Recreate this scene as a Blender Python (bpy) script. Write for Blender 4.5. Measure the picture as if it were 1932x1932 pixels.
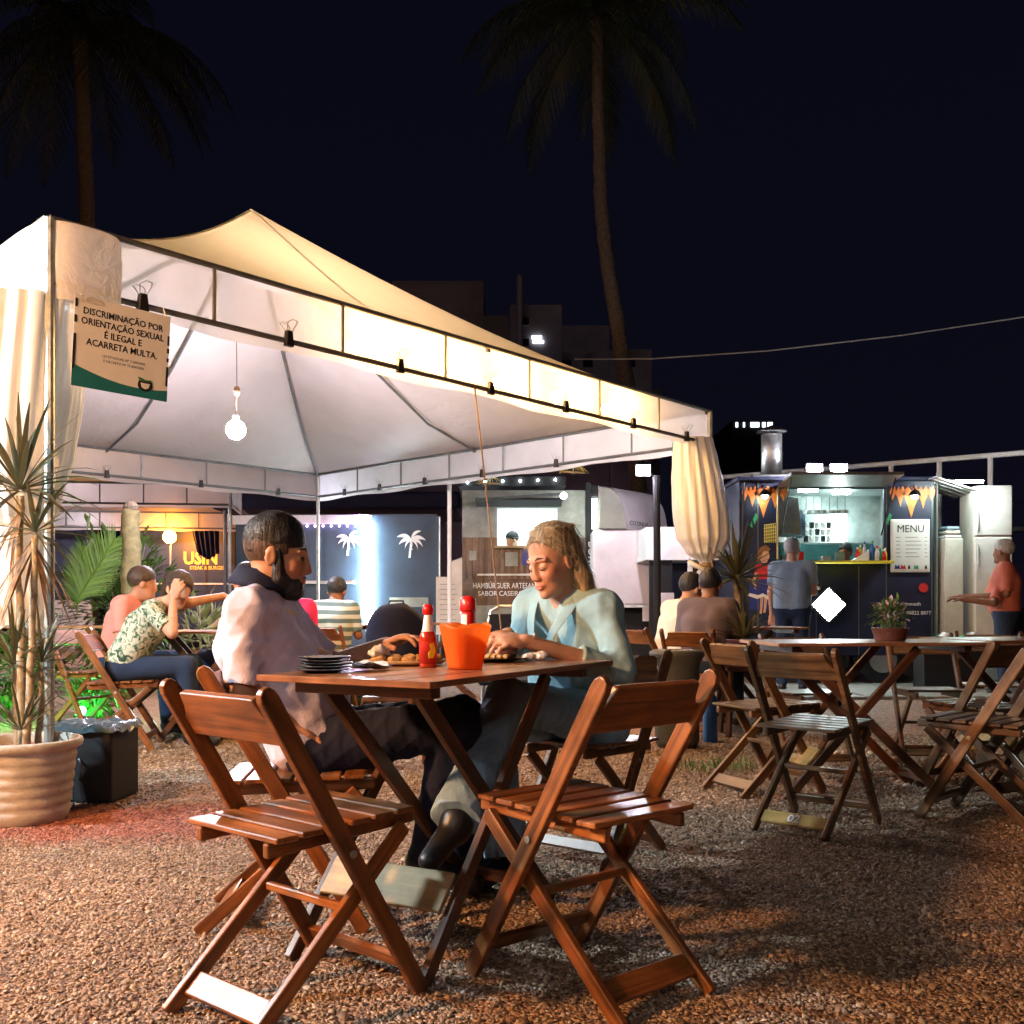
import bpy, bmesh, math, random
import numpy as np
from mathutils import Vector, Matrix, Euler
for o in list(bpy.data.objects): bpy.data.objects.remove(o)
S = bpy.context.scene
COL = S.collection
RND = random.Random(7)
# ------------------------------------------------------------------ camera
HC, FPX, HOR = 0.97, 1932.0, 1140.0
cam_d = bpy.data.cameras.new('camera'); cam = bpy.data.objects.new('camera', cam_d); COL.objects.link(cam)
cam.location = (0, 0, HC); cam.rotation_euler = (math.radians(90), 0, 0)
cam_d.sensor_width = 36; cam_d.lens = 36.0; cam_d.shift_y = 174 / 1932.0
cam_d.clip_start = 0.05; cam_d.clip_end = 500
S.camera = cam
# ------------------------------------------------------------------ night sky
W = bpy.data.worlds.new('World'); S.world = W; W.use_nodes = True
nt = W.node_tree; nt.nodes.clear()
wo = nt.nodes.new('ShaderNodeOutputWorld'); bg = nt.nodes.new('ShaderNodeBackground')
tcw = nt.nodes.new('ShaderNodeTexCoord'); spw = nt.nodes.new('ShaderNodeSeparateXYZ'); crw = nt.nodes.new('ShaderNodeValToRGB')
crw.color_ramp.elements[0].position = 0.0; crw.color_ramp.elements[0].color = (0.27, 0.25, 0.60, 1)      # town glow low down
crw.color_ramp.elements[1].position = 0.55; crw.color_ramp.elements[1].color = (0.16, 0.19, 0.48, 1)
nt.links.new(tcw.outputs['Generated'], spw.inputs[0]); nt.links.new(spw.outputs['Z'], crw.inputs[0]); nt.links.new(crw.outputs[0], bg.inputs['Color'])
bg.inputs['Strength'].default_value = 0.0050
nt.links.new(bg.outputs[0], wo.inputs[0])
S.view_settings.view_transform = 'Standard'; S.view_settings.look = 'None'
S.view_settings.exposure = 1.5; S.view_settings.gamma = 1.0
S.render.engine = 'CYCLES'
S.cycles.max_bounces = 7; S.cycles.diffuse_bounces = 3; S.cycles.glossy_bounces = 3
S.cycles.transmission_bounces = 5; S.cycles.transparent_max_bounces = 8
S.cycles.sample_clamp_indirect = 4.0; S.cycles.sample_clamp_direct = 0.0
S.cycles.caustics_reflective = False; S.cycles.caustics_refractive = False

def PX(u, v, Y):                      # a photo direction at depth Y
    return Vector(((u - 966) / FPX * Y, Y, HC + (HOR - v) / FPX * Y))
def ON(u, v, z=0.0):                  # a photo direction meeting the level z
    Y = (HC - z) * FPX / (v - HOR); return Vector(((u - 966) / FPX * Y, Y, z))

# ------------------------------------------------------------------ materials
MATS = {}
def nodes(m):
    m.use_nodes = True; return m.node_tree, m.node_tree.nodes['Principled BSDF']
def mat(name, col, rough=0.6, metal=0.0, var=0.12, scale=8.0, bump=0.0, bscale=60.0, spec=0.5, coat=0.0, trans=0.0, sub=0.0):
    m = bpy.data.materials.new(name); t, p = nodes(m); N, L = t.nodes, t.links
    p.inputs['Roughness'].default_value = rough; p.inputs['Metallic'].default_value = metal
    p.inputs['Specular IOR Level'].default_value = spec; p.inputs['Coat Weight'].default_value = coat
    p.inputs['Transmission Weight'].default_value = trans
    if sub: p.inputs['Subsurface Weight'].default_value = sub; p.inputs['Subsurface Radius'].default_value = (0.012, 0.005, 0.003); p.inputs['Subsurface Scale'].default_value = 1.0
    tc = N.new('ShaderNodeTexCoord')
    if var:
        n = N.new('ShaderNodeTexNoise'); n.inputs['Scale'].default_value = scale; n.inputs['Detail'].default_value = 6; n.inputs['Roughness'].default_value = 0.65
        r = N.new('ShaderNodeMapRange'); r.inputs[1].default_value = 0.3; r.inputs[2].default_value = 0.7; r.inputs[3].default_value = 1 - var * 1.6; r.inputs[4].default_value = 1 + var
        x = N.new('ShaderNodeMix'); x.data_type = 'RGBA'; x.blend_type = 'MULTIPLY'; x.inputs[0].default_value = 1
        x.inputs[6].default_value = (*col, 1); L.new(tc.outputs['Object'], n.inputs['Vector']); L.new(n.outputs[0], r.inputs[0]); L.new(r.outputs[0], x.inputs[7]); L.new(x.outputs[2], p.inputs['Base Color'])
        rr = N.new('ShaderNodeMapRange'); rr.inputs[3].default_value = max(0.03, rough - 0.1); rr.inputs[4].default_value = min(1, rough + 0.12); L.new(n.outputs[0], rr.inputs[0]); L.new(rr.outputs[0], p.inputs['Roughness'])
    else: p.inputs['Base Color'].default_value = (*col, 1)
    if bump:
        b = N.new('ShaderNodeTexNoise'); b.inputs['Scale'].default_value = bscale; b.inputs['Detail'].default_value = 5
        bn = N.new('ShaderNodeBump'); bn.inputs['Strength'].default_value = bump; bn.inputs['Distance'].default_value = 0.01
        L.new(tc.outputs['Object'], b.inputs['Vector']); L.new(b.outputs[0], bn.inputs['Height']); L.new(bn.outputs[0], p.inputs['Normal'])
    MATS[name] = m; return m
def emit(name, col, st):
    m = bpy.data.materials.new(name); t, p = nodes(m)
    p.inputs['Base Color'].default_value = (*col, 1)
    p.inputs['Emission Color'].default_value = (*col, 1); p.inputs['Emission Strength'].default_value = st
    MATS[name] = m; return m
def wood(name, dark, light, rough=0.33, coat=0.25, gs=1.0):
    m = bpy.data.materials.new(name); t, p = nodes(m); N, L = t.nodes, t.links
    uv = N.new('ShaderNodeUVMap'); mp = N.new('ShaderNodeMapping'); mp.inputs['Scale'].default_value = (2.2 * gs, 38 * gs, 1)
    oi = N.new('ShaderNodeObjectInfo'); ad = N.new('ShaderNodeVectorMath'); ad.operation = 'ADD'
    L.new(uv.outputs[0], mp.inputs[0]); L.new(mp.outputs[0], ad.inputs[0]); sc = N.new('ShaderNodeVectorMath'); sc.operation = 'SCALE'; sc.inputs['Scale'].default_value = 37
    L.new(oi.outputs['Random'], sc.inputs[0]); L.new(sc.outputs[0], ad.inputs[1])
    n = N.new('ShaderNodeTexNoise'); n.inputs['Scale'].default_value = 1.0; n.inputs['Detail'].default_value = 8; n.inputs['Roughness'].default_value = 0.62; n.inputs['Distortion'].default_value = 0.6
    L.new(ad.outputs[0], n.inputs['Vector'])
    tc = N.new('ShaderNodeTexCoord'); n2 = N.new('ShaderNodeTexNoise'); n2.inputs['Scale'].default_value = 9; n2.inputs['Detail'].default_value = 4; L.new(tc.outputs['Object'], n2.inputs['Vector'])
    cr = N.new('ShaderNodeValToRGB'); e = cr.color_ramp.elements; e[0].position = 0.33; e[0].color = (*dark, 1); e[1].position = 0.68; e[1].color = (*light, 1)
    L.new(n.outputs[0], cr.inputs[0])
    hv = N.new('ShaderNodeHueSaturation'); L.new(cr.outputs[0], hv.inputs['Color'])
    mr = N.new('ShaderNodeMapRange'); mr.inputs[3].default_value = 0.72; mr.inputs[4].default_value = 1.25; L.new(oi.outputs['Random'], mr.inputs[0])
    mr2 = N.new('ShaderNodeMapRange'); mr2.inputs[1].default_value = 0.3; mr2.inputs[2].default_value = 0.7; mr2.inputs[3].default_value = 0.58; mr2.inputs[4].default_value = 1.28; L.new(n2.outputs[0], mr2.inputs[0])
    mu = N.new('ShaderNodeMath'); mu.operation = 'MULTIPLY'; L.new(mr.outputs[0], mu.inputs[0]); L.new(mr2.outputs[0], mu.inputs[1]); L.new(mu.outputs[0], hv.inputs['Value'])
    L.new(hv.outputs[0], p.inputs['Base Color'])
    rr = N.new('ShaderNodeMapRange'); rr.inputs[3].default_value = rough - 0.12; rr.inputs[4].default_value = rough + 0.22; L.new(n2.outputs[0], rr.inputs[0]); L.new(rr.outputs[0], p.inputs['Roughness'])
    p.inputs['Coat Weight'].default_value = coat; p.inputs['Coat Roughness'].default_value = 0.25
    bn = N.new('ShaderNodeBump'); bn.inputs['Strength'].default_value = 0.25; bn.inputs['Distance'].default_value = 0.004; L.new(n.outputs[0], bn.inputs['Height']); L.new(bn.outputs[0], p.inputs['Normal'])
    MATS[name] = m; return m
def cloth(name, col, trans=0.45, rough=0.55, bump=0.12, bscale=7.0, var=0.08, tcol=None, clear=0.0):   # thin sheet that lets light through
    m = bpy.data.materials.new(name); t, p = nodes(m); N, L = t.nodes, t.links
    out = [n for n in N if n.type == 'OUTPUT_MATERIAL'][0]
    tc = N.new('ShaderNodeTexCoord'); n = N.new('ShaderNodeTexNoise'); n.inputs['Scale'].default_value = 2.5; n.inputs['Detail'].default_value = 7; L.new(tc.outputs['Object'], n.inputs['Vector'])
    r = N.new('ShaderNodeMapRange'); r.inputs[1].default_value = 0.3; r.inputs[2].default_value = 0.7; r.inputs[3].default_value = 1 - 2 * var; r.inputs[4].default_value = 1; L.new(n.outputs[0], r.inputs[0])
    x = N.new('ShaderNodeMix'); x.data_type = 'RGBA'; x.blend_type = 'MULTIPLY'; x.inputs[0].default_value = 1; x.inputs[6].default_value = (*col, 1); L.new(r.outputs[0], x.inputs[7])
    L.new(x.outputs[2], p.inputs['Base Color']); p.inputs['Roughness'].default_value = rough
    w = N.new('ShaderNodeTexNoise'); w.inputs['Scale'].default_value = bscale; w.inputs['Detail'].default_value = 4; w.inputs['Distortion'].default_value = 1.2; L.new(tc.outputs['Object'], w.inputs['Vector'])
    bn = N.new('ShaderNodeBump'); bn.inputs['Strength'].default_value = bump; bn.inputs['Distance'].default_value = 0.05; L.new(w.outputs[0], bn.inputs['Height']); L.new(bn.outputs[0], p.inputs['Normal'])
    tr = N.new('ShaderNodeBsdfTranslucent'); L.new(bn.outputs[0], tr.inputs['Normal'])
    if tcol: tr.inputs['Color'].default_value = (*tcol, 1)
    else: L.new(x.outputs[2], tr.inputs['Color'])
    mx = N.new('ShaderNodeMixShader'); mx.inputs[0].default_value = trans; L.new(p.outputs[0], mx.inputs[1]); L.new(tr.outputs[0], mx.inputs[2]); L.new(mx.outputs[0], out.inputs[0])
    if clear:
        tp = N.new('ShaderNodeBsdfTransparent'); my = N.new('ShaderNodeMixShader'); my.inputs[0].default_value = clear; L.new(mx.outputs[0], my.inputs[1]); L.new(tp.outputs[0], my.inputs[2]); L.new(my.outputs[0], out.inputs[0])
    MATS[name] = m; return m
def leafmat(name, a, b, rough=0.45, trans=0.25):
    m = bpy.data.materials.new(name); t, p = nodes(m); N, L = t.nodes, t.links
    out = [n for n in N if n.type == 'OUTPUT_MATERIAL'][0]
    g = N.new('ShaderNodeNewGeometry'); cr = N.new('ShaderNodeValToRGB'); cr.color_ramp.elements[0].color = (*a, 1); cr.color_ramp.elements[1].color = (*b, 1)
    L.new(g.outputs['Random Per Island'], cr.inputs[0]); L.new(cr.outputs[0], p.inputs['Base Color']); p.inputs['Roughness'].default_value = rough
    tr = N.new('ShaderNodeBsdfTranslucent'); L.new(cr.outputs[0], tr.inputs[0]); mx = N.new('ShaderNodeMixShader'); mx.inputs[0].default_value = trans
    L.new(p.outputs[0], mx.inputs[1]); L.new(tr.outputs[0], mx.inputs[2]); L.new(mx.outputs[0], out.inputs[0]); MATS[name] = m; return m

wood('chair_wood', (0.075, 0.024, 0.008), (0.34, 0.115, 0.028)); wood('shaded_chair_wood', (0.045, 0.020, 0.009), (0.17, 0.078, 0.030))
wood('dark_wood', (0.045, 0.018, 0.010), (0.15, 0.055, 0.024))
wood('table_wood', (0.16, 0.06, 0.026), (0.36, 0.15, 0.065), rough=0.30, coat=0.5)
wood('pale_wood', (0.36, 0.25, 0.12), (0.55, 0.42, 0.22), rough=0.45, coat=0.1)
wood('plank_wood', (0.10, 0.055, 0.035), (0.20, 0.12, 0.08), rough=0.6, coat=0.0)
mat('steel', (0.55, 0.56, 0.55), 0.38, 0.9, 0.15); mat('grey_pipe', (0.16, 0.17, 0.17), 0.5, 0.6, 0.2); mat('galvanised', (0.42, 0.45, 0.42), 0.5, 0.7, 0.25, 20)
mat('black_plastic', (0.012, 0.012, 0.014), 0.42, 0, 0.2); mat('black_matte', (0.010, 0.010, 0.013), 0.8, 0, 0.2)
mat('navy_paint', (0.013, 0.018, 0.048), 0.45, 0, 0.25, 3, 0.06, 25); mat('slate_paint', (0.030, 0.052, 0.085), 0.5, 0, 0.15, 3, 0.05, 20)
mat('white_paint', (0.75, 0.76, 0.76), 0.45, 0, 0.08); mat('offwhite', (0.62, 0.62, 0.55), 0.5, 0, 0.12, 4)
mat('pink_white', (0.72, 0.66, 0.69), 0.4, 0, 0.1, 3, 0.05, 12); mat('olive_grey', (0.24, 0.24, 0.19), 0.55, 0, 0.15, 4); mat('canvas_grey', (0.28, 0.29, 0.25), 0.7, 0, 0.25, 5)
mat('teal_panel', (0.05, 0.16, 0.16), 0.4, 0.2, 0.25, 4); mat('yellow', (0.75, 0.62, 0.04), 0.45); mat('orange_paint', (0.75, 0.20, 0.03), 0.5, 0, 0.2, 14)
mat('red_plastic', (0.62, 0.012, 0.012), 0.3, 0, 0.05, 8, 0, 60, 0.5, 0.3); mat('white_plastic', (0.8, 0.8, 0.78), 0.35, 0, 0.05); mat('magenta_plastic', (0.75, 0.03, 0.16), 0.42, 0, 0.06)
mat('blue_plastic', (0.03, 0.14, 0.42), 0.4); mat('concrete', (0.26, 0.23, 0.20), 0.85, 0, 0.3, 10, 0.4, 50); mat('paving', (0.24, 0.23, 0.21), 0.8, 0, 0.25, 6, 0.3, 40)
mat('terracotta_grey', (0.43, 0.40, 0.36), 0.75, 0, 0.22, 7, 0.35, 45); mat('soil', (0.30, 0.13, 0.085), 0.95, 0, 0.35, 30, 0.8, 90)
mat('building', (0.30, 0.26, 0.27), 0.85, 0, 0.2, 0.4); mat('black_paint', (0.02, 0.02, 0.022), 0.6, 0, 0); mat('mural_blue', (0.02, 0.03, 0.22), 0.5, 0, 0.15, 30); mat('mural_red', (0.55, 0.03, 0.03), 0.5, 0, 0.15, 30)
mat('mural_skin', (0.62, 0.38, 0.26), 0.5, 0, 0.15, 30); mat('mural_hair', (0.28, 0.12, 0.04), 0.5, 0, 0.2, 30); mat('mural_green', (0.03, 0.30, 0.12), 0.5, 0, 0.2, 30); mat('mural_yellow', (0.70, 0.60, 0.15), 0.5, 0, 0.1, 30)
mat('poster_white', (0.74, 0.75, 0.74), 0.4, 0, 0.04); mat('poster_teal', (0.02, 0.17, 0.19), 0.4, 0, 0.1); mat('poster_green', (0.06, 0.26, 0.08), 0.4); mat('print_black', (0.015, 0.018, 0.02), 0.5, 0, 0)
mat('print_white', (0.75, 0.75, 0.75), 0.5, 0, 0); mat('print_yellow', (0.80, 0.62, 0.08), 0.45, 0, 0); mat('print_grey', (0.25, 0.26, 0.27), 0.5, 0, 0)
mat('bark', (0.17, 0.135, 0.10), 0.9, 0, 0.35, 12, 0.7, 40); mat('cane', (0.33, 0.29, 0.21), 0.8, 0, 0.3, 25, 0.5, 60); mat('dead_leaf', (0.27, 0.17, 0.10), 0.8, 0, 0.3, 20)
leafmat('palm_leaf', (0.022, 0.04, 0.012), (0.055, 0.07, 0.02), .6, .15); leafmat('fan_leaf', (0.045, 0.11, 0.012), (0.10, 0.20, 0.02)); leafmat('dracaena_leaf', (0.045, 0.05, 0.025), (0.15, 0.14, 0.07)); leafmat('shrub_leaf', (0.04, 0.10, 0.02), (0.12, 0.20, 0.05)); leafmat('grass_leaf', (0.04, 0.11, 0.02), (0.10, 0.19, 0.04))
leafmat('pale_leaf', (0.16, 0.20, 0.09), (0.32, 0.34, 0.18)); leafmat('flower', (0.55, 0.28, 0.30), (0.7, 0.5, 0.5))
cloth('tent_cloth', (0.80, 0.74, 0.71), 0.50, tcol=(.82, .56, .26)); cloth('valance_cloth', (0.80, 0.77, 0.74), 0.55, 0.28, 0.10, 6, clear=.30); cloth('sleeve_cloth', (0.78, 0.76, 0.74), 0.4, 0.3, 0.25, 9); cloth('curtain_cloth', (0.78, 0.79, 0.80), 0.35, 0.6, 0.1)
cloth('white_curtain', (0.80, 0.82, 0.81), 0.35, 0.6, 0.1); cloth('drape_cloth', (0.02, 0.018, 0.06), 0.1, 0.7, 0.2)
mat('floor_interior', (0.30, 0.36, 0.35), 0.35, 0.3, 0.25, 4); mat('ring_trunk', (0.17, 0.15, 0.07), .85, 0, .3, 14, .6, 40); mat('dark_grey', (.06, .065, .06), .6, 0, .2)

# ------------------------------------------------------------------ mesh building
def finish(name, me, m, parent, smooth=False):
    o = bpy.data.objects.new(name, me); COL.objects.link(o)
    if m: me.materials.append(MATS[m] if isinstance(m, str) else m)
    if smooth: me.polygons.foreach_set('use_smooth', [True] * len(me.polygons))
    if parent: o.parent = parent
    return o
class MB:
    def __init__(s): s.v = []; s.f = []; s.uv = []
    def face(s, pts, uvs=None):
        b = len(s.v); s.v += [tuple(p) for p in pts]; s.f.append(tuple(range(b, b + len(pts)))); s.uv += uvs or [(0, 0)] * len(pts)
    def faces(s, vs, fs):
        b = len(s.v); s.v += [tuple(p) for p in vs]
        for f in fs: s.f.append(tuple(b + i for i in f)); s.uv += [(0, 0)] * len(f)
    def beam(s, p0, p1, w, t, up=(0, 0, 1)):            # w across, t along 'up'
        p0 = Vector(p0); p1 = Vector(p1); d = (p1 - p0); L = d.length; d.normalize(); up = Vector(up)
        a = d.cross(up)
        if a.length < 1e-4: a = d.cross(Vector((1, 0, 0)))
        a.normalize(); b = a.cross(d).normalized(); a = a * w / 2; b = b * t / 2
        c = [p0 - a - b, p0 + a - b, p0 + a + b, p0 - a + b, p1 - a - b, p1 + a - b, p1 + a + b, p1 - a + b]
        base = len(s.v); s.v += [tuple(x) for x in c]
        for q, wid, off in (((0, 1, 5, 4), w, 0), ((1, 2, 6, 5), t, w), ((2, 3, 7, 6), w, w + t), ((3, 0, 4, 7), t, 2 * w + t)):
            s.f.append(tuple(base + i for i in q)); s.uv += [(0, off), (0, off + wid), (L, off + wid), (L, off)]
        for q in ((3, 2, 1, 0), (4, 5, 6, 7)):
            s.f.append(tuple(base + i for i in q)); s.uv += [(0, 0), (0, w), (t * .3, w), (t * .3, 0)]
        return s
    def box(s, x0, x1, y0, y1, z0, z1):
        lx, ly, lz = abs(x1 - x0), abs(y1 - y0), abs(z1 - z0)
        if lx >= ly and lx >= lz: return s.beam((x0, (y0 + y1) / 2, (z0 + z1) / 2), (x1, (y0 + y1) / 2, (z0 + z1) / 2), ly, lz)
        if ly >= lz: return s.beam(((x0 + x1) / 2, y0, (z0 + z1) / 2), ((x0 + x1) / 2, y1, (z0 + z1) / 2), lx, lz)
        return s.beam(((x0 + x1) / 2, (y0 + y1) / 2, z0), ((x0 + x1) / 2, (y0 + y1) / 2, z1), lx, ly, (0, 1, 0))
    def tube(s, pts, r, n=8, cap=True):
        pts = [Vector(p) for p in pts]; rs = r if isinstance(r, (list, tuple)) else [r] * len(pts)
        base = len(s.v); u = None; m = len(pts); acc = 0
        for i, p in enumerate(pts):
            d = (pts[min(i + 1, m - 1)] - pts[max(i - 1, 0)]).normalized()
            if u is None:
                u = d.cross(Vector((0, 0, 1)))
                if u.length < 1e-3: u = d.cross(Vector((1, 0, 0)))
            u = (u - d * u.dot(d)).normalized(); w = d.cross(u)
            for k in range(n):
                a = 2 * math.pi * k / n; s.v.append(tuple(p + (u * math.cos(a) + w * math.sin(a)) * rs[i]))
        for i in range(m - 1):
            L = (pts[i + 1] - pts[i]).length
            for k in range(n):
                k2 = (k + 1) % n; s.f.append((base + i * n + k, base + i * n + k2, base + (i + 1) * n + k2, base + (i + 1) * n + k))
                s.uv += [(acc, k * .02), (acc, k * .02 + .02), (acc + L, k * .02 + .02), (acc + L, k * .02)]
            acc += L
        if cap:
            s.f.append(tuple(base + k for k in reversed(range(n)))); s.uv += [(0, 0)] * n
            s.f.append(tuple(base + (m - 1) * n + k for k in range(n))); s.uv += [(0, 0)] * n
        return s
    def lathe(s, prof, c=(0, 0, 0), n=24, ax=1.0, ay=1.0, closed=False, fn=None):
        base = len(s.v); c = Vector(c); m = len(prof)
        for r, z in prof:
            for k in range(n):
                a = 2 * math.pi * k / n; rr = r * (fn(a, z) if fn else 1)
                s.v.append(tuple(c + Vector((math.cos(a) * rr * ax, math.sin(a) * rr * ay, z))))
        for i in range(m - 1):
            for k in range(n):
                k2 = (k + 1) % n; s.f.append((base + i * n + k, base + i * n + k2, base + (i + 1) * n + k2, base + (i + 1) * n + k)); s.uv += [(0, 0)] * 4
        if prof[0][0] > 1e-5: s.f.append(tuple(base + k for k in reversed(range(n)))); s.uv += [(0, 0)] * n
        if prof[-1][0] > 1e-5 and closed: s.f.append(tuple(base + (m - 1) * n + k for k in range(n))); s.uv += [(0, 0)] * n
        return s
    def poly(s, pts2, org, ax, ay, thick):               # outline extruded along ax x ay
        org = Vector(org); ax = Vector(ax).normalized(); ay = Vector(ay).normalized(); nz = ax.cross(ay)
        n = len(pts2); b = len(s.v)
        for sg in (-.5, .5):
            for x, y in pts2: s.v.append(tuple(org + ax * x + ay * y + nz * thick * sg))
        s.f.append(tuple(b + i for i in reversed(range(n)))); s.uv += [(p[0], p[1]) for p in reversed(pts2)]
        s.f.append(tuple(b + n + i for i in range(n))); s.uv += [(p[0], p[1]) for p in pts2]
        for i in range(n):
            j = (i + 1) % n; s.f.append((b + i, b + j, b + n + j, b + n + i)); L = math.dist(pts2[i], pts2[j]); s.uv += [(0, 0), (L, 0), (L, thick), (0, thick)]
        return s
    def build(s, name, m, parent=None, smooth=False, bevel=0.0, seg=1):
        me = bpy.data.meshes.new(name); me.from_pydata(s.v, [], s.f); l = me.uv_layers.new(name='UVMap')
        if len(s.uv) == len(l.data): l.data.foreach_set('uv', [c for q in s.uv for c in q])
        o = finish(name, me, m, parent, smooth)
        if bevel: b = o.modifiers.new('bevel', 'BEVEL'); b.width = bevel; b.segments = seg; b.limit_method = 'ANGLE'
        return o
def tag(o, label, cat, group=None, kind=None):
    o['label'] = label
    if cat: o['category'] = cat
    if group: o['group'] = group
    if kind: o['kind'] = kind
    return o
def thing(name, label, cat, loc=(0, 0, 0), rz=0, group=None):
    o = bpy.data.objects.new(name, None); COL.objects.link(o); o.location = loc; o.rotation_euler = (0, 0, rz); o.empty_display_size = 0.1
    return tag(o, label, cat, group)
def struct(o, label=None):
    o['kind'] = 'structure'
    if label: o['label'] = label
    return o
def dup(root, loc, rz, label, group=None, s=1.0):
    r = root.copy(); COL.objects.link(r); r.location = loc; r.rotation_euler = (0, 0, rz); r.scale = (s, s, s); r['label'] = label
    if group: r['group'] = group
    def kids(a, b):
        for ch in list(a.children):
            c = ch.copy(); COL.objects.link(c); c.parent = b; kids(ch, c)
    kids(root, r); return r
def keep(o, parent):                                     # parent a world-space mesh under a placed thing
    o.parent = parent; o.matrix_parent_inverse = parent_matrix(parent).inverted(); return o
def parent_matrix(p):
    return Matrix.LocRotScale(p.location, p.rotation_euler, p.scale)
DG = None
def text(name, s, size, org, ax, ay, m, parent=None, align='CENTER', bold=0.0, depth=0.001, sx=1.0, sp=1.0):
    cu = bpy.data.curves.new(name, 'FONT'); cu.body = s; cu.size = size; cu.align_x = align; cu.extrude = depth; cu.offset = bold; cu.resolution_u = 2; cu.space_character = sp
    t = bpy.data.objects.new(name, cu); COL.objects.link(t)
    bpy.context.view_layer.update(); dg = bpy.context.evaluated_depsgraph_get()
    me = bpy.data.meshes.new_from_object(t.evaluated_get(dg)); bpy.data.objects.remove(t)
    ax = Vector(ax).normalized(); ay = Vector(ay).normalized(); nz = ax.cross(ay)
    M = Matrix((( ax.x * sx, ay.x, nz.x, org[0]), (ax.y * sx, ay.y, nz.y, org[1]), (ax.z * sx, ay.z, nz.z, org[2]), (0, 0, 0, 1)))
    me.transform(M); me.name = name; me.materials.clear()
    return finish(name, me, m, parent)
def buildw(mb, name, m, th, smooth=False, bevel=0.0, seg=1):
    o = mb.build(name, m, None, smooth, bevel, seg); return keep(o, th)
# ------------------------------------------------------------------ ground
def ground_material():
    m = bpy.data.materials.new('gravel_ground'); t, p = nodes(m); N, L = t.nodes, t.links
    tc = N.new('ShaderNodeTexCoord')
    vo = N.new('ShaderNodeTexVoronoi'); vo.inputs['Scale'].default_value = 75; vo.inputs['Randomness'].default_value = 1; L.new(tc.outputs['Object'], vo.inputs['Vector'])
    big = N.new('ShaderNodeTexNoise'); big.inputs['Scale'].default_value = 0.7; big.inputs['Detail'].default_value = 5; L.new(tc.outputs['Object'], big.inputs['Vector'])
    cr = N.new('ShaderNodeValToRGB'); e = cr.color_ramp.elements
    e[0].position = 0.0; e[0].color = (0.11, 0.065, 0.045, 1); e[1].position = 1.0; e[1].color = (0.46, 0.34, 0.25, 1)
    x = e.new(0.45); x.color = (0.25, 0.155, 0.105, 1); x = e.new(0.75); x.color = (0.36, 0.24, 0.17, 1)
    sp = N.new('ShaderNodeSeparateColor'); L.new(vo.outputs['Color'], sp.inputs[0]); L.new(sp.outputs[0], cr.inputs[0])
    mx = N.new('ShaderNodeMix'); mx.data_type = 'RGBA'; mx.blend_type = 'MULTIPLY'; mx.inputs[0].default_value = 1
    c2 = N.new('ShaderNodeValToRGB'); c2.color_ramp.elements[0].color = (0.75, 0.70, 0.66, 1); c2.color_ramp.elements[0].position = 0.35; c2.color_ramp.elements[1].color = (1.1, 0.95, 0.8, 1); c2.color_ramp.elements[1].position = 0.65
    L.new(big.outputs[0], c2.inputs[0]); L.new(cr.outputs[0], mx.inputs[6]); L.new(c2.outputs[0], mx.inputs[7])
    # a pool of red light painted into the gravel colour beside the pot
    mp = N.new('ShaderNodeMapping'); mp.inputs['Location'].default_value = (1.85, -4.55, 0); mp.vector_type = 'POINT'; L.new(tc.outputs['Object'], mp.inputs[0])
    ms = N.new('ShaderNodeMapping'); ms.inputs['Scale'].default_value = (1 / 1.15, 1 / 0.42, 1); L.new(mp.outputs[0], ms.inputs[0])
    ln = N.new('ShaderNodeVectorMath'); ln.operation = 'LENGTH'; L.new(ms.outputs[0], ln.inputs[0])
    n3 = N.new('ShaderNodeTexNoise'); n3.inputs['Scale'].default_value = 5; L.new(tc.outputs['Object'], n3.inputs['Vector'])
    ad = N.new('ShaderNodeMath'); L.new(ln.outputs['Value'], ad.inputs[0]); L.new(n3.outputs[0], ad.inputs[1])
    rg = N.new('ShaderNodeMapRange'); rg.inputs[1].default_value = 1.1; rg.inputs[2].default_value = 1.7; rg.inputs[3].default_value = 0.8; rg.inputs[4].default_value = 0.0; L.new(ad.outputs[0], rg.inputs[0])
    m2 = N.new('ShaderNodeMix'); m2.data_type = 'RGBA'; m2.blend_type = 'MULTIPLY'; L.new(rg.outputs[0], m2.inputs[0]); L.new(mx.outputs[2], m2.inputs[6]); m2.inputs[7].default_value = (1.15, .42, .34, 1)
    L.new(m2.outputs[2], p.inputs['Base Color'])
    p.inputs['Roughness'].default_value = 0.75
    bn = N.new('ShaderNodeBump'); bn.inputs['Strength'].default_value = 1.0; bn.inputs['Distance'].default_value = 0.012; bn.invert = True
    L.new(vo.outputs['Distance'], bn.inputs['Height']); L.new(bn.outputs[0], p.inputs['Normal'])
    MATS['gravel_ground'] = m
ground_material()
g = MB(); R_ = 260
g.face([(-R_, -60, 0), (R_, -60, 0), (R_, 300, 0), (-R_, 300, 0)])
struct(g.build('ground', 'gravel_ground'))
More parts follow.
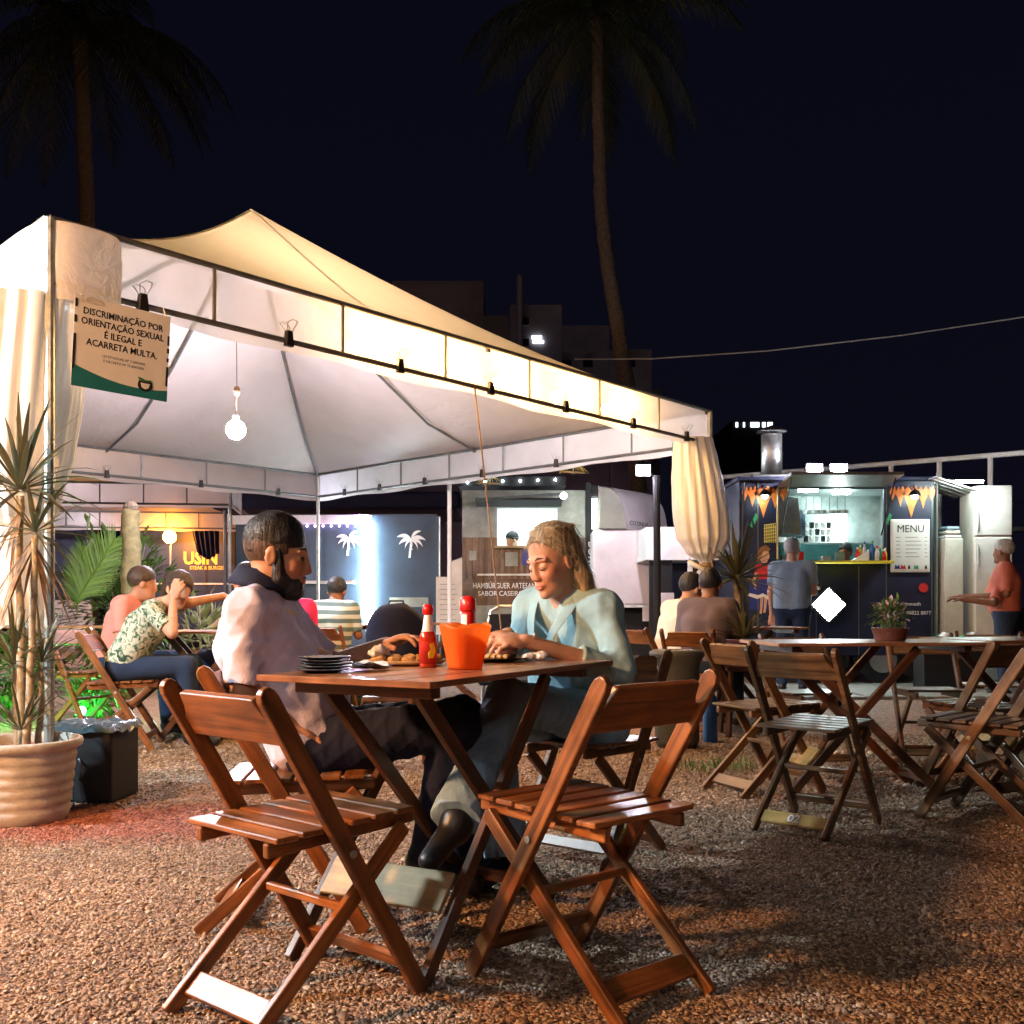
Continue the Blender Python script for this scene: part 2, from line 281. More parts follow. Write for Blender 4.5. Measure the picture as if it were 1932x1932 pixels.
# loose gravel in front, as real stones
def gravel():
    rng = np.random.default_rng(3)
    n = 140000
    Y = np.sqrt(rng.uniform(2.05 ** 2, 7.6 ** 2, n * 2))
    keepm = rng.uniform(0, 1, n * 2) < np.clip((3.6 / Y) ** 1.6, 0.10, 1); Y = Y[keepm][:n]; n = len(Y)
    X = rng.uniform(-0.54, 0.54, n) * Y
    s = rng.uniform(0.0027, 0.0066, n) * rng.choice([0.6, 0.9, 1.3, 2.0], n, p=[.42, .40, .165, .015])
    s *= np.clip(Y / 4.2, 1, 1.6)
    base = np.array([(1, 0, 0), (-1, 0, 0), (0, 1, 0), (0, -1, 0), (0, 0, 1), (.55, .55, .62), (-.6, -.5, .6)], float)
    # bipyramid-like chip: ring of 5 + top
    ang = np.linspace(0, 2 * np.pi, 6)[:5]
    ring = np.stack([np.cos(ang), np.sin(ang), np.zeros(5)], 1); ring2 = np.stack([np.cos(ang + .5) * .68, np.sin(ang + .5) * .68, np.full(5, .62)], 1)
    base = np.concatenate([ring, ring2])
    k = len(base)
    V = base[None] * (1 + rng.uniform(-.28, .28, (n, k, 1))) * s[:, None, None]
    V[:, :, 2] *= rng.uniform(.6, 1.1, (n, 1)); V[:, :, 0] *= rng.uniform(.7, 1.5, (n, 1))
    th = rng.uniform(0, 2 * np.pi, n); c, sn = np.cos(th)[:, None], np.sin(th)[:, None]
    x = V[:, :, 0] * c - V[:, :, 1] * sn; y = V[:, :, 0] * sn + V[:, :, 1] * c
    tx, ty = rng.normal(0, .28, n)[:, None], rng.normal(0, .28, n)[:, None]
    z = V[:, :, 2] + x * tx + y * ty
    V = np.stack([x + X[:, None], y + Y[:, None], z + rng.uniform(-.0005, .0035, n)[:, None]], 2).reshape(-1, 3)
    quads = [(i, (i + 1) % 5, 5 + (i + 1) % 5, 5 + i) for i in range(5)]; top = (5, 6, 7, 8, 9)
    idx = np.array([q for Q in quads for q in Q] + list(top))
    loops = (idx[None] + (np.arange(n) * k)[:, None]).ravel().astype(np.int32)
    ls = np.concatenate([np.arange(5) * 4, [20]]); lt = np.array([4] * 5 + [5])
    starts = (ls[None] + (np.arange(n) * 25)[:, None]).ravel().astype(np.int32); tot = np.tile(lt, n).astype(np.int32)
    me = bpy.data.meshes.new('gravel'); me.vertices.add(len(V)); me.vertices.foreach_set('co', V.ravel().astype(np.float32))
    me.loops.add(len(loops)); me.loops.foreach_set('vertex_index', loops)
    me.polygons.add(len(starts)); me.polygons.foreach_set('loop_start', starts); me.polygons.foreach_set('loop_total', tot)
    me.update(); me.validate()
    m = bpy.data.materials.new('gravel_stone'); t, p = nodes(m); N, L = t.nodes, t.links
    gi = N.new('ShaderNodeNewGeometry'); cr = N.new('ShaderNodeValToRGB'); e = cr.color_ramp.elements
    e[0].position = 0; e[0].color = (0.11, 0.062, 0.042, 1); e[1].position = 1; e[1].color = (0.52, 0.41, 0.31, 1)
    for ps, cl in ((.3, (.23, .142, .085, 1)), (.55, (.34, .23, .14, 1)), (.8, (.44, .32, .21, 1)), (.93, (.38, .32, .28, 1))): x_ = e.new(ps); x_.color = cl
    L.new(gi.outputs['Random Per Island'], cr.inputs[0])
    gp = MATS['gravel_ground'].node_tree  # same painted red light as on the ground below
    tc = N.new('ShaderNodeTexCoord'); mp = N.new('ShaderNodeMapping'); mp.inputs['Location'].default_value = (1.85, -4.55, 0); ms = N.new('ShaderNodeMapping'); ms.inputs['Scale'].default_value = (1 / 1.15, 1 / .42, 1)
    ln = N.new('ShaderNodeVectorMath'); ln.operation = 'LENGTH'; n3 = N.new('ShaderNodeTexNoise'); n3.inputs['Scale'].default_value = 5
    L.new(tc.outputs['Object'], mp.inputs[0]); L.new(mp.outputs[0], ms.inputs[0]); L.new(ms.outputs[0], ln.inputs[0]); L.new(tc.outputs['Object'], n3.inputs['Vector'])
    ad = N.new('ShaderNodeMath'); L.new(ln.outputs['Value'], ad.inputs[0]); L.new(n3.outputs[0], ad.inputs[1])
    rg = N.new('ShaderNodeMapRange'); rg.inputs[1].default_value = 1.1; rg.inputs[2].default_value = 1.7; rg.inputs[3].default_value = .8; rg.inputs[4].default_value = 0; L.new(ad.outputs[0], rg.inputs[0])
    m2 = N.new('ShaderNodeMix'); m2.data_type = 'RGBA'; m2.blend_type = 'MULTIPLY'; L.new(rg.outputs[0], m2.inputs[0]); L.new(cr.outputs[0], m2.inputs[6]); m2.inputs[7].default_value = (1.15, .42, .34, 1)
    nb = N.new('ShaderNodeTexNoise'); nb.inputs['Scale'].default_value = 1.1; nb.inputs['Detail'].default_value = 6; nb.inputs['Roughness'].default_value = .6; L.new(tc.outputs['Object'], nb.inputs['Vector']); rb = N.new('ShaderNodeMapRange'); rb.inputs[1].default_value = .32; rb.inputs[2].default_value = .68; rb.inputs[3].default_value = .55; rb.inputs[4].default_value = 1.15; L.new(nb.outputs[0], rb.inputs[0]); m4 = N.new('ShaderNodeMix'); m4.data_type = 'RGBA'; m4.blend_type = 'MULTIPLY'; m4.inputs[0].default_value = 1; L.new(m2.outputs[2], m4.inputs[6]); L.new(rb.outputs[0], m4.inputs[7])
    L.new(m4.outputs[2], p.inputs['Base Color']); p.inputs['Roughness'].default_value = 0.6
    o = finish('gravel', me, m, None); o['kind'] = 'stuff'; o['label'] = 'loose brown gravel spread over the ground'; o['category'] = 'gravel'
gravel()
# paving slabs in front of the trailer on the right
pv = thing('pavement', 'pale paving slabs in front of the navy trailer', None, (4.4, 11.6, 0)); pv['kind'] = 'structure'; del pv['label']
for i in range(9):
    for j in range(3):
        x = -2.6 + i * .605; y = -1.2 + j * .605
        b = MB().box(x, x + .59, y, y + .59, -.02, .035 + RND.uniform(-.006, .006)); b.build('slab', 'paving', pv, bevel=.006)

# ------------------------------------------------------------------ folding chairs and tables
def make_chair(label, group):
    t = thing('folding_chair', label, 'chair', group=group)
    W_, fx, tx, zt = 0.195, 0.215, -0.265, 0.785
    for s in (-1, 1):
        b = MB(); f = Vector((fx, s * W_, 0.0)); h = Vector((tx, s * W_, zt)); d = (h - f).normalized()
        n = d.cross(Vector((0, 1, 0))).normalized()          # in-plane across
        Lp = (h - f).length; w = .024
        pts = [(-w * .75, 0.012), (w * 1.1, -0.005), (w, Lp - .02), (w * .72, Lp - .003), (w * .2, Lp + .004), (-w * .4, Lp + .003), (-w * .85, Lp - .012), (-w, Lp - .03)]
        b.poly(pts, f, n, d, .022); b.uv = [(q[1], q[0]) for q in b.uv]
        o = b.build('front_leg', 'chair_wood', t, bevel=.004, seg=2)
        bb = MB().tube([f + d * .455 + Vector((0, s * .011, 0)), f + d * .455 + Vector((0, s * .0165, 0))], .009, 10); bb.build('bolt', 'galvanised', o)
        r = MB(); a = Vector((.185, s * .158, .415)); e = Vector((-.285, s * .158, 0.0)); r.beam(a, e + (a - e) * .005, .020, .040, (1, 0, 1)); r.build('rear_leg', 'chair_wood', t, bevel=.004, seg=2)
        q = MB(); q.beam((-.215, s * .133, .418), (.235, s * .133, .432), .022, .036); q.build('seat_rail', 'chair_wood', t, bevel=.006, seg=2)
    f = Vector((fx, 0, 0)); d = (Vector((tx, 0, zt)) - f).normalized(); Lp = (Vector((tx, 0, zt)) - f).length
    yb = .1835
    out = [(-yb, 0), (yb, 0), (yb, .055), (.172, .062), (.158, .085), (.146, .125), (-.146, .125), (-.158, .085), (-.172, .062), (-yb, .055)]
    b = MB().poly(out, f + d * (Lp - .150), (0, 1, 0), d, .019); b.build('backrest', 'chair_wood', t, bevel=.004, seg=2)
    for i in range(6):
        x = -.185 + i * .072; z = .4445 + (x + .2) * .031
        MB().beam((x, -.178, z), (x, .178, z), .062, .0135).build('slat', 'chair_wood', t, bevel=.003)
    A = Vector((.185, 0, .415)); E = Vector((-.285, 0, 0))
    def onrear(k): return E + (A - E) * k
    p = onrear(.14); MB().beam(p + Vector((0, -.147, 0)), p + Vector((0, .147, 0)), .062, .016, (1, 0, -1.13)).build('rear_bar', 'pale_wood' if False else 'chair_wood', t, bevel=.003)
    p = onrear(.60); MB().beam(p + Vector((0, -.147, 0)), p + Vector((0, .147, 0)), .020, .020).build('stretcher', 'chair_wood', t, bevel=.003)
    p = f + d * .10; MB().beam(p + Vector((0, -.183, 0)), p + Vector((0, .183, 0)), .04, .018, (1, 0, .6)).build('front_bar', 'chair_wood', t, bevel=.003)
    return t
CG = 'wooden folding chairs'
chair0 = make_chair('wooden folding chair with orange lit backrest in the left foreground', CG)
chair0.location = (-0.512, 2.535, 0); chair0.rotation_euler = (0, 0, 0.86)
NEAR_BACK_LEFT = chair0
def chair(loc, rz, label, s=1.0): return dup(chair0, (loc[0], loc[1], 0), rz, label, CG, s)
chair_r = chair((0.183, 2.655), 2.29, 'wooden folding chair with tall orange leg in the right foreground', 1.02)
def setmat(ch, part, m):
    for c in ch.children:
        if c.name.split('.')[0] == part: c.data = c.data.copy(); c.data.materials.clear(); c.data.materials.append(MATS[m])
mat_bar = wood('ochre_wood', (0.28, 0.17, 0.05), (0.42, 0.27, 0.09), rough=.5, coat=.1)
chair_m = chair((-0.66, 3.20), 0.10, 'wooden folding chair under the bearded man in the lilac shirt')
chair_w = chair((0.30, 3.93), 4.05, 'wooden folding chair under the blonde woman in the pale shirt')
def make_table(label, group, loc, rz, L=1.124, Wd=.562, zt=.78, top='table_wood'):
    t = thing('folding_table', label, 'table', (loc[0], loc[1], 0), rz, group)
    n = 5; pw = Wd / n; eb = .034
    for s in (-1, 1): MB().box(s * (L / 2 - eb) if s > 0 else -L / 2, L / 2 if s > 0 else -(L / 2 - eb), -Wd / 2, Wd / 2, zt - .0168, zt + .0004).build('edge_board', top, t, bevel=.002)
    for i in range(n):
        y = -Wd / 2 + pw * (i + .5)
        MB().box(-L / 2 + eb + .001, L / 2 - eb - .001, y - pw / 2 + .0012, y + pw / 2 - .0012, zt - .0165, zt).build('plank', top, t, bevel=.002)
    for x in (-L * .40, L * .40): MB().box(x - .022, x + .022, -Wd * .40, Wd * .40, zt - .052, zt - .0175).build('batten', 'dark_wood', t, bevel=.003)
    for s in (-1, 1):
        MB().beam((-.43 * L / 1.124, s * .15, zt - .03), (.35 * L / 1.124, s * .15, 0.003), .024, .046, (1, 0, 1)).build('leg', 'dark_wood', t, bevel=.003)
        MB().beam((.19 * L / 1.124, s * .215, zt - .03), (-.50 * L / 1.124, s * .215, 0.003), .024, .042, (1, 0, -1)).build('leg', 'dark_wood', t, bevel=.003)
    zt2 = zt - .03; k = .245
    px_ = (-.50 + .69 * k) * L / 1.124; pz = zt2 * k
    dirv = Vector((.69 * L / 1.124, 0, zt2)).normalized(); nrm = Vector((-dirv.z, 0, dirv.x))
    o = MB().beam(Vector((px_, -.20, pz)) + nrm * .03, Vector((px_, .20, pz)) + nrm * .03, .016, .115, dirv); o.build('foot_board', 'pale_wood', t, bevel=.003)
    MB().beam((.27 * L / 1.124, -.14, .08), (.27 * L / 1.124, .14, .08), .018, .04, (0, 0, 1)).build('stretcher', 'dark_wood', t, bevel=.003)
    return t
TG = 'wooden folding tables'
table0 = make_table('wooden folding table where the man and the woman are eating', TG, (-0.1735, 3.119), 1.0672)
# right hand set
chair_2 = chair((1.335, 4.49), 0.86, 'wooden folding chair with number on its rear bar, right of the couple')
setmat(chair_2, 'rear_bar', 'ochre_wood')
for c in chair_2.children:
    if c.name.startswith('rear_bar'):
        A = Vector((.185, 0, .415)); E_ = Vector((-.285, 0, 0)); q = E_ + (A - E_) * .14
        d1 = (A - E_).normalized(); nn = Vector((-d1.z, 0, d1.x))
        text('number', '02', .055, q + nn * .0095 - d1 * .018, (0, -1, 0), d1, 'print_white', c, bold=.001)
chair_3 = chair((1.33, 5.35), 0.45, 'wooden folding chair left of the chair with the number, behind it')
chair_4 = chair((2.12, 4.62), 2.35, 'wooden folding chair at the right edge of the photo, leaning post lit orange')
chair_5 = chair((1.75, 6.05), -1.45, 'wooden folding chair on the far side of the right hand tables')
chair_6 = chair((2.55, 6.25), -1.7, 'wooden folding chair behind the small bush on the right hand table')
chair_7 = chair((2.75, 5.0), 2.9, 'wooden folding chair cut by the right edge beyond the orange post')
tableR = make_table('wooden folding table with a flowering plant, right hand side', TG, (1.82, 5.32), 0.12)
setmat(tableR, 'foot_board', 'ochre_wood')
tableR2 = make_table('wooden folding table under the dark box at the right edge', TG, (2.95, 5.75), 0.25)
chair_16 = chair((2.42, 5.32), 2.0, 'wooden folding chair between the two right hand tables')
chair_17 = chair((3.1, 6.6), -1.9, 'wooden folding chair farthest back at the right edge')
SHADED = {}
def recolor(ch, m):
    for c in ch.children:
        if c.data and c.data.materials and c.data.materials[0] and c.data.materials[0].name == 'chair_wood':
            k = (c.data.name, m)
            if k not in SHADED: SHADED[k] = c.data.copy(); SHADED[k].materials.clear(); SHADED[k].materials.append(MATS[m])
            c.data = SHADED[k]
for c_ in (chair_2, chair_3, chair_4, chair_5, chair_6, chair_7, chair_16, chair_17): recolor(c_, 'shaded_chair_wood')  # darker chair wood: shade over the right hand set put into the colour
# left background set
tableL = make_table('wooden folding table between the woman in florals and the man in black', TG, (-2.13, 7.45), 0.2, .9)
tableL2 = make_table('wooden folding table behind the tall potted plant, far left', TG, (-3.9, 9.0), 0.05, 1.5)
chair_8 = chair((-2.62, 6.95), 0.15, 'wooden folding chair under the woman in the floral blouse')
chair_9 = chair((-3.25, 7.9), -0.5, 'wooden folding chair in front of the green light on the left')
chair_10 = chair((-1.85, 7.75), 2.9, 'wooden folding chair under the man in the black shirt')
tableM = make_table('wooden folding table in front of the white light strip', TG, (-1.75, 9.9), 0.0, .9)
chair_11 = chair((-1.15, 9.6), 2.7, 'wooden folding chair at the foot of the white light strip')
chair_12 = chair((-1.62, 9.05), 1.4, 'wooden folding chair under the person in the striped shirt')
tableM2 = make_table('wooden folding table behind the ketchup bottle', TG, (-.75, 10.4), 0.05, 1.2)
chair_13 = chair((1.40, 7.75), 1.1, 'wooden folding chair under the person in the brown shirt')
chair_14 = chair((1.15, 8.3), 0.6, 'wooden folding chair under the person in the cream shirt')
tableS = make_table('wooden folding table beside the agave pot', TG, (1.95, 8.6), 0.2, .9)
# ------------------------------------------------------------------ people: smooth blended bodies
V3 = Vector
class Sdf:
    def __init__(s, res): s.p = []; s.res = res
    def rc(s, a, b, ra, rb, k=.02, cut=None, cuta=None, sub=False):
        s.p.append(('rc', np.array(a, float), np.array(b, float), ra, rb, k, cut, sub, cuta)); return s
    def el(s, c, r, R=None, k=.02, sub=False, inter=None):
        s.p.append(('el', np.array(c, float), np.array(r, float), R, None, k, inter, sub, None)); return s
    def mesh(s, name, folds=None, tint=None):
        h = s.res; lo = np.full(3, 1e9); hi = -lo
        for q in s.p:
            if q[7]: continue
            if q[0] == 'rc':
                m = max(q[3], q[4]); lo = np.minimum(lo, np.minimum(q[1], q[2]) - m); hi = np.maximum(hi, np.maximum(q[1], q[2]) + m)
            else: m = q[2].max(); lo = np.minimum(lo, q[1] - m); hi = np.maximum(hi, q[1] + m)
        lo -= 3 * h; hi += 3 * h; n = np.ceil((hi - lo) / h).astype(int) + 1
        F = np.full(n, 0.5, np.float32); ax = [lo[i] + np.arange(n[i]) * h for i in range(3)]
        for kind, a, b, ra, rb, k, cut, sub, cuta in s.p:
            if kind == 'rc': m = max(ra, rb); l = np.minimum(a, b) - m; u = np.maximum(a, b) + m
            else: l = a - b.max(); u = a + b.max()
            mg = k + 3 * h + .012; i0 = np.clip(((l - mg - lo) / h).astype(int), 0, n); i1 = np.clip(((u + mg - lo) / h).astype(int) + 2, 0, n)
            if (i1 <= i0).any(): continue
            sl = tuple(slice(i0[j], i1[j]) for j in range(3))
            X = ax[0][sl[0]][:, None, None]; Y = ax[1][sl[1]][None, :, None]; Z = ax[2][sl[2]][None, None, :]
            if kind == 'rc':
                d = b - a; L2 = max(d @ d, 1e-9); px, py, pz = X - a[0], Y - a[1], Z - a[2]
                t0 = (px * d[0] + py * d[1] + pz * d[2]) / L2; t = np.clip(t0, 0, 1)
                D = np.sqrt((px - t * d[0]) ** 2 + (py - t * d[1]) ** 2 + (pz - t * d[2]) ** 2) - (ra + (rb - ra) * t)
                if cut is not None: D = np.maximum(D, (t0 - cut) * math.sqrt(L2))
                if cuta is not None: D = np.maximum(D, (cuta - t0) * math.sqrt(L2))
            else:
                px, py, pz = X - a[0], Y - a[1], Z - a[2]
                if ra is not None:
                    R = ra; qx = px * R[0][0] + py * R[1][0] + pz * R[2][0]; qy = px * R[0][1] + py * R[1][1] + pz * R[2][1]; qz = px * R[0][2] + py * R[1][2] + pz * R[2][2]
                else: qx, qy, qz = px, py, pz
                k0 = np.sqrt((qx / b[0]) ** 2 + (qy / b[1]) ** 2 + (qz / b[2]) ** 2); k1 = np.sqrt((qx / b[0] ** 2) ** 2 + (qy / b[1] ** 2) ** 2 + (qz / b[2] ** 2) ** 2)
                D = k0 * (k0 - 1) / np.maximum(k1, 1e-6)
                if cut is not None:
                    for nrm, off in cut: D = np.maximum(D, nrm[0] * X + nrm[1] * Y + nrm[2] * Z - off)
            C = F[sl]
            if sub: D = -D; hh = np.clip(.5 - .5 * (D - C) / -k, 0, 1) if False else np.clip(.5 + .5 * (D - C) / k, 0, 1); F[sl] = C + (D - C) * hh + k * hh * (1 - hh)
            else: hh = np.clip(.5 + .5 * (C - D) / k, 0, 1); F[sl] = C + (D - C) * hh - k * hh * (1 - hh)
        V, Q = nets(F, lo, h)
        if folds is not None or True:
            N_ = vnormals(V, Q)
            if folds is not None: V = V + N_ * folds(V)[:, None]
        me = bpy.data.meshes.new(name); me.vertices.add(len(V)); me.vertices.foreach_set('co', V.astype(np.float32).ravel())
        me.loops.add(Q.size); me.loops.foreach_set('vertex_index', Q.astype(np.int32).ravel())
        me.polygons.add(len(Q)); me.polygons.foreach_set('loop_start', (np.arange(len(Q)) * 4).astype(np.int32)); me.polygons.foreach_set('loop_total', np.full(len(Q), 4, np.int32))
        me.update(); me.validate(); me.polygons.foreach_set('use_smooth', np.ones(len(me.polygons), bool))
        if tint is not None:
            at = me.color_attributes.new('tint', 'FLOAT_COLOR', 'POINT'); c = np.ones((len(me.vertices), 4), np.float32); c[:, :3] = tint(V); at.data.foreach_set('color', c.ravel())
        return me
def nets(F, lo, h):
    S_ = F < 0; n = np.array(F.shape)
    cnt = np.zeros(n - 1, np.int8)
    offs = [(i, j, k) for i in (0, 1) for j in (0, 1) for k in (0, 1)]
    for i, j, k in offs: cnt += S_[i:n[0] - 1 + i, j:n[1] - 1 + j, k:n[2] - 1 + k]
    act = np.argwhere((cnt > 0) & (cnt < 8))
    pos = np.zeros((len(act), 3)); w = np.zeros(len(act))
    for i, j, k in offs:
        for a in range(3):
            if (i, j, k)[a]: continue
            o = np.array((i, j, k)); p = o.copy(); p[a] = 1
            f0 = F[tuple((act + o).T)]; f1 = F[tuple((act + p).T)]; m = (f0 < 0) != (f1 < 0)
            t = np.where(m, f0 / np.where(m, f0 - f1, 1), 0)
            q = np.repeat(o[None].astype(float), len(act), 0); q[:, a] += t; pos += q * m[:, None]; w += m
    V = lo + (act + pos / w[:, None]) * h
    idx = np.full(n - 1, -1, np.int64); idx[tuple(act.T)] = np.arange(len(act))
    Qs = []
    for a in range(3):
        sl0 = [slice(None)] * 3; sl1 = [slice(None)] * 3; sl0[a] = slice(0, -1); sl1[a] = slice(1, None)
        ch = np.argwhere(S_[tuple(sl0)] != S_[tuple(sl1)]); b, c = (a + 1) % 3, (a + 2) % 3
        ok = (ch[:, b] > 0) & (ch[:, c] > 0) & (ch[:, b] < n[b] - 1) & (ch[:, c] < n[c] - 1); ch = ch[ok]
        eb = np.zeros(3, int); eb[b] = 1; ec = np.zeros(3, int); ec[c] = 1
        q = np.stack([idx[tuple((ch - eb - ec).T)], idx[tuple((ch - ec).T)], idx[tuple(ch.T)], idx[tuple((ch - eb).T)]], 1)
        s0 = S_[tuple(ch.T)]; q[~s0] = q[~s0][:, ::-1]; Qs.append(q)
    return V, np.concatenate(Qs)
def vnormals(V, Q):
    n = np.cross(V[Q[:, 2]] - V[Q[:, 0]], V[Q[:, 3]] - V[Q[:, 1]]); N_ = np.zeros_like(V)
    for i in range(4): np.add.at(N_, Q[:, i], n)
    return N_ / np.maximum(np.linalg.norm(N_, axis=1, keepdims=True), 1e-9)
def foldfn(seed, amp, freq=22, stretch=(1, 1, .45)):
    r = np.random.default_rng(seed); K = r.normal(0, 1, (5, 3)) * np.array(stretch); K = K / np.linalg.norm(K, axis=1, keepdims=True) * freq * r.uniform(.6, 1.7, (5, 1)); ph = r.uniform(0, 6.28, 5)
    W1 = r.normal(0, 1, (3, 3)) * 9
    def f(V):
        Vw = V + .035 * np.sin(V @ W1.T + ph[:3]); o = 0
        for k, p in zip(K, ph): x = np.sin(Vw @ k + p); o = o + np.exp(-3.2 * x * x) - .45
        return amp * o / 2
    return f
def folds2(seed, a1, f1, a2, f2):
    g1 = foldfn(seed, a1, f1); g2 = foldfn(seed + 100, a2, f2, (1, 1, .35)); return lambda V: g1(V) + g2(V)
def skinmat(name, col):
    m = mat(name, col, .58, 0, 0, spec=.35, sub=.10); t, p = m.node_tree, m.node_tree.nodes['Principled BSDF']; N, L = t.nodes, t.links
    a = N.new('ShaderNodeAttribute'); a.attribute_name = 'tint'; x = N.new('ShaderNodeMix'); x.data_type = 'RGBA'; x.blend_type = 'MULTIPLY'; x.inputs[0].default_value = 1; x.inputs[6].default_value = (*col, 1); L.new(a.outputs['Color'], x.inputs[7])
    tc = N.new('ShaderNodeTexCoord'); n = N.new('ShaderNodeTexNoise'); n.inputs['Scale'].default_value = 28; n.inputs['Detail'].default_value = 5; L.new(tc.outputs['Object'], n.inputs['Vector'])
    r = N.new('ShaderNodeMapRange'); r.inputs[1].default_value = .3; r.inputs[2].default_value = .7; r.inputs[3].default_value = .86; r.inputs[4].default_value = 1.08; L.new(n.outputs[0], r.inputs[0])
    y = N.new('ShaderNodeMix'); y.data_type = 'RGBA'; y.blend_type = 'MULTIPLY'; y.inputs[0].default_value = 1; fb = N.new('ShaderNodeTexNoise'); fb.inputs['Scale'].default_value = 350; fb.inputs['Detail'].default_value = 3; L.new(tc.outputs['Object'], fb.inputs['Vector']); bb = N.new('ShaderNodeBump'); bb.inputs['Strength'].default_value = .25; bb.inputs['Distance'].default_value = .002; L.new(fb.outputs[0], bb.inputs['Height']); L.new(bb.outputs[0], p.inputs['Normal']); L.new(x.outputs[2], y.inputs[6]); L.new(r.outputs[0], y.inputs[7]); L.new(y.outputs[2], p.inputs['Base Color']); return m
skinmat('skin_fair', (.56, .30, .20)); skinmat('skin_tan', (.46, .235, .145)); skinmat('skin_brown', (.24, .11, .065))
def fabric(name, col, var=.1, bump=.25, bs=260, rough=.85): return mat(name, col, rough, 0, var, 6, bump, bs, .25)
fabric('lilac_polo', (.60, .56, .74)); fabric('navy_cloth', (.014, .018, .045)); fabric('denim', (.27, .42, .58), .25, .35); fabric('teal_shirt', (.30, .46, .50), .12); fabric('black_cloth', (.012, .012, .016)); fabric('cream_cloth', (.60, .57, .50)); fabric('brown_cloth', (.13, .10, .12)); fabric('grey_blue', (.24, .32, .40)); fabric('salmon_cloth', (.52, .15, .11)); fabric('pink_cloth', (.75, .28, .25)); fabric('white_cloth', (.72, .73, .75)); fabric('dark_jeans', (.02, .035, .075)); fabric('teal_cloth', (.05, .22, .25))
def strip_cloth():
    m = fabric('striped_cloth', (.5, .5, .45)); t, p = m.node_tree, m.node_tree.nodes['Principled BSDF']; N, L = t.nodes, t.links
    tc = N.new('ShaderNodeTexCoord'); w = N.new('ShaderNodeTexWave'); w.bands_direction = 'Z'; w.inputs['Scale'].default_value = 4.2; w.inputs['Distortion'].default_value = 1.5; w.inputs['Detail Scale'].default_value = .6; L.new(tc.outputs['Object'], w.inputs['Vector'])
    c = N.new('ShaderNodeValToRGB'); c.color_ramp.elements[0].position = .45; c.color_ramp.elements[0].color = (.10, .15, .15, 1); c.color_ramp.elements[1].position = .6; c.color_ramp.elements[1].color = (.50, .52, .46, 1); L.new(w.outputs[0], c.inputs[0]); L.new(c.outputs[0], p.inputs['Base Color'])
    m = fabric('floral_cloth', (.5, .5, .45)); t, p = m.node_tree, m.node_tree.nodes['Principled BSDF']; N, L = t.nodes, t.links
    tc = N.new('ShaderNodeTexCoord'); v = N.new('ShaderNodeTexNoise'); v.inputs['Scale'].default_value = 26; v.inputs['Detail'].default_value = 2.5; v.inputs['Distortion'].default_value = 1.5; L.new(tc.outputs['Object'], v.inputs['Vector'])
    c = N.new('ShaderNodeValToRGB'); e = c.color_ramp.elements; e[0].position = .36; e[0].color = (.04, .07, .05, 1); e[1].position = .62; e[1].color = (.60, .60, .50, 1); x = e.new(.44); x.color = (.16, .26, .18, 1); x = e.new(.52); x.color = (.48, .52, .42, 1); L.new(v.outputs[0], c.inputs[0]); L.new(c.outputs[0], p.inputs['Base Color'])
strip_cloth()
def hairmat(name, a, b):
    m = bpy.data.materials.new(name); t, p = nodes(m); N, L = t.nodes, t.links
    tc = N.new('ShaderNodeTexCoord'); mp = N.new('ShaderNodeMapping'); mp.inputs['Scale'].default_value = (110, 110, 9); n = N.new('ShaderNodeTexNoise'); n.inputs['Scale'].default_value = 1; n.inputs['Detail'].default_value = 4; n.inputs['Distortion'].default_value = .5
    L.new(tc.outputs['Object'], mp.inputs[0]); L.new(mp.outputs[0], n.inputs['Vector']); c = N.new('ShaderNodeValToRGB'); c.color_ramp.elements[0].position = .35; c.color_ramp.elements[0].color = (*a, 1); c.color_ramp.elements[1].position = .68; c.color_ramp.elements[1].color = (*b, 1)
    L.new(n.outputs[0], c.inputs[0]); L.new(c.outputs[0], p.inputs['Base Color']); p.inputs['Roughness'].default_value = .55
    bn = N.new('ShaderNodeBump'); bn.inputs['Strength'].default_value = .7; bn.inputs['Distance'].default_value = .006; L.new(n.outputs[0], bn.inputs['Height']); L.new(bn.outputs[0], p.inputs['Normal']); MATS[name] = m
hairmat('hair_black', (.006, .006, .009), (.022, .02, .022)); hairmat('hair_blonde', (.10, .07, .04), (.52, .40, .24)); hairmat('hair_brown', (.022, .011, .007), (.075, .036, .02)); hairmat('hair_grey', (.22, .23, .23), (.6, .62, .62))
